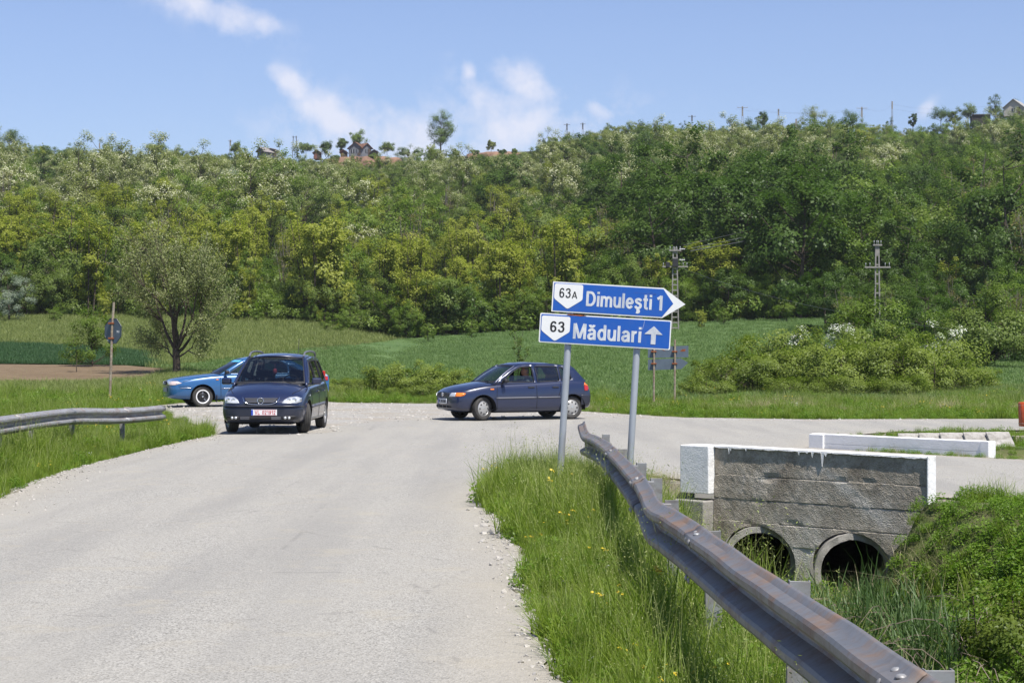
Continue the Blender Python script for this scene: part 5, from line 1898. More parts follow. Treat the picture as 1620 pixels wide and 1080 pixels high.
    def text(s, name, body, mat, parent, y0, y1, z0, z1, x, pen=.17):
        """text facing +x (the front)"""
        o = text_mesh(name, body, mat, parent, 0, y1 - y0, z0, z1, 0, pen, .003)
        o.rotation_euler = (0, 0, R(90)); o.location = (x, y0, 0)
        return o


def seat(car, x, y, hrest=True, z=.30, h=.92, w=.46):
    m = MB(); m.box((x + .05, y, z), (.50, w, .2)); c = m.build('seat', M_seat, car.root, bevel=.05)
    m = MB(); m.box((x - .24, y, z + .33), (.16, w, .62), (0, R(-14), 0)); b = m.build('seat_back', M_seat, car.root, bevel=.05)
    if hrest:
        m = MB(); m.box((x - .335, y, h), (.09, .27, .17), (0, R(-10), 0)); m.build('headrest', M_seat, car.root, bevel=.04)
        m = MB(); m.tube([(x - .32, y - .06, h - .14), (x - .33, y - .06, h)], .007, 6); m.tube([(x - .32, y + .06, h - .14), (x - .33, y + .06, h)], .007, 6); m.build('headrest_post', M_chrome, car.root)


def steering(car, x, y, z):
    m = MB()
    pts = [(x + .05 * math.sin(t), y + .18 * math.cos(t), z + .17 * math.sin(t)) for t in np.linspace(0, 2 * math.pi, 25)]
    m.tube(pts, .014, 6, cap=False); m.tube([(x, y - .17, z), (x, y + .17, z)], .012, 6); m.tube([(x, y, z), (x + .3, y, z - .12)], .025, 6)
    m.build('steering_wheel', M_plast, car.root, smooth=True)


def mirror(car, x, y, z, sg, sz=(.11, .19, .13), mat=None, tilt=0):
    m = MB(); m.box((x, sg * (y + sz[1] / 2 + .04), z), sz, (0, 0, R(8 * sg))); o = m.build('wing_mirror', mat or car.paint, car.root, bevel=.035)
    m = MB(); m.tube([(x + .02, sg * (y - .03), z - .06), (x, sg * (y + .09), z - .03)], .02, 8); m.build('mirror_arm', M_plast, car.root)
    m = MB(); m.box((x - sz[0] / 2 - .001, sg * (y + sz[1] / 2 + .04), z), (.004, sz[1] * .8, sz[2] * .78), (0, 0, R(8 * sg))); m.build('mirror_glass', M_chrome, car.root)
    return o


# ---------------- dark blue minivan, seen from the front
van = Car('minivan', 'dark navy minivan facing the camera with red lettered number plate', 'car', (-4.98, 40.3, hz(-4.95, 40.2) + .032), math.atan2(-1, -.035),
          [(-2.16, .62, .38, .86, .86), (-2.10, .76, .32, .95, .95), (-1.95, .835, .27, 1.0, 1.0), (-1.5, .865, .22, 1.02, 1.02), (-.6, .872, .20, .99, .99), (.6, .872, .20, .95, .95), (.95, .87, .20, .94, 1.02),
           (1.2, .868, .21, .92, 1.04), (1.5, .86, .21, .87, .985), (1.8, .835, .21, .80, .90), (1.98, .785, .22, .745, .82), (2.07, .72, .235, .69, .745), (2.13, .62, .26, .63, .68), (2.16, .50, .30, .58, .61)],
          (1.29, -1.405), .313, P_navy, sm=2.0)
van.gx0, van.gx1 = -2.0, .95
# front end
van.patch('bumper', 'F', [(-.80, .27), (-.60, .225), (.60, .225), (.80, .27), (.845, .40), (.84, .565), (-.84, .565), (-.845, .40)], M_bump, .022, .06, .02)
van.patch('bumper_ledge', 'F', [(-.84, .545), (.84, .545), (.835, .575), (-.835, .575)], M_bump, .045, .05, .03)
gr = van.patch('grille', 'F', [(-.345, .725), (.345, .725), (.30, .655), (.20, .615), (-.20, .615), (-.30, .655)], M_plast, .008, .04)
for zz in (.645, .668, .690, .712):
    hw_ = np.interp(zz, [.615, .655, .725], [.22, .30, .345]) - .01
    m = MB()
    pts = []
    for yy in np.linspace(-hw_, hw_, 14):
        h = van.ray('F', yy, zz); pts.append((h[0].x + .018, yy, zz))
    m.tube(pts, .006, 5); m.build('grille_bar', M_strip, gr)
m = MB(); pts = []
for yy, zz in smooth2([(-.375, .73), (-.34, .66), (-.28, .62), (-.2, .60), (0, .592), (.2, .60), (.28, .62), (.34, .66), (.375, .73)], 5):
    h = van.ray('F', yy, zz); pts.append((h[0].x + .014, yy, zz))
m.tube(pts, .011, 6); m.build('chrome_surround', M_chrome, van.root, smooth=True)
# emblem: ring with a flat lightning bar
hx = van.ray('F', 0, .668)[0].x + .035
em = MB(); em.tube([(hx, .062 * math.cos(t), .668 + .062 * math.sin(t)) for t in np.linspace(0, 2 * math.pi, 25)], .0085, 6, cap=False); eo = em.build('emblem_ring', M_chrome, van.root, smooth=True)
m = MB(); m.prism([(-.062, .664), (-.005, .664), (-.012, .652), (.062, .672), (.004, .673), (.012, .685), (-.02, .679)], hx - .004, hx + .006, 'X'); m.build('lightning_bar', M_chrome, eo)
for sg in (1, -1):
    hl = van.patch('headlight', 'F', [(sg * .43, .625), (sg * .55, .615), (sg * .72, .62), (sg * .80, .65), (sg * .79, .72), (sg * .70, .755), (sg * .56, .74), (sg * .47, .69)], M_lens, .014, .035, .02)
    for yy, rr in ((.56, .042), (.67, .048)):
        h = van.ray('F', sg * yy, .68)
        m = MB(); m.lathe([(rr, h[0].x + .018), (rr * .9, h[0].x + .022), (rr * .3, h[0].x + .012), (.001, h[0].x + .012)], 'X', 20, (0, sg * yy, .682)); m.build('reflector', M_refl, hl, smooth=True)
    van.patch('indicator', 'F', [(sg * .735, .66), (sg * .785, .67), (sg * .775, .72), (sg * .74, .735)], M_orange if False else M_lens, .018, .03, .01, hl)
    van.patch('fog_recess', 'F', [(sg * .44, .285), (sg * .68, .30), (sg * .74, .35), (sg * .70, .365), (sg * .44, .355)], M_plast, .028, .04, .01)
    for yy in (.50, .575):
        h = van.ray('F', sg * yy, .325)
        m = MB(); m.lathe([(.028, h[0].x + .03), (.025, h[0].x + .04), (.001, h[0].x + .041)], 'X', 16, (0, sg * yy, .325)); m.build('fog_light', M_lens, van.root, smooth=True)
van.patch('lower_intake', 'F', [(-.42, .285), (.42, .285), (.42, .355), (-.42, .355)], M_dark, .030, .05, .01)
for zz in (.30, .32, .34):
    for sg in (1, -1):
        m = MB(); pts = []
        for yy in np.linspace(.22 * sg, .41 * sg, 5):
            h = van.ray('F', yy, zz); pts.append((h[0].x + .036, yy, zz))
        m.tube(pts, .005, 5); m.build('intake_bar', M_strip, van.root)
hx = van.ray('F', .02, .43)[0].x + .03
m = MB(); m.box((hx, .075, .435), (.012, .52, .118)); plate = m.build('number_plate', M_plate_w, van.root, bevel=.004)
m = MB(); m.box((hx + .007, .075 - .24, .435), (.004, .038, .110)); m.build('blue_band', M_plate_b, plate)
for q in ((.075 - .2, .075 + .245, .380), (.075 - .2, .075 + .245, .490)):
    m = MB(); m.box((hx + .0068, (q[0] + q[1]) / 2, q[2]), (.002, q[1] - q[0], .004)); m.build('red_border', M_plred, plate)
van.text('lettering', 'VL  021912', M_plred, plate, .075 - .185, .075 + .235, .398, .474, hx + .009, .125)
van.patch('hood_seam', 'F', [(-.80, .585), (.80, .585), (.80, .592), (-.80, .592)], M_dark, .003, .05, .003)
# bonnet seams
for sg in (1, -1):
    van.line('bonnet_seam', 'T', [(1.2, sg * .74), (1.6, sg * .70), (1.9, sg * .60)], .010, M_dark, .002)
van.screen('windscreen', (1.20, 1.00), (.30, 1.545), .735, .575, .26, .17, .03, M_glass_d, .03)
van.roof([(-1.95, 1.50), (-1.5, 1.60), (-.8, 1.635), (-.1, 1.63), (.35, 1.575)], [(-1.95, .60), (-.5, .60), (.35, .585)], .045, .17, .12, .34, -1.93)
van.glasshouse([(.98, .93), (.12, 1.52), (-.7, 1.575), (-1.5, 1.55), (-1.82, 1.47), (-2.02, 1.1), (-2.06, .93), (-.6, .93)],
               [[(.66, 1.0), (.10, 1.43), (-.10, 1.46), (-.13, 1.0)], [(-.21, 1.0), (-.19, 1.465), (-1.0, 1.48), (-1.03, 1.01)], [(-1.12, 1.02), (-1.10, 1.475), (-1.55, 1.455), (-1.80, 1.10), (-1.78, 1.04)]],
               .80, .60, .93, 1.58, M_glass_d)
van.screen('rear_window', (-2.03, 1.05), (-1.88, 1.49), .72, .57, .10, .10, .02, M_glass_d, .04)
m = MB(); m.box((-2.0, 0, .93), (.12, 1.4, .3)); m.build('tailgate', van.paint, van.root, bevel=.03)
for sg in (1, -1):
    m = MB(); pts = [(.15, sg * .575, 1.56), (.05, sg * .575, 1.605), (-.1, sg * .575, 1.645), (-.7, sg * .58, 1.672), (-1.4, sg * .575, 1.65), (-1.62, sg * .57, 1.60), (-1.66, sg * .565, 1.55)]
    m.tube(catmull(pts, 4), .020, 8); m.build('roof_rail', M_strip, van.root, smooth=True)
    van.patch('sill', 'L' if sg > 0 else 'R', [(-1.03, .20), (.92, .20), (.92, .29), (-1.03, .29)], M_bump, .006, .1)
    ax_ = 'L' if sg > 0 else 'R'
    van.patch('rub_strip', ax_, [(.92, .50), (-.10, .515), (-.10, .575), (.90, .56)], M_strip, .016, .1)
    van.patch('rub_strip', ax_, [(-.13, .515), (-1.0, .53), (-1.0, .585), (-.13, .575)], M_strip, .016, .1)
    for xx in (.93, -.115, -1.08):
        van.line('door_seam', ax_, [(xx, .30), (xx - .01, .92)], .011, M_dark)
    for xx in (-.02, -.93):
        m = MB(); yy = van.ray(ax_, xx, .83)[0].y; m.box((xx, yy + sg * .012, .83), (.19, .03, .035)); m.build('door_handle', van.paint, van.root, bevel=.01)
    m = MB(); yy = van.ray(ax_, 1.18, .72)[0].y; m.lathe([(.02, 0), (.012, .01), (.001, .012)], 'Y', 10, (1.18, yy, .76)); m.build('side_indicator', M_lens, van.root)
    mirror(van, .80, .80, 1.045, sg, (.12, .20, .14), van.paint)
    van.wheel(1.29, sg, .735, 21, 'alloy', .20); van.wheel(-1.405, sg, .735, 0, 'alloy', .20)
    m = MB(); m.box((-2.0, sg * .70, 1.08), (.08, .10, .32)); m.build('tail_light', M_red, van.root, bevel=.02)
    seat(van, .15, sg * .36, True, .42, 1.19); seat(van, -.8, sg * .36, True, .42, 1.17)
m = MB(); m.box((.80, 0, .93), (.75, 1.36, .14)); m.build('dashboard', M_plast, van.root, bevel=.05)
m = MB(); m.box((-.3, 0, .28), (3.2, 1.5, .05)); m.build('floor_pan', M_dark, van.root)
steering(van, .47, .36, 1.0)
# wipers
for y0_, y1_ in ((-.05, -.52), (.55, .05)):
    a = van.pt if False else None
m = MB(); m.tube([(1.14, .12, 1.03), (1.06, -.25, 1.055), (1.0, -.55, 1.06)], .009, 5); m.tube([(1.12, .55, 1.03), (1.08, .2, 1.05), (1.10, -.12, 1.05)], .009, 5); wp = m.build('wiper', M_plast, van.root)
m = MB(); m.tube([(.48, .02, 1.40), (.48, .02, 1.30)], .003, 4); m.lathe([(.001, -.07), (.035, -.05), (.045, 0), (.03, .05), (.001, .06)], 'Z', 10, (.48, .02, 1.25)); m.build('hanging_ornament', solid('pink_plush', (.62, .10, .13), .9), van.root, smooth=True)
m = MB(); m.box((.38, 0, 1.44), (.04, .22, .06)); m.build('rear_view_mirror', M_plast, van.root, bevel=.015)
m = MB(); m.tube([(-1.6, .2, 1.58), (-1.75, .2, 1.95)], .005, 5); m.build('aerial', M_plast, van.root)
# chassis underneath
m = MB(); m.box((0, 0, .23), (3.4, 1.1, .1)); m.tube([(1.29, -.6, .31), (1.29, .6, .31)], .04, 8); m.tube([(-1.4, -.6, .31), (-1.4, .6, .31)], .05, 8); m.build('chassis', M_dark, van.root)

# ---------------- violet navy hatchback, seen from its left side
HH = math.atan2(-.407, -.914)
pl = Car('hatchback', 'dark blue small hatchback turning at the junction with a man at the wheel', 'car', (.02, 47.25, hz(.18, 47.1) + .03), HH,
         [(-1.86, .55, .36, .60, .60), (-1.82, .70, .30, .70, .70), (-1.74, .775, .26, .86, .86), (-1.6, .80, .24, .94, .94), (-1.2, .82, .20, .955, .955), (-.4, .827, .185, .91, .91), (.5, .825, .185, .875, .875), (.78, .822, .19, .865, .925),
          (1.0, .82, .19, .85, .935), (1.3, .80, .20, .80, .885), (1.55, .765, .20, .745, .845), (1.70, .70, .21, .71, .80), (1.79, .61, .225, .69, .765), (1.84, .52, .25, .66, .72), (1.865, .44, .28, .62, .66)],
         (1.14, -1.267), .283, P_navy2, sm=1.8)
pl.gx0, pl.gx1 = -1.62, .86
pl.glasshouse([(.90, .86), (.80, .92), (.36, 1.225), (.16, 1.325), (-.1, 1.365), (-.7, 1.375), (-1.25, 1.325), (-1.38, 1.27), (-1.66, .94), (-1.66, .88), (-.4, .86)],
              [[(.62, .925), (.60, .95), (.26, 1.20), (.08, 1.285), (-.21, 1.30), (-.24, .925)], [(-.34, .925), (-.31, 1.305), (-.90, 1.30), (-.93, .95)], [(-.99, .965), (-.965, 1.285), (-1.06, 1.27), (-1.27, 1.03), (-1.27, .985)]],
              .755, .575, .87, 1.37, M_glass,
              open_win={(0, 1): [(.56, .93), (.36, 1.075), (-.22, 1.075), (-.235, .93)]})
pl.screen('windscreen', (.98, .915), (.30, 1.325), .70, .545, .20, .13, .025, M_glass, .028)
pl.roof([(-1.42, 1.29), (-1.2, 1.35), (-.7, 1.405), (-.2, 1.415), (.1, 1.395), (.32, 1.345)], [(-1.45, .55), (-.5, .58), (.32, .55)], .035, .13, .10, .31, -1.42)
pl.screen('rear_window', (-1.64, .96), (-1.40, 1.30), .66, .53, .08, .08, .015, M_glass_d, .05)
m = MB(); m.box((-1.62, 0, .86), (.12, 1.3, .25), (0, R(-14), 0)); m.build('tailgate', pl.paint, pl.root, bevel=.03)
pl.patch('grille', 'F', [(-.40, .665), (.40, .665), (.38, .575), (-.38, .575)], M_plast, .012, .05)
# round emblem: ring, V over W
hx = pl.ray('F', 0, .622)[0].x + .02
em = MB(); em.tube([(hx, .052 * math.cos(t), .625 + .052 * math.sin(t)) for t in np.linspace(0, 2 * math.pi, 25)], .006, 6, cap=False); eo = em.build('emblem_ring', M_chrome, pl.root, smooth=True)
m = MB()
m.tube([(hx, -.022, .668), (hx, 0, .632), (hx, .022, .668)], .0055, 5); m.tube([(hx, -.045, .645), (hx, -.022, .585), (hx, 0, .620), (hx, .022, .585), (hx, .045, .645)], .0055, 5)
m.build('emblem_letters', M_chrome, eo)
pl.patch('number_plate_base', 'F', [(-.27, .40), (.27, .40), (.27, .52), (-.27, .52)], M_plate_w, .02, .06, .01)
hx = pl.ray('F', 0, .46)[0].x + .022
pp_ = MB(); pp_.box((hx, 0, .46), (.01, .52, .115)); pq = pp_.build('number_plate', M_plate_w, pl.root, bevel=.003)
m = MB(); m.box((hx + .006, -.24, .46), (.004, .036, .108)); m.build('blue_band', M_plate_b, pq)
pl.text('lettering', 'VL 06 DAD', solid('plate_black', (.02, .02, .02), .5), pq, -.20, .235, .422, .498, hx + .008, .17)
pl.patch('lower_intake', 'F', [(-.48, .30), (.48, .30), (.46, .36), (-.46, .36)], M_dark, .01, .06)
for yy in (-.25, 0, .25):
    h = pl.ray('F', yy, .33); m = MB(); m.box((h[0].x + .012, yy, .33), (.012, .02, .07)); m.build('intake_bar', pl.paint, pl.root)
for sg in (1, -1):
    ax_ = 'L' if sg > 0 else 'R'
    pl.patch('headlight', 'F', [(sg * .42, .575), (sg * .60, .575), (sg * .60, .672), (sg * .47, .672)], M_lens, .016, .035, .015)
    pl.patch('indicator', 'F', [(sg * .605, .575), (sg * .70, .58), (sg * .735, .60), (sg * .735, .655), (sg * .70, .672), (sg * .605, .672)], M_orange, .018, .035, .015)
    pl.patch('rub_strip', ax_, [(.80, .515), (-.27, .525), (-.27, .560), (.80, .55)], M_strip, .012, .1)
    pl.patch('rub_strip', ax_, [(-.30, .525), (-.92, .53), (-.92, .565), (-.30, .56)], M_strip, .012, .1)
    pl.patch('sill', ax_, [(-.93, .185), (.80, .185), (.80, .245), (-.93, .245)], pl.paint, .012, .1)
    for pts in ([(.77, .26), (.79, .55), (.76, .86)], [(-.285, .26), (-.285, .90)], [(-.95, .90), (-.93, .72), (-.88, .58)], [(.80, .84), (1.2, .80), (1.55, .73)]):
        pl.line('panel_seam', ax_, pts, .010, M_dark)
    for xx in (-.14, -.80):
        yy = pl.ray(ax_, xx, .79)[0].y
        m = MB(); m.box((xx, yy + sg * .008, .79), (.17, .026, .036)); m.build('door_handle', M_plast, pl.root, bevel=.008)
    pl.patch('side_indicator', ax_, [(.86, .735), (.95, .735), (.95, .765), (.86, .765)], M_orange, .014, .03, .012)
    yy = pl.ray(ax_, -1.62, .70)[0]
    tl = pl.patch('tail_light', ax_, [(-1.60, .70), (-1.70, .70), (-1.725, .76), (-1.69, .92), (-1.64, .93), (-1.60, .84)], M_red, .016, .035, .03)
    pl.patch('rear_indicator', ax_, [(-1.60, .84), (-1.715, .82), (-1.69, .92), (-1.64, .93)], M_orange, .021, .03, .03)
    pl.patch('bumper_end', ax_, [(-1.50, .34), (-1.70, .34), (-1.76, .42), (-1.76, .60), (-1.50, .60)], M_bump, .02, .05, .02)
    mirror(pl, .60, .775, .955, sg, (.10, .16, .11), M_plast)
    pl.wheel(1.14, sg, .69, 21, 'cap', .165); pl.wheel(-1.267, sg, .69, 0, 'cap', .165)
    seat(pl, -.10, sg * .34, True, .34, 1.12)
    m = MB(); m.lathe([(.03, -.01), (.03, .01), (.001, .012)], 'Y', 8, (-1.52, sg * .775, .80)); m.build('fuel_flap', pl.paint, pl.root) if sg < 0 else None
m = MB(); m.box((-.95, 0, .45), (.55, 1.3, .3)); m.box((-1.2, 0, .78), (.16, 1.3, .55), (0, R(-12), 0)); m.build('rear_bench', M_seat, pl.root, bevel=.04)
m = MB(); m.box((.62, 0, .82), (.5, 1.3, .14)); m.build('dashboard', M_plast, pl.root, bevel=.05)
m = MB(); m.box((0, 0, .25), (2.9, 1.4, .04)); m.build('floor_pan', M_dark, pl.root)
m = MB(); m.box((0, 0, .22), (2.9, 1.0, .1)); m.tube([(1.14, -.6, .28), (1.14, .6, .28)], .035, 8); m.tube([(-1.27, -.6, .28), (-1.27, .6, .28)], .04, 8); m.build('chassis', M_dark, pl.root)
steering(pl, .34, .34, .90)
m = MB(); m.tube([(.93, .10, .94), (.87, .50, .95)], .008, 5); m.tube([(.95, -.45, .93), (.92, .0, .95)], .008, 5); m.build('wiper', M_plast, pl.root)

# ---------------- bright blue saloon behind the minivan
nx_ = Car('saloon_car', 'bright metallic blue saloon with white ringed wheels parked behind the minivan', 'car', (-7.45, 53.1, hz(-7.5, 52.9) + .03), math.atan2(-.34, -.94),
          [(-2.24, .62, .42, .78, .80), (-2.20, .74, .36, .90, .92), (-2.05, .80, .30, .925, .955), (-1.6, .82, .24, .93, .96), (-1.0, .83, .21, .92, .92), (.3, .831, .20, .89, .89), (.80, .83, .20, .875, .92),
           (1.1, .828, .20, .86, .915), (1.5, .815, .205, .81, .875), (1.85, .79, .21, .765, .83), (2.06, .74, .22, .735, .79), (2.16, .68, .24, .71, .76), (2.21, .62, .26, .68, .73), (2.235, .56, .29, .65, .69)],
          (1.36, -1.16), .287, P_blue, sm=1.6)
nx_.gx0, nx_.gx1 = -1.75, .9
nx_.glasshouse([(.92, .87), (.22, 1.30), (-.1, 1.335), (-.8, 1.33), (-1.2, 1.25), (-1.75, .95), (-1.75, .88), (-.4, .87)],
               [[(.62, .93), (.14, 1.235), (-.15, 1.265), (-.17, .93)], [(-.27, .93), (-.25, 1.27), (-.80, 1.26), (-1.0, 1.14), (-1.02, .95)], [(-1.09, .95), (-1.07, 1.13), (-1.38, .97)]],
               .755, .575, .88, 1.34, M_glass)
nx_.screen('windscreen', (1.02, .905), (.25, 1.30), .69, .555, .22, .14, .02, M_glass, .03, strip=M_sunstrip)
nx_.roof([(-1.2, 1.265), (-.9, 1.34), (-.4, 1.38), (0, 1.375), (.28, 1.32)], [(-1.2, .54), (-.4, .58), (.28, .56)], .03, .14, .10, .27, -1.2)
nx_.screen('rear_window', (-1.78, .93), (-1.18, 1.27), .66, .53, .10, .10, .02, M_glass, .03)
nx_.patch('grille_frame', 'F', [(-.27, .72), (.27, .72), (.25, .60), (-.25, .60)], M_strip, .012, .04)
gq = nx_.patch('grille', 'F', [(-.235, .708), (.235, .708), (.22, .612), (-.22, .612)], M_dark, .02, .04)
hx = nx_.ray('F', 0, .645)[0].x + .028
em = MB(); em.tube([(hx, .042 * math.cos(t), .645 + .026 * math.sin(t)) for t in np.linspace(0, 2 * math.pi, 21)], .006, 6, cap=False); em.tube([(hx, 0, .622), (hx, 0, .668)], .006, 5); em.build('emblem', M_chrome, gq)
m = MB(); h = nx_.ray('F', 0, .48); m.box((h[0].x + .02, 0, .47), (.012, .5, .115)); np_ = m.build('number_plate', solid('grimy_plate', (.35, .37, .38), .5), nx_.root, bevel=.003)
for sg in (1, -1):
    ax_ = 'L' if sg > 0 else 'R'
    nx_.patch('headlight', 'F', [(sg * .28, .60), (sg * .55, .60), (sg * .56, .715), (sg * .30, .72)], M_lens, .016, .035, .015)
    nx_.patch('indicator', 'F', [(sg * .565, .60), (sg * .72, .605), (sg * .755, .66), (sg * .70, .71), (sg * .575, .715)], solid('pale_pink_lens', (.62, .50, .48), .2, 0, .8) if sg > 0 else M_lens, .016, .035, .015)
    nx_.patch('bumper_trim', ax_, [(1.66, .52), (1.98, .52), (1.98, .535), (1.66, .535)], M_chrome, .012, .05)
    nx_.patch('door_trim', ax_, [(.86, .505), (-.80, .515), (-.80, .53), (.86, .52)], M_chrome, .010, .1)
    for pts in ([(.86, .26), (.88, .87)], [(-.21, .26), (-.21, .92)], [(-1.04, .92), (-1.0, .70)], [(.9, .86), (1.5, .79), (1.9, .70)], [(1.70, .57), (2.02, .57)]):
        nx_.line('panel_seam', ax_, pts, .010, M_dark)
    for xx in (-.08, -.86):
        yy = nx_.ray(ax_, xx, .80)[0].y
        m = MB(); m.box((xx, yy + sg * .008, .80), (.17, .026, .03)); m.build('door_handle', M_plast, nx_.root, bevel=.008)
    nx_.patch('side_indicator', ax_, [(.93, .74), (1.0, .74), (1.0, .765), (.93, .765)], M_orange, .012, .03, .01)
    nx_.patch('tail_light', ax_, [(-2.05, .72), (-2.17, .72), (-2.17, .82), (-2.05, .82)], M_red, .014, .04, .02)
    nx_.patch('rear_indicator', ax_, [(-2.02, .835), (-2.17, .835), (-2.15, .90), (-2.02, .90)], M_lens, .014, .04, .02)
    nx_.patch('bumper_trim', ax_, [(-1.70, .545), (-2.14, .545), (-2.14, .565), (-1.70, .565)], M_chrome, .012, .05)
    mirror(nx_, .72, .775, .955, sg, (.10, .15, .10), M_plast)
    nx_.wheel(1.36, sg, .70, 4, 'steel', .17); nx_.wheel(-1.16, sg, .70, 0, 'steel', .17)
    m = MB(); m.box((.98, sg * .77, .24), (.012, .16, .20)); m.build('mud_flap', M_plast, nx_.root)
    seat(nx_, -.05, sg * .34, True, .34, 1.10)
m = MB(); m.box((-.95, 0, .45), (.55, 1.3, .3)); m.build('rear_bench', M_seat, nx_.root, bevel=.04)
m = MB(); m.box((.62, 0, .82), (.5, 1.3, .14)); m.build('dashboard', M_plast, nx_.root, bevel=.05)
m = MB(); m.box((0, 0, .23), (3.4, 1.2, .1)); m.build('chassis', M_dark, nx_.root)
steering(nx_, .36, .34, .92)

# ---------------- the driver
def skin_body(name, verts, edges, radii, mat, parent, root_i=0, sub=2):
    me = bpy.data.meshes.new(name); me.from_pydata(verts, edges, [])
    o = bpy.data.objects.new(name, me); COL.objects.link(o)
    sk = o.modifiers.new('skin', 'SKIN'); sk.use_smooth_shade = True
    layer = me.skin_vertices[0] if len(me.skin_vertices) else None
    if layer is None:
        bpy.context.view_layer.objects.active = o
        bm = bmesh.new(); bm.from_mesh(me); bm.verts.layers.skin.verify(); bm.to_mesh(me); bm.free(); layer = me.skin_vertices[0]
    for i, r in enumerate(radii):
        layer.data[i].radius = (r, r) if not isinstance(r, tuple) else r
        layer.data[i].use_root = (i == root_i)
    sb_ = o.modifiers.new('sub', 'SUBSURF'); sb_.levels = sub; sb_.render_levels = sub
    bpy.context.view_layer.update()
    dg = bpy.context.evaluated_depsgraph_get()
    nm = bpy.data.meshes.new_from_object(o.evaluated_get(dg))
    o.modifiers.clear(); o.data = nm; nm.materials.clear(); nm.materials.append(mat); o.parent = parent
    nm.polygons.foreach_set('use_smooth', [True] * len(nm.polygons))
    return o


M_skin = solid('tanned_skin', (.42, .20, .13), .55); M_hair = solid('grey_hair', (.20, .20, .195), .8)
M_shirt = solid('grey_shirt', (.13, .14, .16), .85); M_trous = solid('dark_trousers', (.03, .03, .035), .9)
man = empty('person', tuple(pl.root.location), HH)
tag(man, 'grey haired man in a grey shirt driving the dark blue hatchback', 'person')
sx_, sy_ = -.22, .34
V = [(sx_, sy_, .47), (sx_ - .03, sy_, .62), (sx_ - .05, sy_, .80), (sx_ - .04, sy_, .93), (sx_ - .02, sy_, 1.02), (sx_ + .02, sy_, 1.10), (sx_ + .035, sy_, 1.17), (sx_ + .03, sy_, 1.235),
     (sx_ - .03, sy_ + .19, .92), (sx_ + .10, sy_ + .24, .74), (sx_ + .36, sy_ + .17, .86), (sx_ + .45, sy_ + .15, .90),
     (sx_ - .03, sy_ - .19, .92), (sx_ + .10, sy_ - .24, .74), (sx_ + .36, sy_ - .17, .86), (sx_ + .45, sy_ - .15, .90),
     (sx_ + .05, sy_ + .10, .47), (sx_ + .48, sy_ + .12, .55), (sx_ + .68, sy_ + .12, .33),
     (sx_ + .05, sy_ - .10, .47), (sx_ + .48, sy_ - .12, .55), (sx_ + .68, sy_ - .12, .33)]
E_ = [(0, 1), (1, 2), (2, 3), (3, 4), (4, 5), (5, 6), (6, 7), (3, 8), (8, 9), (9, 10), (10, 11), (3, 12), (12, 13), (13, 14), (14, 15), (0, 16), (16, 17), (17, 18), (0, 19), (19, 20), (20, 21)]
RR = [.13, .13, .135, .12, .055, .075, .088, .07, .065, .048, .032, .03, .065, .048, .032, .03, .085, .065, .045, .085, .065, .045]
skin_body('body', V, E_, RR, M_skin, man)
Vs = V[:5] + [V[8], V[9], V[10], V[12], V[13], V[14]]
skin_body('shirt', Vs, [(0, 1), (1, 2), (2, 3), (3, 4), (3, 5), (5, 6), (6, 7), (3, 8), (8, 9), (9, 10)], [.145, .15, .155, .135, .068, .08, .062, .045, .08, .062, .045], M_shirt, man)
Vt = [V[0], V[16], V[17], V[18], V[19], V[20], V[21]]
skin_body('trousers', Vt, [(0, 1), (1, 2), (2, 3), (0, 4), (4, 5), (5, 6)], [.145, .10, .078, .058, .10, .078, .058], M_trous, man)
hc = Vector((sx_ + .045, sy_, 1.185))
bm = bmesh.new(); bmesh.ops.create_uvsphere(bm, u_segments=24, v_segments=16, radius=1)
for v in bm.verts:
    p = v.co.copy()
    q = Vector((p.x * .10, p.y * .078, p.z * .125))
    if p.x > .3 and abs(p.y) < .18 and -.35 < p.z < .1: q.x += .022 * (1 - abs(p.y) / .18)      # nose
    if p.x > .2 and p.z < -.55: q.x += .012                                                       # chin
    if p.x > .5 and .12 < p.z < .32 and .2 < abs(p.y) < .5: q.x -= .008                           # eye sockets
    if abs(p.y) > .9 and abs(p.z) < .25 and abs(p.x) < .3: q.y *= 1.14                            # ears
    v.co = hc + q
me_ = bpy.data.meshes.new('head'); bm.to_mesh(me_); bm.free(); me_.polygons.foreach_set('use_smooth', [True] * len(me_.polygons))
link('head', me_, M_skin, man)
bm = bmesh.new(); bmesh.ops.create_uvsphere(bm, u_segments=24, v_segments=16, radius=1)
for v in bm.verts:
    p = v.co
    k = noise.noise(p * 5) * .005
    v.co = hc + Vector((p.x * (.106 + k) - .008, p.y * (.084 + k), p.z * (.128 + k) + .006))
kill = [v for v in bm.verts if (v.co - hc).x > .045 and (v.co - hc).z < .07 or (v.co - hc).x > .01 and (v.co - hc).z < .0 or (v.co - hc).z < -.07]
bmesh.ops.delete(bm, geom=kill, context='VERTS')
me_ = bpy.data.meshes.new('hair'); bm.to_mesh(me_); bm.free(); me_.polygons.foreach_set('use_smooth', [True] * len(me_.polygons))
link('hair', me_, M_hair, man)
for sg in (1, -1):
    for nm_, px_, r_s, mt in (('eye', .088, .011, M_plate_w), ('iris', .096, .005, M_dark)):
        m = MB(); m.lathe([(.001, -r_s), (r_s * .7, -r_s * .7), (r_s, 0), (r_s * .7, r_s * .7), (.001, r_s)], 'Z', 8, (hc.x + px_, sy_ + sg * .03, hc.z + .022)); m.build(nm_, mt, man, smooth=True)
m = MB(); m.box((hc.x + .092, sy_, hc.z - .055), (.012, .045, .008)); m.build('mouth', solid('lips', (.30, .10, .08), .6), man, bevel=.003)
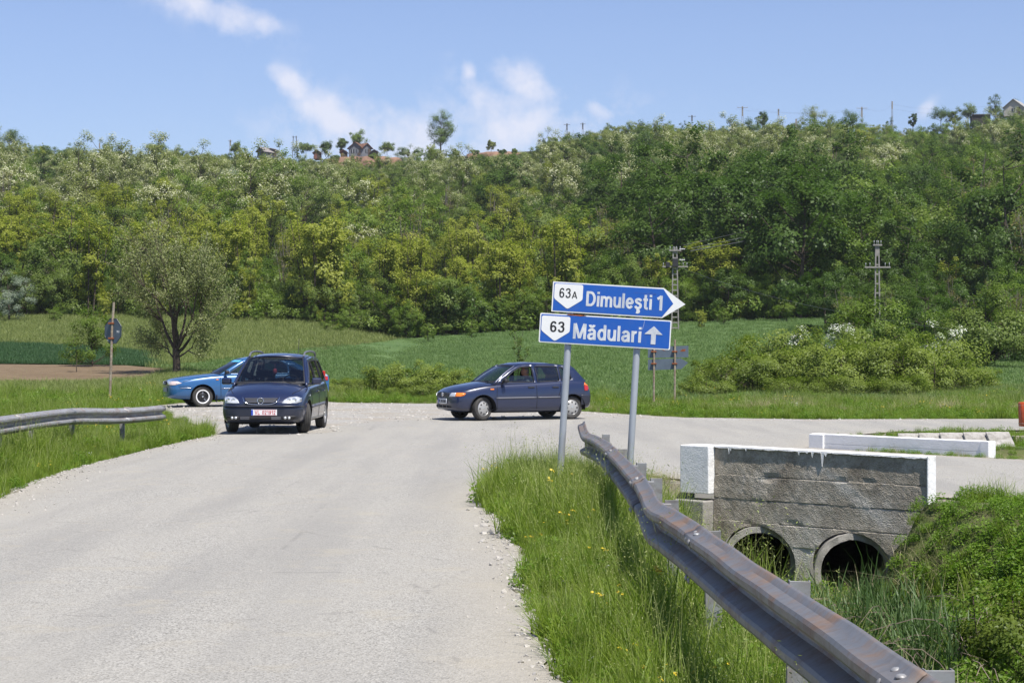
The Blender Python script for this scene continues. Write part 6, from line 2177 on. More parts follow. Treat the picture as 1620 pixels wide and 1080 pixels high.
# fingers closed on the steering wheel
for sg in (1, -1):
    base = Vector((sx_ + .47, sy_ + sg * .155, .905))
    m = MB()
    for f_ in range(4):
        o_ = Vector((0, 0, -.026 + .018 * f_)); L0 = (.030, .034, .033, .027)[f_]
        p0 = base + o_
        m.tube([p0, p0 + Vector((L0, sg * .006, .002)), p0 + Vector((L0 + .018, -sg * .012, 0)), p0 + Vector((L0 + .006, -sg * .030, 0))], [.0095, .009, .008, .006], 6)
    m.tube([base + Vector((-.02, -sg * .015, .02)), base + Vector((.01, -sg * .035, .03)), base + Vector((.04, -sg * .032, .02))], [.011, .010, .007], 6)
    m.build('fingers', M_skin, man, smooth=True)
#PART5
# ------------------------------------------------------------------ trees, shrubs and the wooded slope
tr = np.random.default_rng(23)


def crown_points(nc, rx, rz, zc, r, flat=.75, irr=.35):
    """clump centres in an uneven ellipsoid"""
    out = []
    ph = r.uniform(0, 6.28, 4)
    while len(out) < nc:
        u = r.normal(size=3); u /= np.linalg.norm(u)
        rad = r.uniform(.15, 1) ** .45
        az = math.atan2(u[1], u[0])
        k = 1 + irr * (math.sin(2 * az + ph[0]) * .5 + math.sin(3 * az + ph[1] + 2 * u[2]) * .5 + .4 * math.sin(5 * u[2] + ph[2]))
        p = u * rad * k
        out.append((p[0] * rx, p[1] * rx, zc + p[2] * rz))
    return np.array(out)


def clump_leaves(C, rc, n_per, size, r, asp=.6, up=.35, squash=.8, shade=True):
    n = len(C) * n_per
    c = np.repeat(C, n_per, 0); rr = np.repeat(np.broadcast_to(rc, (len(C),)), n_per)
    u = r.normal(size=(n, 3)); u /= np.linalg.norm(u, axis=1)[:, None]
    rad = (r.uniform(0, 1, n) ** .5)[:, None] * rr[:, None]
    o = u * rad; o[:, 2] *= squash
    p = c + o
    if shade:
        cc_ = p - np.array([0, 0, p[:, 2].mean() * .8]); cc_ /= np.linalg.norm(cc_, axis=1)[:, None]
        Q = leaflets(p, size, r, asp, up * .6, outward=u * .9 + cc_ * 1.5)
    else: Q = leaflets(p, size, r, asp, up, outward=u)
    tone = np.repeat(r.uniform(0, 1, len(C)), n_per) * .55 + r.uniform(0, .45, n)
    return Q, tone


def limbs(mb, C, trunk_h, zbase, r, r0, taper=.012, lean=(0, 0), sides=5, every=1):
    """trunk with a limb running to each clump"""
    top = C[:, 2].max() * .85
    pts = []
    k = 6
    for i in range(k + 1):
        t = i / k
        pts.append((lean[0] * t + .06 * r.normal() * t, lean[1] * t + .06 * r.normal() * t, -.3 + t * (top + .3)))
    mb.tube(pts, [max(taper, r0 * (1 - .88 * i / k)) for i in range(k + 1)], max(sides, 6))
    for c in C[::every]:
        zz = max(trunk_h, c[2] - r.uniform(.4, 1.2) * (abs(c[0]) + abs(c[1])) * .6 - .2)
        t = (zz + .3) / (top + .3); t = min(t, .97)
        j = int(t * k); a = np.array(pts[j]) + (np.array(pts[min(j + 1, k)]) - np.array(pts[j])) * (t * k - j)
        m1 = a * .5 + np.array(c) * .5 + np.array([r.normal() * .08, r.normal() * .08, -.10])
        mb.tube([tuple(a), tuple(m1), tuple(c)], [r0 * .28 * (1 - .5 * t), r0 * .17, taper], sides, cap=False)


def tree_proto(kind, i):
    r = tr
    K = KIND[kind]
    H, Rx, tH, nc, npc, ls = K['H'], K['R'], K['t'], K['nc'], K['np'], K['leaf']
    zc = tH + (H - tH) * .5
    rz = (H - tH) * .5
    if K.get('stems'):
        # young thicket tree: several upright stems
        C = []
        mb = MB()
        for s_ in range(K['stems']):
            a = r.uniform(0, 6.28); d = r.uniform(.1, 1) * Rx * .75
            x0, y0 = d * .35 * math.cos(a), d * .35 * math.sin(a); x1, y1 = d * math.cos(a), d * math.sin(a); h = H * r.uniform(.7, 1)
            mb.tube([(x0, y0, -.3), ((x0 + x1) / 2, (y0 + y1) / 2, h * .5), (x1, y1, h)], [.06, .045, .015], 4, cap=False)
            for q in range(nc):
                t = r.uniform(.25, 1.02); C.append((x0 + (x1 - x0) * t + r.normal() * .3, y0 + (y1 - y0) * t + r.normal() * .3, h * t))
        C = np.array(C)
        rc = r.uniform(.3, .62, len(C)) * K.get('cs', 1)
        Q, v = clump_leaves(C, rc, npc, ls, r)
        if K.get('twigs'):
            for c in C[::1]:
                mb.tube([tuple(c), (c[0] + r.normal() * .25, c[1] + r.normal() * .25, c[2] + r.uniform(.3, .8))], [.016, .005], 3, cap=False)
    else:
        C = crown_points(nc, Rx, rz, zc, r, irr=K.get('irr', .35))
        C[:, 2] = np.maximum(C[:, 2], tH * .8)
        rc = r.uniform(.45, 1.0, nc) * K.get('cs', .75)
        Q, v = clump_leaves(C, rc, npc, ls, r)
        mb = MB(); limbs(mb, C, tH, 0, r, K.get('tr', .14), every=K.get('ev', 2), lean=(r.normal() * .3, r.normal() * .3))
    root = bpy.data.objects.new(kind, None); root.empty_display_size = .3
    COL.objects.link(root)
    me = quads_mesh('crown', Q, v); me.materials.append(K['mat']); cr = link('crown', me, None, root)
    tk = mb.build('trunk', K.get('bark', M_bark), root)
    if K.get('bloom'):
        sel = C[r.permutation(len(C))[:int(len(C) * K['bloom'])]]
        sel = sel[sel[:, 2] > tH + .2 * (H - tH)]
        Qb, vb = clump_leaves(sel * [1.04, 1.04, 1.02], .55 * K.get('cs', .75) * 1.5, K.get('bn', 34), K.get('bs', .20), r, .7, .5)
        mb_ = quads_mesh('blossom', Qb, vb); mb_.materials.append(M_bloom if kind != 'hawthorn_bush' else M_bloomw); link('blossom', mb_, None, root)
    return root


M_bloom = leaf_mat('cream_blossom', (.40, .41, .24), (.58, .58, .40), .3)
M_bloomw = leaf_mat('white_blossom', (.50, .52, .46), (.75, .75, .70), .3)
L_rob = leaf_mat('robinia_leaves', (.15, .18, .045), (.25, .275, .085), .4)
L_yel = leaf_mat('yellow_green_leaves', (.21, .24, .028), (.33, .355, .06), .45)
L_dark = leaf_mat('dark_green_leaves', (.043, .085, .014), (.093, .152, .026), .4)
L_mid = leaf_mat('mid_green_leaves', (.092, .14, .024), (.175, .23, .05), .42)
L_olv = leaf_mat('olive_brown_leaves', (.17, .155, .055), (.24, .21, .09), .4)
L_sil = leaf_mat('silver_leaves', (.17, .21, .15), (.26, .31, .23), .3)
L_brt = leaf_mat('bright_green_leaves', (.10, .162, .020), (.18, .25, .042), .42)
L_bramble = leaf_mat('bramble_leaves', (.11, .155, .022), (.22, .275, .05), .42)
L_willow = leaf_mat('willow_leaves', (.18, .205, .085), (.30, .32, .15), .42)

KIND = {
    'robinia_tree': dict(H=7.5, R=2.7, t=1.6, nc=46, np=150, leaf=.17, mat=L_rob, bloom=.7, bn=60, bs=.15, cs=.85, irr=.45),
    'young_acacia': dict(H=6.2, R=2.4, t=.5, nc=9, np=125, leaf=.145, mat=L_yel, stems=7, cs=.95),
    'broadleaf_tree': dict(H=8.0, R=3.0, t=1.2, nc=52, np=165, leaf=.19, mat=L_dark, cs=.95, irr=.4),
    'field_maple': dict(H=6.5, R=2.6, t=.6, nc=46, np=150, leaf=.17, mat=L_mid, cs=.9, irr=.4),
    'budding_tree': dict(H=6.5, R=2.0, t=.8, nc=8, np=40, leaf=.12, mat=L_olv, stems=8, cs=.8, bark=M_bark_g, twigs=1),
    'silver_willow': dict(H=6.0, R=2.9, t=.8, nc=50, np=190, leaf=.13, mat=L_sil, cs=.8, irr=.2),
    'ash_tree': dict(H=7.0, R=2.4, t=1.0, nc=44, np=150, leaf=.17, mat=L_brt, cs=.85, irr=.45),
}
NV = {'robinia_tree': 3, 'young_acacia': 3, 'broadleaf_tree': 3, 'field_maple': 3, 'budding_tree': 3, 'silver_willow': 1, 'ash_tree': 2}
protos = {k: [tree_proto(k, i) for i in range(NV[k])] for k in KIND}
LAB = {'robinia_tree': ('cream flowering robinia of the wooded slope', 'flowering robinias on the slope'),
       'young_acacia': ('yellow green young acacia of the wooded slope', 'yellow green acacias on the slope'),
       'broadleaf_tree': ('dark green dense tree of the wooded slope', 'dark broadleaf trees on the slope'),
       'field_maple': ('mid green bushy tree of the wooded slope', 'mid green trees on the slope'),
       'budding_tree': ('half bare grey brown tree of the slope', 'half bare trees on the slope'),
       'silver_willow': ('silvery grey green willow standing out on the wooded slope', 'silver willows on the slope'),
       'ash_tree': ('bright green tree of the wooded slope', 'bright green trees on the slope')}
used = {k: 0 for k in KIND}


def put_tree(kind, x, y, s, dz=-.2, label=None, group=None, v=None):
    P0 = protos[kind][v if v is not None else int(tr.integers(0, NV[kind]))]
    o = copy_tree(P0)
    o.location = (x, y, hz(x, y) + dz)
    o.rotation_euler = (float(tr.normal() * .04), float(tr.normal() * .04), float(tr.uniform(0, 6.28)))
    o.scale = (s * float(tr.uniform(.88, 1.12)), s * float(tr.uniform(.88, 1.12)), s * float(tr.uniform(.85, 1.15)))
    used[kind] += 1
    if label: tag(o, label, 'tree')
    else:
        ppx = 810 + F * x / y
        tier = 'at the foot' if y < 175 else ('on the lower half' if y < 265 else ('on the upper half' if y < 385 else 'near the crest'))
        side_ = 'far left' if ppx < 330 else ('left of centre' if ppx < 650 else ('behind the road signs' if ppx < 1080 else ('right of the signs' if ppx < 1380 else 'far right')))
        if y < 149: tier = 'below the foot'
        tag(o, '%s, %s, %s' % (LAB[kind][0], tier, side_), 'tree', '%s, %s, %s' % (LAB[kind][1], tier, side_))
    return o


def blobw(px, py, cx, cy, rx, ry): return math.exp(-((px - cx) / rx) ** 2 - ((py - cy) / ry) ** 2)


def weights(px, py):
    """which kind grows where; px, py: where the crown shows in the photograph"""
    w = {k: .02 for k in KIND}
    up = 1 / (1 + math.exp((py - 325) / 22))
    w['robinia_tree'] += 1.5 * up * (1.25 if px < 620 else (.8 if px < 900 else (1.15 if px < 1260 else .35)))
    w['young_acacia'] += 3.6 * blobw(px, py, 640, 400, 330, 62) + 1.2 * blobw(px, py, 1050, 385, 120, 45) + 1.1 * blobw(px, py, 60, 400, 200, 60) + .9 * blobw(px, py, 1260, 455, 60, 30) + .5 * blobw(px, py, 900, 300, 160, 30) + .25
    w['broadleaf_tree'] += 2.8 * blobw(px, py, 1210, 390, 230, 105) + 1.1 * blobw(px, py, 1010, 300, 70, 45) + .8 * blobw(px, py, 130, 275, 45, 30) + .18 + 1.0 * blobw(px, py, 1560, 300, 120, 70) + 1.0 * blobw(px, py, 1540, 400, 50, 80)
    w['field_maple'] += 1.9 * blobw(px, py, 680, 500, 420, 48) + .5 + .9 * blobw(px, py, 640, 290, 140, 30) + 1.2 * blobw(px, py, 80, 470, 240, 40)
    w['budding_tree'] += 2.0 * blobw(px, py, 820, 400, 120, 58) + 1.7 * blobw(px, py, 1480, 400, 150, 75) + .7 * blobw(px, py, 950, 450, 130, 40) + 1.2 * blobw(px, py, 30, 460, 120, 40) + .15 + .9 * blobw(px, py, 540, 450, 160, 40)
    w['ash_tree'] += .3 + 1.3 * blobw(px, py, 1300, 300, 170, 50) + .9 * blobw(px, py, 1450, 520, 160, 60) + .5 * blobw(px, py, 760, 480, 60, 60)
    return w


cand = []
y = 151.0
while y < 492:
    sp = 4.9 + (y - 150) * .011
    half = (810 + 130) / F * y
    x = -half + tr.uniform(0, sp)
    while x < half:
        cand.append((x + tr.normal() * sp * .28, y + tr.normal() * sp * .3))
        x += sp
    y += sp * .93
MAXK = 296
cap_px = [-200, 0, 150, 330, 400, 500, 530, 660, 690, 735, 830, 870, 950, 1000, 1100, 1200, 1300, 1400, 1450, 1500, 1560, 1620, 1800]
cap_py = [222, 217, 228, 233, 241, 244, 252, 246, 226, 246, 240, 214, 198, 184, 191, 190, 184, 192, 200, 209, 194, 172, 180]
TH_ = {k: KIND[k]['H'] for k in KIND}
placed = []
extra = {k: [] for k in KIND}
cand = [c for c in cand if c[1] > 149]
cand.sort(key=lambda c: c[1])
for x, y in cand:
    px = 810 + F * x / y
    zb_ = hz(x, y)
    py = 563 - (zb_ + 4.5 - CAM_H) * F / y
    pyb = 563 - (zb_ - CAM_H) * F / y
    if y > 452 and (515 < px < 660 or 725 < px < 850): continue           # bare clay edges near the top
    if y > 474 and 470 < px < 900: continue
    if y > 440 and 1440 < px < 1530: continue
    w = weights(px, py)
    ks = list(w)
    for q_, k_n in enumerate(ks): w[k_n] = w[k_n] ** 1.5 * math.exp(3.2 * noise.noise(Vector((x * .045, y * .03, q_ * 7.3))))
    pr = np.array([w[k] for k in ks]); pr /= pr.sum()
    k = ks[int(tr.choice(len(ks), p=pr))]
    s = float(tr.choice([tr.uniform(.55, .85), tr.uniform(.8, 1.15), tr.uniform(1.1, 1.5)], p=[.35, .4, .25]))
    if px > 1020 and 330 < py < 520: s *= 1.18
    if px < 960 and py > 440: s *= .86
    capy = float(np.interp(px, cap_px, cap_py)) + float(tr.normal()) * 3.0
    s = min(s, max(.15, (pyb - capy) * y / F / (TH_[k] * 1.05)))
    if s < .24: continue
    if k == 'silver_willow': k = 'field_maple'
    if used[k] >= MAXK: extra[k].append((x, y, s)); continue
    put_tree(k, x, y, s)
# the wood's front line of low bushy trees
for px in range(-60, 1720, 21):
    d = 151 + tr.uniform(-2.5, 2)
    px_ = px + tr.uniform(-8, 8)
    if 100 < px_ < 520: d += 3
    k = 'field_maple' if tr.uniform() < .62 else ('ash_tree' if tr.uniform() < .5 else 'broadleaf_tree')
    if px_ > 1100: k = 'broadleaf_tree' if tr.uniform() < .45 else k
    if used[k] >= MAXK: k = 'ash_tree'
    if used[k] >= MAXK: continue
    q = P(px_, d)
    put_tree(k, q.x, q.y, float(tr.uniform(.45, .75)), -.35)
for px, d, s in ((370, 318, 1.45), (450, 330, 1.25), (645, 430, 1.1), (15, 140, .9)):
    q = P(px, d)
    if px == 15: put_tree('silver_willow', q.x, q.y, .62, -.2, 'small silvery shrub tree at the left edge below the wood')
    elif px == 370: put_tree('silver_willow', q.x, q.y, s, .2, 'large round silvery willow left of centre on the wooded slope')
    elif px == 450: put_tree('silver_willow', q.x, q.y, s, .2, 'second silvery willow right of the large round one on the slope')
    else: put_tree('silver_willow', q.x, q.y, s, .2, 'pale silvery willow just below the red clay bank at the ridge')
for i in range(46):
    px = tr.uniform(1285, 1730); d = tr.uniform(94, 149)
    if px < 1420 and d < 112: continue
    if abs(px - 1388) < 16 and d < 128: continue
    k = ('ash_tree', 'field_maple', 'broadleaf_tree', 'budding_tree')[int(tr.choice(4, p=[.35, .3, .2, .15]))]
    if used[k] >= MAXK: k = 'broadleaf_tree' if used['broadleaf_tree'] < MAXK else 'budding_tree'
    q = P(px, d); put_tree(k, q.x, q.y, float(tr.uniform(.4, .72)), -.3)
for i in range(64):
    px = tr.uniform(-60, 1270); d = tr.uniform(139, 150)
    k = ('ash_tree', 'field_maple', 'young_acacia')[int(tr.choice(3, p=[.4, .4, .2]))]
    if used[k] >= MAXK + 3: continue
    q = P(px, d); put_tree(k, q.x, q.y, float(tr.uniform(.16, .38)), -.15)
# what is past the limit stands as one mass
fill_objs = []
fp = [[], [], [], []]
fk_names = []
allx = [(k, *t_) for k in extra for t_ in extra[k]]
if allx:
    srcs = []
    for k in KIND:
        src = protos[k][0]
        cr = [c for c in src.children if c.name.startswith('crown')][0]
        so = bpy.data.objects.new('m_' + k, cr.data); srcs.append(so)
    Cw = coll_of('wood_kinds', srcs)
    order = sorted('m_' + k for k in KIND)
    pts = [(x, y, hz(x, y) - .2) for k, x, y, s in allx]
    gn_scatter('wood', pts, [(0, 0, float(tr.uniform(0, 6.28))) for _ in allx], [(s, s, s) for k, x, y, s in allx], [order.index('m_' + k) for k, x, y, s in allx], Cw,
               'rest of the dense wood covering the far slope', 'wood')
# undergrowth between the trees
ub = []
for i in range(3):
    C = crown_points(12, 1.3, .6, .7, tr); C[:, 2] = np.maximum(C[:, 2], .2)
    Q, v = clump_leaves(C, .6, 90, .16, tr); ub.append(var_obj('a_under_%d' % i, Q, v, (L_mid, L_brt, L_dark)[i]))
C_under = coll_of('undergrowth_kinds', ub)
n = 5600
yy = 149.5 + 332 * tr.uniform(0, 1, n) ** 1.15; xx = (tr.uniform(-90, 1710, n) - 810) / F * yy
m_ = ~((yy > 455) & (((xx / yy * F + 810 > 515) & (xx / yy * F + 810 < 660)) | ((xx / yy * F + 810 > 725) & (xx / yy * F + 810 < 850))))
xx, yy = xx[m_], yy[m_]; k = len(xx); s = tr.uniform(.6, 1.5, k) * np.where(yy > 430, .6, 1)
gn_scatter('undergrowth', np.stack([xx, yy, hgt(xx, yy)], 1), np.stack([np.zeros(k), np.zeros(k), tr.uniform(0, 6.28, k)], 1), np.stack([s, s, s * tr.uniform(.7, 1.3, k)], 1), tr.integers(0, 3, k), C_under,
           'shrubs and undergrowth filling the slope between the trees', 'undergrowth')
for k in protos:
    for o in protos[k]:
        for c in list(o.children): bpy.data.objects.remove(c)
        bpy.data.objects.remove(o)


# ---- single trees and shrubs the photograph shows one by one
def single(name, loc, C, rc, npc, leaf, lmat, label, cat='tree', trunk_h=.3, tr0=.08, bark=None, bloom=None, ev=1, up=.35, asp=.6, rz=0, lean=(0, 0), squash=.8):
    root = empty(name, loc, rz); tag(root, label, cat)
    Q, v = clump_leaves(C, rc, npc, leaf, tr, asp, up, squash)
    me = quads_mesh('crown', Q, v); me.materials.append(lmat); link('crown', me, None, root)
    mb = MB(); limbs(mb, C, trunk_h, 0, tr, tr0, every=ev, taper=.008, lean=lean); mb.build('trunk', bark or M_bark, root)
    if bloom:
        sel = C[tr.permutation(len(C))[:int(len(C) * bloom[0])]]
        Qb, vb = clump_leaves(sel * [1.06, 1.06, 1.03], rc.mean() if hasattr(rc, 'mean') else rc, bloom[1], bloom[2], tr, .8, .5)
        mb_ = quads_mesh('blossom', Qb, vb); mb_.materials.append(bloom[3]); link('blossom', mb_, None, root)
    return root


# the big airy willow with its branching skeleton
def branching(root, trunk_pts, r0, levels, spread_, L0, leaf_fn, bark, rnd, nb=(3, 4), up=.25):
    mb = MB(); tips = []

    def grow(p, d, L, r_b, lev):
        n = 4
        pts = [p.copy()]; q = p.copy(); dd = d.copy()
        for i in range(n):
            dd = (dd + Vector((rnd.gauss(0, .13), rnd.gauss(0, .13), rnd.gauss(0, .08) + up * .14))).normalized()
            q = q + dd * (L / n); pts.append(q.copy())
        mb.tube(pts, [r_b * (1 - .5 * i / n) for i in range(n + 1)], 7 if lev < 2 else (5 if lev < 3 else 3), cap=False)
        if lev >= levels - 1:
            tips.append((pts, dd))
            if lev >= levels: return
        k = rnd.randint(*nb)
        for j in range(k):
            t = rnd.uniform(.35, 1) if j else 1.0
            i = min(n, max(1, int(round(t * n))))
            a = rnd.uniform(0, 6.28); s_ = spread_ * rnd.uniform(.6, 1.25)
            side = dd.orthogonal().normalized(); side.rotate(Matrix.Rotation(a, 3, dd))
            nd = (dd * math.cos(s_) + side * math.sin(s_)).normalized()
            grow(pts[i], nd, L * rnd.uniform(.62, .85), r_b * rnd.uniform(.45, .62), lev + 1)
    return mb, tips, grow


rnd = random.Random(5)
wl_ = P(279, 84)
will = empty('willow_tree', (wl_.x, wl_.y, wl_.z - .1)); tag(will, 'large airy willow with sparse grey green leaves left behind the cars', 'tree')
mb, tips, grow = branching(will, None, .2, 4, .62, 2.0, None, M_bark, rnd)
mb.tube([(0, 0, -.3), (.02, 0, .6), (-.03, .0, 1.25)], [.24, .20, .18], 12)
for a, tilt_, L, r_, hh in ((0.1, .28, 2.5, .12, 1.2), (2.9, .75, 2.0, .09, 1.15), (.3, 1.0, 1.9, .085, 1.0), (4.4, .6, 2.1, .085, 1.25), (1.4, .55, 2.2, .09, 1.2), (3.4, .35, 2.7, .11, 1.25), (5.6, .75, 2.0, .08, 1.1), (2.2, 1.25, 1.4, .05, .8), (-.4, 1.15, 1.3, .05, .85)):
    grow(Vector((-.03, 0, hh)), Vector((math.sin(tilt_) * math.cos(a), math.sin(tilt_) * math.sin(a), math.cos(tilt_))), L, r_, 1)
mb.build('trunk', M_bark, will)
lp = []
for pts, dd in tips:
    for p0, p1 in zip(pts[:-1], pts[1:]):
        for _ in range(17):
            t = rnd.random(); q = p0.lerp(p1, t); lp.append((q.x + rnd.gauss(0, .15), q.y + rnd.gauss(0, .15), q.z + rnd.gauss(0, .13)))
lp = np.array(lp)
if len(lp) > 90000: lp = lp[tr.permutation(len(lp))[:90000]]
cl_ = np.sin(lp[:, 0] * 3.1) * np.cos(lp[:, 2] * 2.7 + lp[:, 1] * 2)
print('WILLOW', len(lp), lp.min(0), lp.max(0), len(tips))
Q = leaflets(lp, .11, tr, .45, .25); me = quads_mesh('crown', Q, np.clip(.5 + .3 * cl_ + tr.normal(size=len(lp)) * .18, 0, 1)); me.materials.append(L_willow); link('crown', me, None, will)
WILL_H = lp[:, 2].max(); WILL_R = np.abs(lp[:, 0]).max()
k_ = 7.0 / WILL_H
will.scale = (k_ * .86, k_ * .95, k_ * 1.07)

q = P(146, 92)
C = np.array([(tr.normal() * .55, tr.normal() * .5, h_) for h_ in tr.uniform(.45, 2.9, 34)]); C[:, 0] *= np.clip(1.3 - C[:, 2] / 4.2, .3, 1.3)
single('young_tree', (q.x, q.y, q.z - .1), C, tr.uniform(.25, .48, 34), 190, .085, L_brt, 'bushy bright green young tree behind the octagonal sign', trunk_h=.3, tr0=.05)
q = P(121, 86); C = np.array([(tr.normal() * .2, tr.normal() * .2, h_) for h_ in tr.uniform(.5, 1.9, 12)])
single('sapling', (q.x, q.y, q.z - .05), C, tr.uniform(.10, .22, 12), 50, .07, L_mid, 'thin sapling on the edge of the ploughed soil', trunk_h=.4, tr0=.03)
q = P(820, 66); C = np.array([(tr.normal() * .16 + .12 * math.sin(h_ * 2), tr.normal() * .14, h_) for h_ in np.linspace(.7, 2.45, 18)] + [(.25 + tr.normal() * .12, .0, h_) for h_ in np.linspace(1.2, 2.0, 6)])
single('sapling', (q.x, q.y, q.z - .05), C, tr.uniform(.08, .17, 24), 42, .06, L_mid, 'slender leafy sapling rising behind the dark blue hatchback', trunk_h=.3, tr0=.03)
# shrub thicket right of the signs
bush_var = []
for i in range(4):
    C = crown_points(34, 1.55, .95, .95, tr, irr=.3); C[:, 2] = np.clip(C[:, 2], .15, 3)
    b = single('shrub', (0, 0, 0), C, tr.uniform(.25, .5, 34), 230, .075, L_bramble, 'x', 'shrub', .1, .05, ev=1, asp=.65)
    bush_var.append(b)
TH = 'dense olive green shrub of the thicket right of the road signs'
for px, d, s, vz in [(1118, 63, .62, .8), (1150, 65, .9, .85), (1190, 66.5, 1.02, .95), (1238, 67, 1.1, .92), (1290, 66.5, 1.12, .9), (1335, 66, 1.1, .9), (1385, 66.5, 1.12, .92), (1430, 66, 1.05, .9), (1478, 66.5, 1.0, .9), (1520, 67.5, .85, .85), (1545, 70, .7, .8),
                     (1215, 69.5, 1.15, 1.05), (1300, 70, 1.2, 1.1), (1390, 70, 1.25, 1.1), (1460, 71, 1.2, 1.0), (1160, 68, .9, 1.0), (1340, 63.4, .75, .7), (1250, 63.5, .7, .7), (1420, 63.5, .75, .7)]:
    q = P(px, d); o = copy_tree(bush_var[int(tr.integers(0, 4))]); o.location = (q.x, q.y, q.z - .12)
    o.rotation_euler = (0, 0, float(tr.uniform(0, 6.28))); o.scale = (s, s, s * vz * 1.02); tag(o, TH, 'shrub', 'shrubs of the thicket')
LOW = 'low green bramble bush in the row behind the minivan and hatchback'
for px, d, s, vz in [(535, 66, .5, .75), (562, 66.5, .6, .7), (592, 67, .62, .75), (622, 66.5, .72, .82), (652, 66.5, .85, .88), (682, 67, .8, .85), (712, 67.5, .62, .85), (742, 67, .5, .8), (668, 65.2, .55, .7), (610, 65, .45, .6), (770, 68, .4, .7), (545, 68, .5, .7)]:
    q = P(px, d); o = copy_tree(bush_var[int(tr.integers(0, 4))]); o.location = (q.x, q.y, q.z - .12)
    o.rotation_euler = (0, 0, float(tr.uniform(0, 6.28))); o.scale = (s, s, s * vz); tag(o, LOW, 'shrub', 'low bramble bushes')
for b in bush_var:
    for c in list(b.children): bpy.data.objects.remove(c)
    bpy.data.objects.remove(b)
# blossoming hawthorns
for px, d, h_, w_, lab in ((1258, 74, 2.3, .45, 'small white blossoming shrub behind the thicket'), (1483, 74, 2.6, 1.0, 'large white blossoming hawthorn at the right end of the thicket'), (1327, 78, 2.7, .7, 'slim pale flowering shrub between the thicket and the wood')):
    q = P(px, d); C = crown_points(22, w_, h_ * .4, h_ * .6, tr)
    single('hawthorn', (q.x, q.y, q.z), C, tr.uniform(.18, .34, 22), 70, .08, L_mid, lab, 'shrub', .3, .05, bloom=(.8, 75, .075, M_bloomw))
# bare arching stems and a pair of dry shrubs in the verge
q = P(1560, 92); C = crown_points(60, 2.6, 1.8, 2.0, tr)
single('broadleaf_tree', (q.x, q.y, q.z), C, tr.uniform(.45, .8, 60), 260, .13, L_mid, 'low rounded green tree at the right between thicket and wood', 'tree', .4, .1)
q = P(1385, 96); C = crown_points(36, 2.2, 1.6, 1.9, tr)
single('broadleaf_tree', (q.x, q.y, q.z), C, tr.uniform(.4, .75, 36), 260, .13, L_brt, 'fresh green bushy tree behind the thicket under the concrete pole', 'tree', .4, .1)
# leafy bush at the lower right edge by the ditch
C = crown_points(30, .62, .42, .35, tr); C[:, 2] = np.clip(C[:, 2], .05, 2)
single('leafy_bush', (4.35, 16.2, hz(4.35, 16.2) + .0), C, tr.uniform(.12, .26, 30), 260, .034, L_bramble, 'dense small leaved green bush at the lower right corner by the ditch', 'shrub', .05, .02, asp=.75)
C = crown_points(22, .45, .3, .3, tr)
single('leafy_bush', (4.1, 14.3, hz(4.1, 14.3) + .05), C, tr.uniform(.1, .2, 22), 240, .030, L_mid, 'darker small leaved bush nearest to the camera at the right edge', 'shrub', .05, .02, asp=.75)
m = MB()
for i in range(70):
    a = tr.uniform(0, 6.28); x0, y0 = 3.9 + tr.normal() * .3, 17.2 + tr.normal() * .9
    z0 = hz(x0, y0); L = tr.uniform(.5, 1.1); 
    p = [Vector((x0, y0, z0)), Vector((x0 + .4 * L * math.cos(a), y0 + .4 * L * math.sin(a), z0 + .45 * L)), Vector((x0 + .9 * L * math.cos(a), y0 + .9 * L * math.sin(a), z0 + .35 * L))]
    m.tube(catmull(p, 3), .0035, 3, cap=False)
o = m.build('dead_stems', plain('dead_stem', (.22, .17, .14), .9), None); tag(o, 'tangle of dead brown stems beside the reeds in the ditch', 'stems', kind='stuff')

# ---- ridge: single trees, houses, sheds and clay banks
def ridge_pt(px, py_base, d=None):
    d = d or 476
    return Vector(((px - 810) * d / F, d, CAM_H + (563 - py_base) * d / F))


def ridge_tree(name, px, py0, py1, wpx, lmat, label, d=474, trunk=.25, dens=26, blobs=30, irr=.4):
    s = F / d; h_ = (py0 - py1) / s; w_ = wpx / s / 2
    C = crown_points(blobs, w_ * .85, h_ * (1 - trunk) * .5, h_ * (trunk + (1 - trunk) * .5), tr, irr=irr)
    p = ridge_pt(px, py0, d)
    return single(name, p, C, tr.uniform(.5, 1.0, blobs) * w_ * .44, dens * 5, .22, lmat, label, 'tree', h_ * trunk, h_ * .022, ev=1)


ridge_tree('poplar_tree', 697, 240, 167, 48, L_brt, 'tall lone tree standing clear against the sky on the ridge', trunk=.12, dens=34, blobs=60, irr=.12)
ridge_tree('ridge_tree', 566, 238, 206, 32, L_brt, 'round topped tree growing over the grey house on the ridge', trunk=.2, dens=36, blobs=22)
ridge_tree('ridge_tree', 515, 246, 222, 24, L_dark, 'small dark green tree on the ridge left of the grey house')
ridge_tree('ridge_tree', 484, 244, 226, 28, L_mid, 'spreading bush on the ridge right of the tin roof')
ridge_tree('ridge_tree', 612, 244, 226, 28, L_mid, 'low green bush on the ridge right of the grey house')
ridge_tree('ridge_tree', 540, 244, 218, 22, L_mid, 'loose green bush between dark tree and grey house on the ridge')
ridge_tree('ridge_tree', 376, 244, 226, 26, L_mid, 'green bush on the ridge left of the tin roof')
ridge_tree('ridge_tree', 250, 246, 226, 40, L_dark, 'dark green bush breaking the left skyline')
ridge_tree('ridge_tree', 15, 232, 207, 50, L_dark, 'dark green tree at the left end of the skyline', blobs=34)
ridge_tree('ridge_tree', 777, 240, 221, 16, L_rob, 'thin little tree on the clay edge of the ridge')
ridge_tree('ridge_tree', 1207, 212, 174, 24, L_dark, 'narrow dark tree rising over the right skyline')
ridge_tree('ridge_tree', 1290, 212, 168, 44, L_rob, 'pale airy robinia rising over the right skyline')
ridge_tree('ridge_tree', 1345, 215, 172, 48, L_dark, 'dark full tree beside the skyline pole')
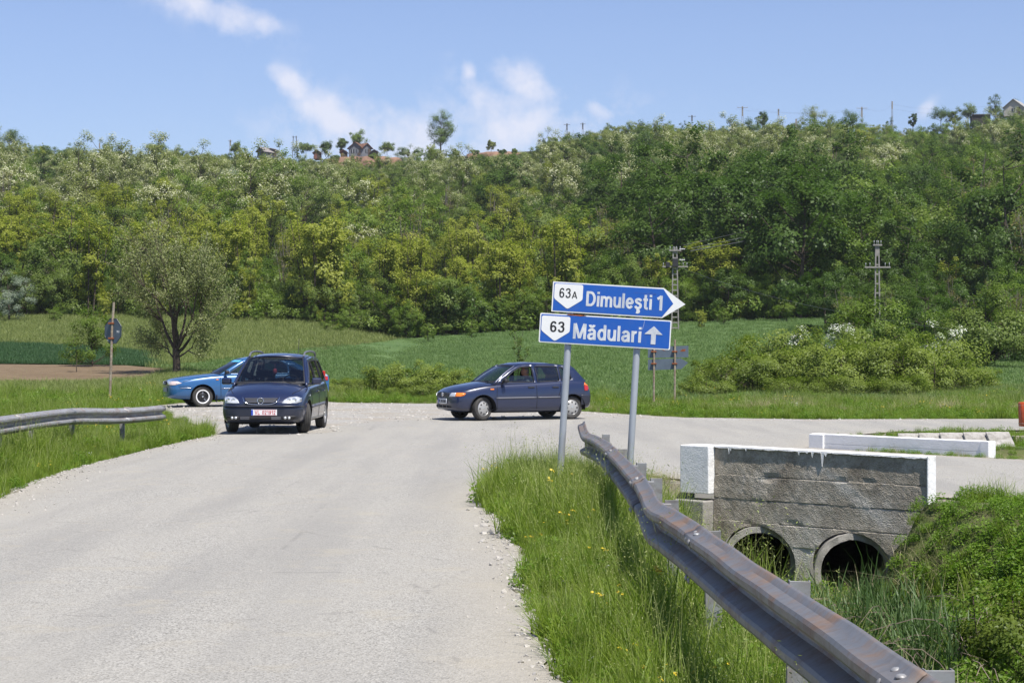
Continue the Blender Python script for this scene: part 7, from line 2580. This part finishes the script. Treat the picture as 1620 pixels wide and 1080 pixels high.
ridge_tree('ridge_tree', 1445, 214, 177, 16, L_dark, 'slim two crowned tree on the right skyline', trunk=.35)
ridge_tree('ridge_tree', 1489, 206, 170, 38, L_dark, 'wind bent dark tree on the right ridge', trunk=.4)
ridge_tree('ridge_tree', 1511, 204, 169, 24, L_mid, 'green tree between the bent tree and the shed')
ridge_tree('ridge_tree', 1532, 202, 165, 34, L_mid, 'light green round tree left of the dark shed', trunk=.4)
ridge_tree('ridge_tree', 1575, 196, 153, 30, L_dark, 'dark tree towering over the shed at the right')
ridge_tree('robinia_tree', 1588, 214, 165, 34, L_rob, 'cream green robinia below the gabled house at the right')
for q_, (px, wd, ht) in enumerate(((1460, 26, 16), (1478, 30, 18), (1497, 28, 20), (1520, 34, 22), (1540, 30, 20), (1562, 34, 22), (1580, 30, 26), (1600, 30, 24), (660, 20, 12), (640, 22, 14), (865, 30, 14), (720, 18, 9), (752, 14, 7), (795, 16, 8), (815, 14, 8), (590, 16, 7), (530, 18, 8))):
    b_ = float(np.interp(px, [500, 700, 850, 1450, 1540, 1600], [254, 246, 242, 218, 210, 206]))
    tag(ridge_tree('ridge_bush', px, b_, b_ - ht, wd, (L_mid, L_dark, L_brt)[q_ % 3], 'x', d=462, trunk=.05, blobs=16), 'small green bush at the very edge of the ridge', 'bush', 'bushes along the ridge edge')
ridge_tree('ridge_tree', 1612, 235, 160, 34, L_dark, 'tall dark tree at the right edge under the gabled house', blobs=44)


def house(px, pyb, wpx, hpx, roofpx, d, depth, wallm, roofm, name, label, cat='house', gable_front=True, ang=0, wins=1):
    s = F / d; w_ = wpx / s; h_ = hpx / s; rh = roofpx / s
    root = empty(name, ridge_pt(px, pyb, d), ang); tag(root, label, cat)
    m = MB(); m.prism([(-w_ / 2, -.8), (w_ / 2, -.8), (w_ / 2, h_), (0, h_ + rh), (-w_ / 2, h_)], 0, depth, 'Y'); m.build('wall', wallm, root)
    for sg in (-1, 1):
        m = MB()
        e = .35
        a = (0, h_ + rh + .05); b = (sg * (w_ / 2 + e), h_ - e * rh / (w_ / 2) + .05)
        m.prism([a, b, (b[0], b[1] + .1), (a[0], a[1] + .1)], -.4, depth + .4, 'Y'); m.build('roof', roofm, root)
    for i in range(wins):
        m = MB(); m.box(((i - (wins - 1) / 2) * w_ * .4, -.03, h_ * .45), (.8, .08, .9)); wn_ = m.build('window', solid('dark_window', (.03, .035, .04), .2), root)
        m = MB(); m.box(((i - (wins - 1) / 2) * w_ * .4, -.09, h_ * .45), (.06, .03, .9)); m.build('frame', M_plate_w, wn_)
    m = MB(); m.box((w_ * .28, -.03, h_ * .3), (.8, .07, 1.7)); m.build('door', M_bark, root)
    return root


M_gwood = plain('grey_weathered_boards', (.16, .175, .20), .9, var=.2, scale=3); M_tin = plain('rusty_tin_roof', (.42, .38, .36), .55, .3, var=.25, scale=2)
M_rtile = plain('rust_brown_roof', (.20, .10, .065), .9, var=.3, scale=2); M_dboard = plain('dark_boards', (.045, .035, .03), .9, var=.3, scale=3)
M_red_r = plain('faded_red_roof', (.22, .09, .07), .9, var=.2, scale=2); M_croof = plain('pale_slate_roof', (.36, .35, .33), .9, var=.2, scale=2); M_cream = plain('cream_plaster', (.5, .47, .40), .9)
house(562, 243, 22, 9, 9, 470, 4.5, M_gwood, M_rtile, 'wooden_house', 'small grey board house with rusty brown roof on the ridge', ang=R(-12), wins=2)
h2 = house(580, 243, 18, 9, 7, 470.5, 4.5, M_gwood, M_rtile, 'wooden_house', 'lean grey wing with brown roof right of the ridge house', ang=R(40))
house(592, 245, 10, 5, 3, 471, 3, M_dboard, M_gwood, 'shed', 'tiny dark shed beside the grey house on the ridge', 'shed', wins=0)
house(412, 244, 14, 5, 6, 470, 5, M_gwood, M_tin, 'barn', 'barn with pale tin gable roof on the left ridge', 'barn', ang=R(-35), wins=0)
house(428, 244, 22, 6, 3, 472, 5, M_gwood, M_tin, 'barn', 'long low barn with streaked tin roof beside the gable barn', 'barn', ang=R(8), wins=0)
house(501, 246, 10, 5, 4, 472, 4, M_red_r, M_red_r, 'cottage', 'faded red roofed cottage half hidden behind ridge bushes', 'house', wins=0)
house(543, 245, 9, 5, 3, 473, 4, M_red_r, M_red_r, 'cottage', 'little red walled cottage left of the grey ridge house', 'house', wins=0)
house(1604, 178, 30, 9, 12, 470, 7, M_cream, M_croof, 'gabled_house', 'gabled house with pale slate roof at the right end of the ridge', 'house', ang=R(-30), wins=1)
sh = empty('board_shed', ridge_pt(1553, 196, 472)); tag(sh, 'dark vertical board shed between the trees on the right ridge', 'shed')
for i in range(22):
    m = MB(); m.box((-2.2 + i * .21, tr.normal() * .02, 1.2), (.19, .06, 2.6 + .1 * tr.normal())); m.build('board', M_dboard, sh)
m = MB(); m.box((.1, 1.4, 1.0), (4.4, 2.6, 2.4)); m.build('shed_body', M_dboard, sh); m = MB(); m.box((.1, 1.3, 2.45), (4.9, 3.4, .1), (R(5), 0, 0)); m.build('roof', M_gwood, sh)


def clay(name, px0, px1, pyt, pyb, d):
    s = F / d; n = 26; rows_ = 6; V = []
    for j in range(rows_):
        for i in range(n + 1):
            px = px0 + (px1 - px0) * i / n
            e = max(0.0, math.sin(math.pi * i / n)) ** .4
            t = j / (rows_ - 1)
            p = ridge_pt(px, pyt + (1 - e) * 5 + 2.2 * noise.noise(Vector((px * .09, 0, 2))) + (pyb - pyt) * e * t, d)
            p.y -= t * 3.0 + 1.0 * noise.noise(Vector((px * .12, j * .7, 0)))
            V.append(p)
    for i in range(n + 1):
        p = V[i].copy(); p.y += 14; V.append(p)
    Fc = [(j * (n + 1) + i, (j + 1) * (n + 1) + i, (j + 1) * (n + 1) + i + 1, j * (n + 1) + i + 1) for j in range(rows_ - 1) for i in range(n)]
    b0 = rows_ * (n + 1)
    Fc += [(i, i + 1, b0 + i + 1, b0 + i) for i in range(n)]
    o = mesh(name, V, Fc, M_clay, None, True); tag(o, kind='structure'); return o


M_clay = plain('red_clay', (.27, .16, .105), .95, var=.3, scale=.5)
clay('clay_bank', 518, 640, 247, 275, 466); clay('clay_bank', 738, 838, 240, 268, 466)

# ---- utility poles and wires
M_insul = solid('grey_porcelain', (.36, .37, .38), .4)


M_pconc = plain('pole_concrete', (.27, .255, .235), .9, var=.15, scale=4)


def crossarm(root, z, w, mat, ins=2, thick=.10):
    m = MB(); m.box((0, -.12, z), (w, .10, thick)); ca = m.build('crossarm', mat, root, bevel=.01)
    for sg in (-1, 1):
        for k in range(ins):
            x = sg * (w / 2 - .08 - k * .28)
            m = MB(); m.tube([(x, -.12, z), (x, -.12, z + .22)], .012, 5); m.lathe([(.001, z + .31), (.028, z + .30), (.038, z + .26), (.026, z + .22), (.036, z + .20), (.001, z + .19)], 'Z', 10, (x, -.12, 0)); m.build('insulator', M_insul, ca)


def lattice_pole(px, d, pyt, label, pyb=None, rungs=14, arms=((-.9, 1.3),), topw=.22, botw=.42, mat=None, rz=0, name='utility_pole', group=None):
    mat = mat or M_pconc
    g = P(px, d); b = CAM_H + (563 - pyb) * d / F if pyb else g.z
    H = CAM_H + (563 - pyt) * d / F - b
    root = empty(name, (g.x, g.y, b - .2), rz); tag(root, label, 'utility pole', group)
    H += .2
    for sg in (-1, 1):
        m = MB(); m.add([(sg * botw / 2 - .045, -.09, 0), (sg * botw / 2 + .045, -.09, 0), (sg * botw / 2 + .045, .09, 0), (sg * botw / 2 - .045, .09, 0), (sg * topw / 2 - .04, -.07, H), (sg * topw / 2 + .04, -.07, H), (sg * topw / 2 + .04, .07, H), (sg * topw / 2 - .04, .07, H)],
                        [(0, 3, 2, 1), (4, 5, 6, 7), (0, 1, 5, 4), (1, 2, 6, 5), (2, 3, 7, 6), (3, 0, 4, 7)])
        m.build('leg', mat, root)
    for k in range(rungs):
        t = (k + 1) / (rungs + 1); w_ = botw + (topw - botw) * t
        m = MB(); m.box((0, 0, H * t), (w_ - .075, .12, .09)); m.build('rung', mat, root)
    m = MB(); m.box((0, 0, H - H / (rungs + 1) * .5), (topw - .075, .135, H / (rungs + 1) * .98)); m.build('head', mat, root)
    for dz, w_ in arms: crossarm(root, H + dz, w_, mat)
    return root


p1 = lattice_pole(1068, 140, 391, 'concrete ladder pole with dark fittings rising behind the blue arrow sign', arms=((-.25, .9), (-1.45, 1.9)), topw=.26, botw=.52, rungs=15)
m = MB(); H1 = CAM_H + (563 - 391) * 140 / F - hz(P(1068, 140).x, 140) + .2
m.box((0, -.2, H1 - 1.15), (.42, .26, .62)); m.box((-.55, -.1, H1 - 1.3), (.3, .2, .4)); m.build('switch_box', M_plast, p1, bevel=.03)
for z_ in (H1 - .15, H1 - .95):
    m = MB(); m.lathe([(.001, .3), (.06, .32), (.035, .36), (.065, .42), (.035, .48), (.065, .54), (.035, .60), (.055, .7), (.001, .74)], 'X', 10, (0, -.1, z_)); m.build('strain_insulator', M_insul, p1, smooth=True)
p2 = lattice_pole(1388, 128, 389, 'slender concrete pole with a pale crossarm above the thicket', arms=((.05, .62), (-1.45, 1.75)), topw=.20, botw=.36, rungs=9)
for px, d, pyt, pyb, w_, lab in ((1095, 470, 182, 205, 1.9, 'small pole with crossarm on the skyline left of the taller pole'), (1175, 462, 168, 215, 2.6, 'tall skyline pole with a wide crossarm right of centre'), (1260, 400, 188, 246, 0, 'concrete ladder pole standing among robinias below the ridge'),
                              (1364, 452, 169, 218, 2.6, 'pale concrete pole with crossarm rising from the trees at the right ridge'), (1412, 476, 160, 195, 0, 'plain thin post without crossarm on the right skyline'), (1594, 420, 196, 236, .5, 'concrete pole before the dark trees at the right edge'),
                              (1470, 310, 268, 300, .8, 'short grey pole half buried in trees on the right slope'), (897, 470, 195, 222, 1.6, 'left of two small poles on the skyline right of the lone tree'), (922, 474, 194, 222, 1.4, 'right of two small poles on the skyline right of the lone tree'),
                              (1232, 476, 172, 200, .5, 'tiny pole top on the skyline between the two ridge trees'), (157, 474, 226, 245, 0, 'leftmost thin post on the left skyline'), (207, 474, 229, 250, .9, 'small post with fittings on the left skyline'), (364, 474, 221, 245, 1.0, 'thin pole with small crossarm left of the barns')):
    root = lattice_pole(px, d, pyt, lab, pyb=pyb + 12, rungs=8 if px == 1260 else 3, arms=((-.35, w_),) if w_ else (), topw=.26, botw=.44 if w_ != 0 or px == 1260 else .3, mat=M_pconc if px not in (1095, 897, 922) else M_gwood, name='utility_pole')
tw = empty('utility_pole', ridge_pt(466, 244, 474)); tag(tw, 'double legged wooden pole on the ridge right of the barns', 'utility pole')
for sg in (-1, 1):
    m = MB(); m.tube([(sg * .55 + (.2 if sg > 0 else 0), 0, -1), (sg * .35, 0, 4.6)], .11, 6); m.build('leg', M_gwood, tw)
crossarm(tw, 4.3, 1.3, M_gwood, 1)
M_wire = solid('grey_wire', (.16, .165, .17), .5, .4)


def wire(name, a, b, sag, label, r=.018, group=None):
    pts = [(a.lerp(b, t / 14)) - Vector((0, 0, sag * 4 * (t / 14) * (1 - t / 14))) for t in range(15)]
    cu = MB(); cu.tube(pts, r, 5, cap=False); o = cu.build(name, M_wire); tag(o, label, 'wire', group); return o


def at(px, py, d): return Vector(((px - 810) * d / F, d, CAM_H + (563 - py) * d / F))


A = at(1092, 397, 139.9)
wire('power_line', A, at(1469, 284, 309.8), 1.3, 'lowest of the grey wires climbing the slope from the ladder pole', .030)
wire('power_line', A + Vector((.1, .3, .22)), at(1466, 277, 309.8), 1.1, 'middle wire climbing the slope from the ladder pole', .022)
wire('power_line', at(1080, 388, 140), at(1472, 270, 309.8), .9, 'uppermost thin wire climbing the slope from the ladder pole', .014)
wire('power_line', at(1082, 425, 139.9), at(1500, 520, 90), .5, 'faint wire dropping right from the ladder pole fittings', .008)
for k, (x0, y0, d0, x1, y1, d1) in enumerate(((1162, 172, 462, 1350, 173, 452), (1188, 172, 462, 1378, 173, 452), (1378, 173, 452, 1412, 165, 476), (1412, 165, 476, 1560, 168, 476), (1412, 172, 476, 1565, 176, 476))):
    wire('power_line', at(x0, y0, d0), at(x1, y1, d1), 1.0, 'hair thin wire strung between the poles of the right skyline', .012, 'wires along the right skyline')

# ---- thin spring haze over the valley: one closed box round everything on the ground
hb = MB(); hb.box((0, 900, 40), (2400, 2600, 110)); 
hz_m = bpy.data.materials.new('haze'); hz_m.use_nodes = True
hn = hz_m.node_tree.nodes; hn.clear(); ho_ = hn.new('ShaderNodeOutputMaterial'); pv = hn.new('ShaderNodeVolumePrincipled')
pv.inputs['Color'].default_value = (.86, .90, .96, 1); pv.inputs['Density'].default_value = .00014; pv.inputs['Anisotropy'].default_value = .2
hz_m.node_tree.links.new(pv.outputs[0], ho_.inputs['Volume'])
haze = hb.build('haze', hz_m); tag(haze, kind='stuff')
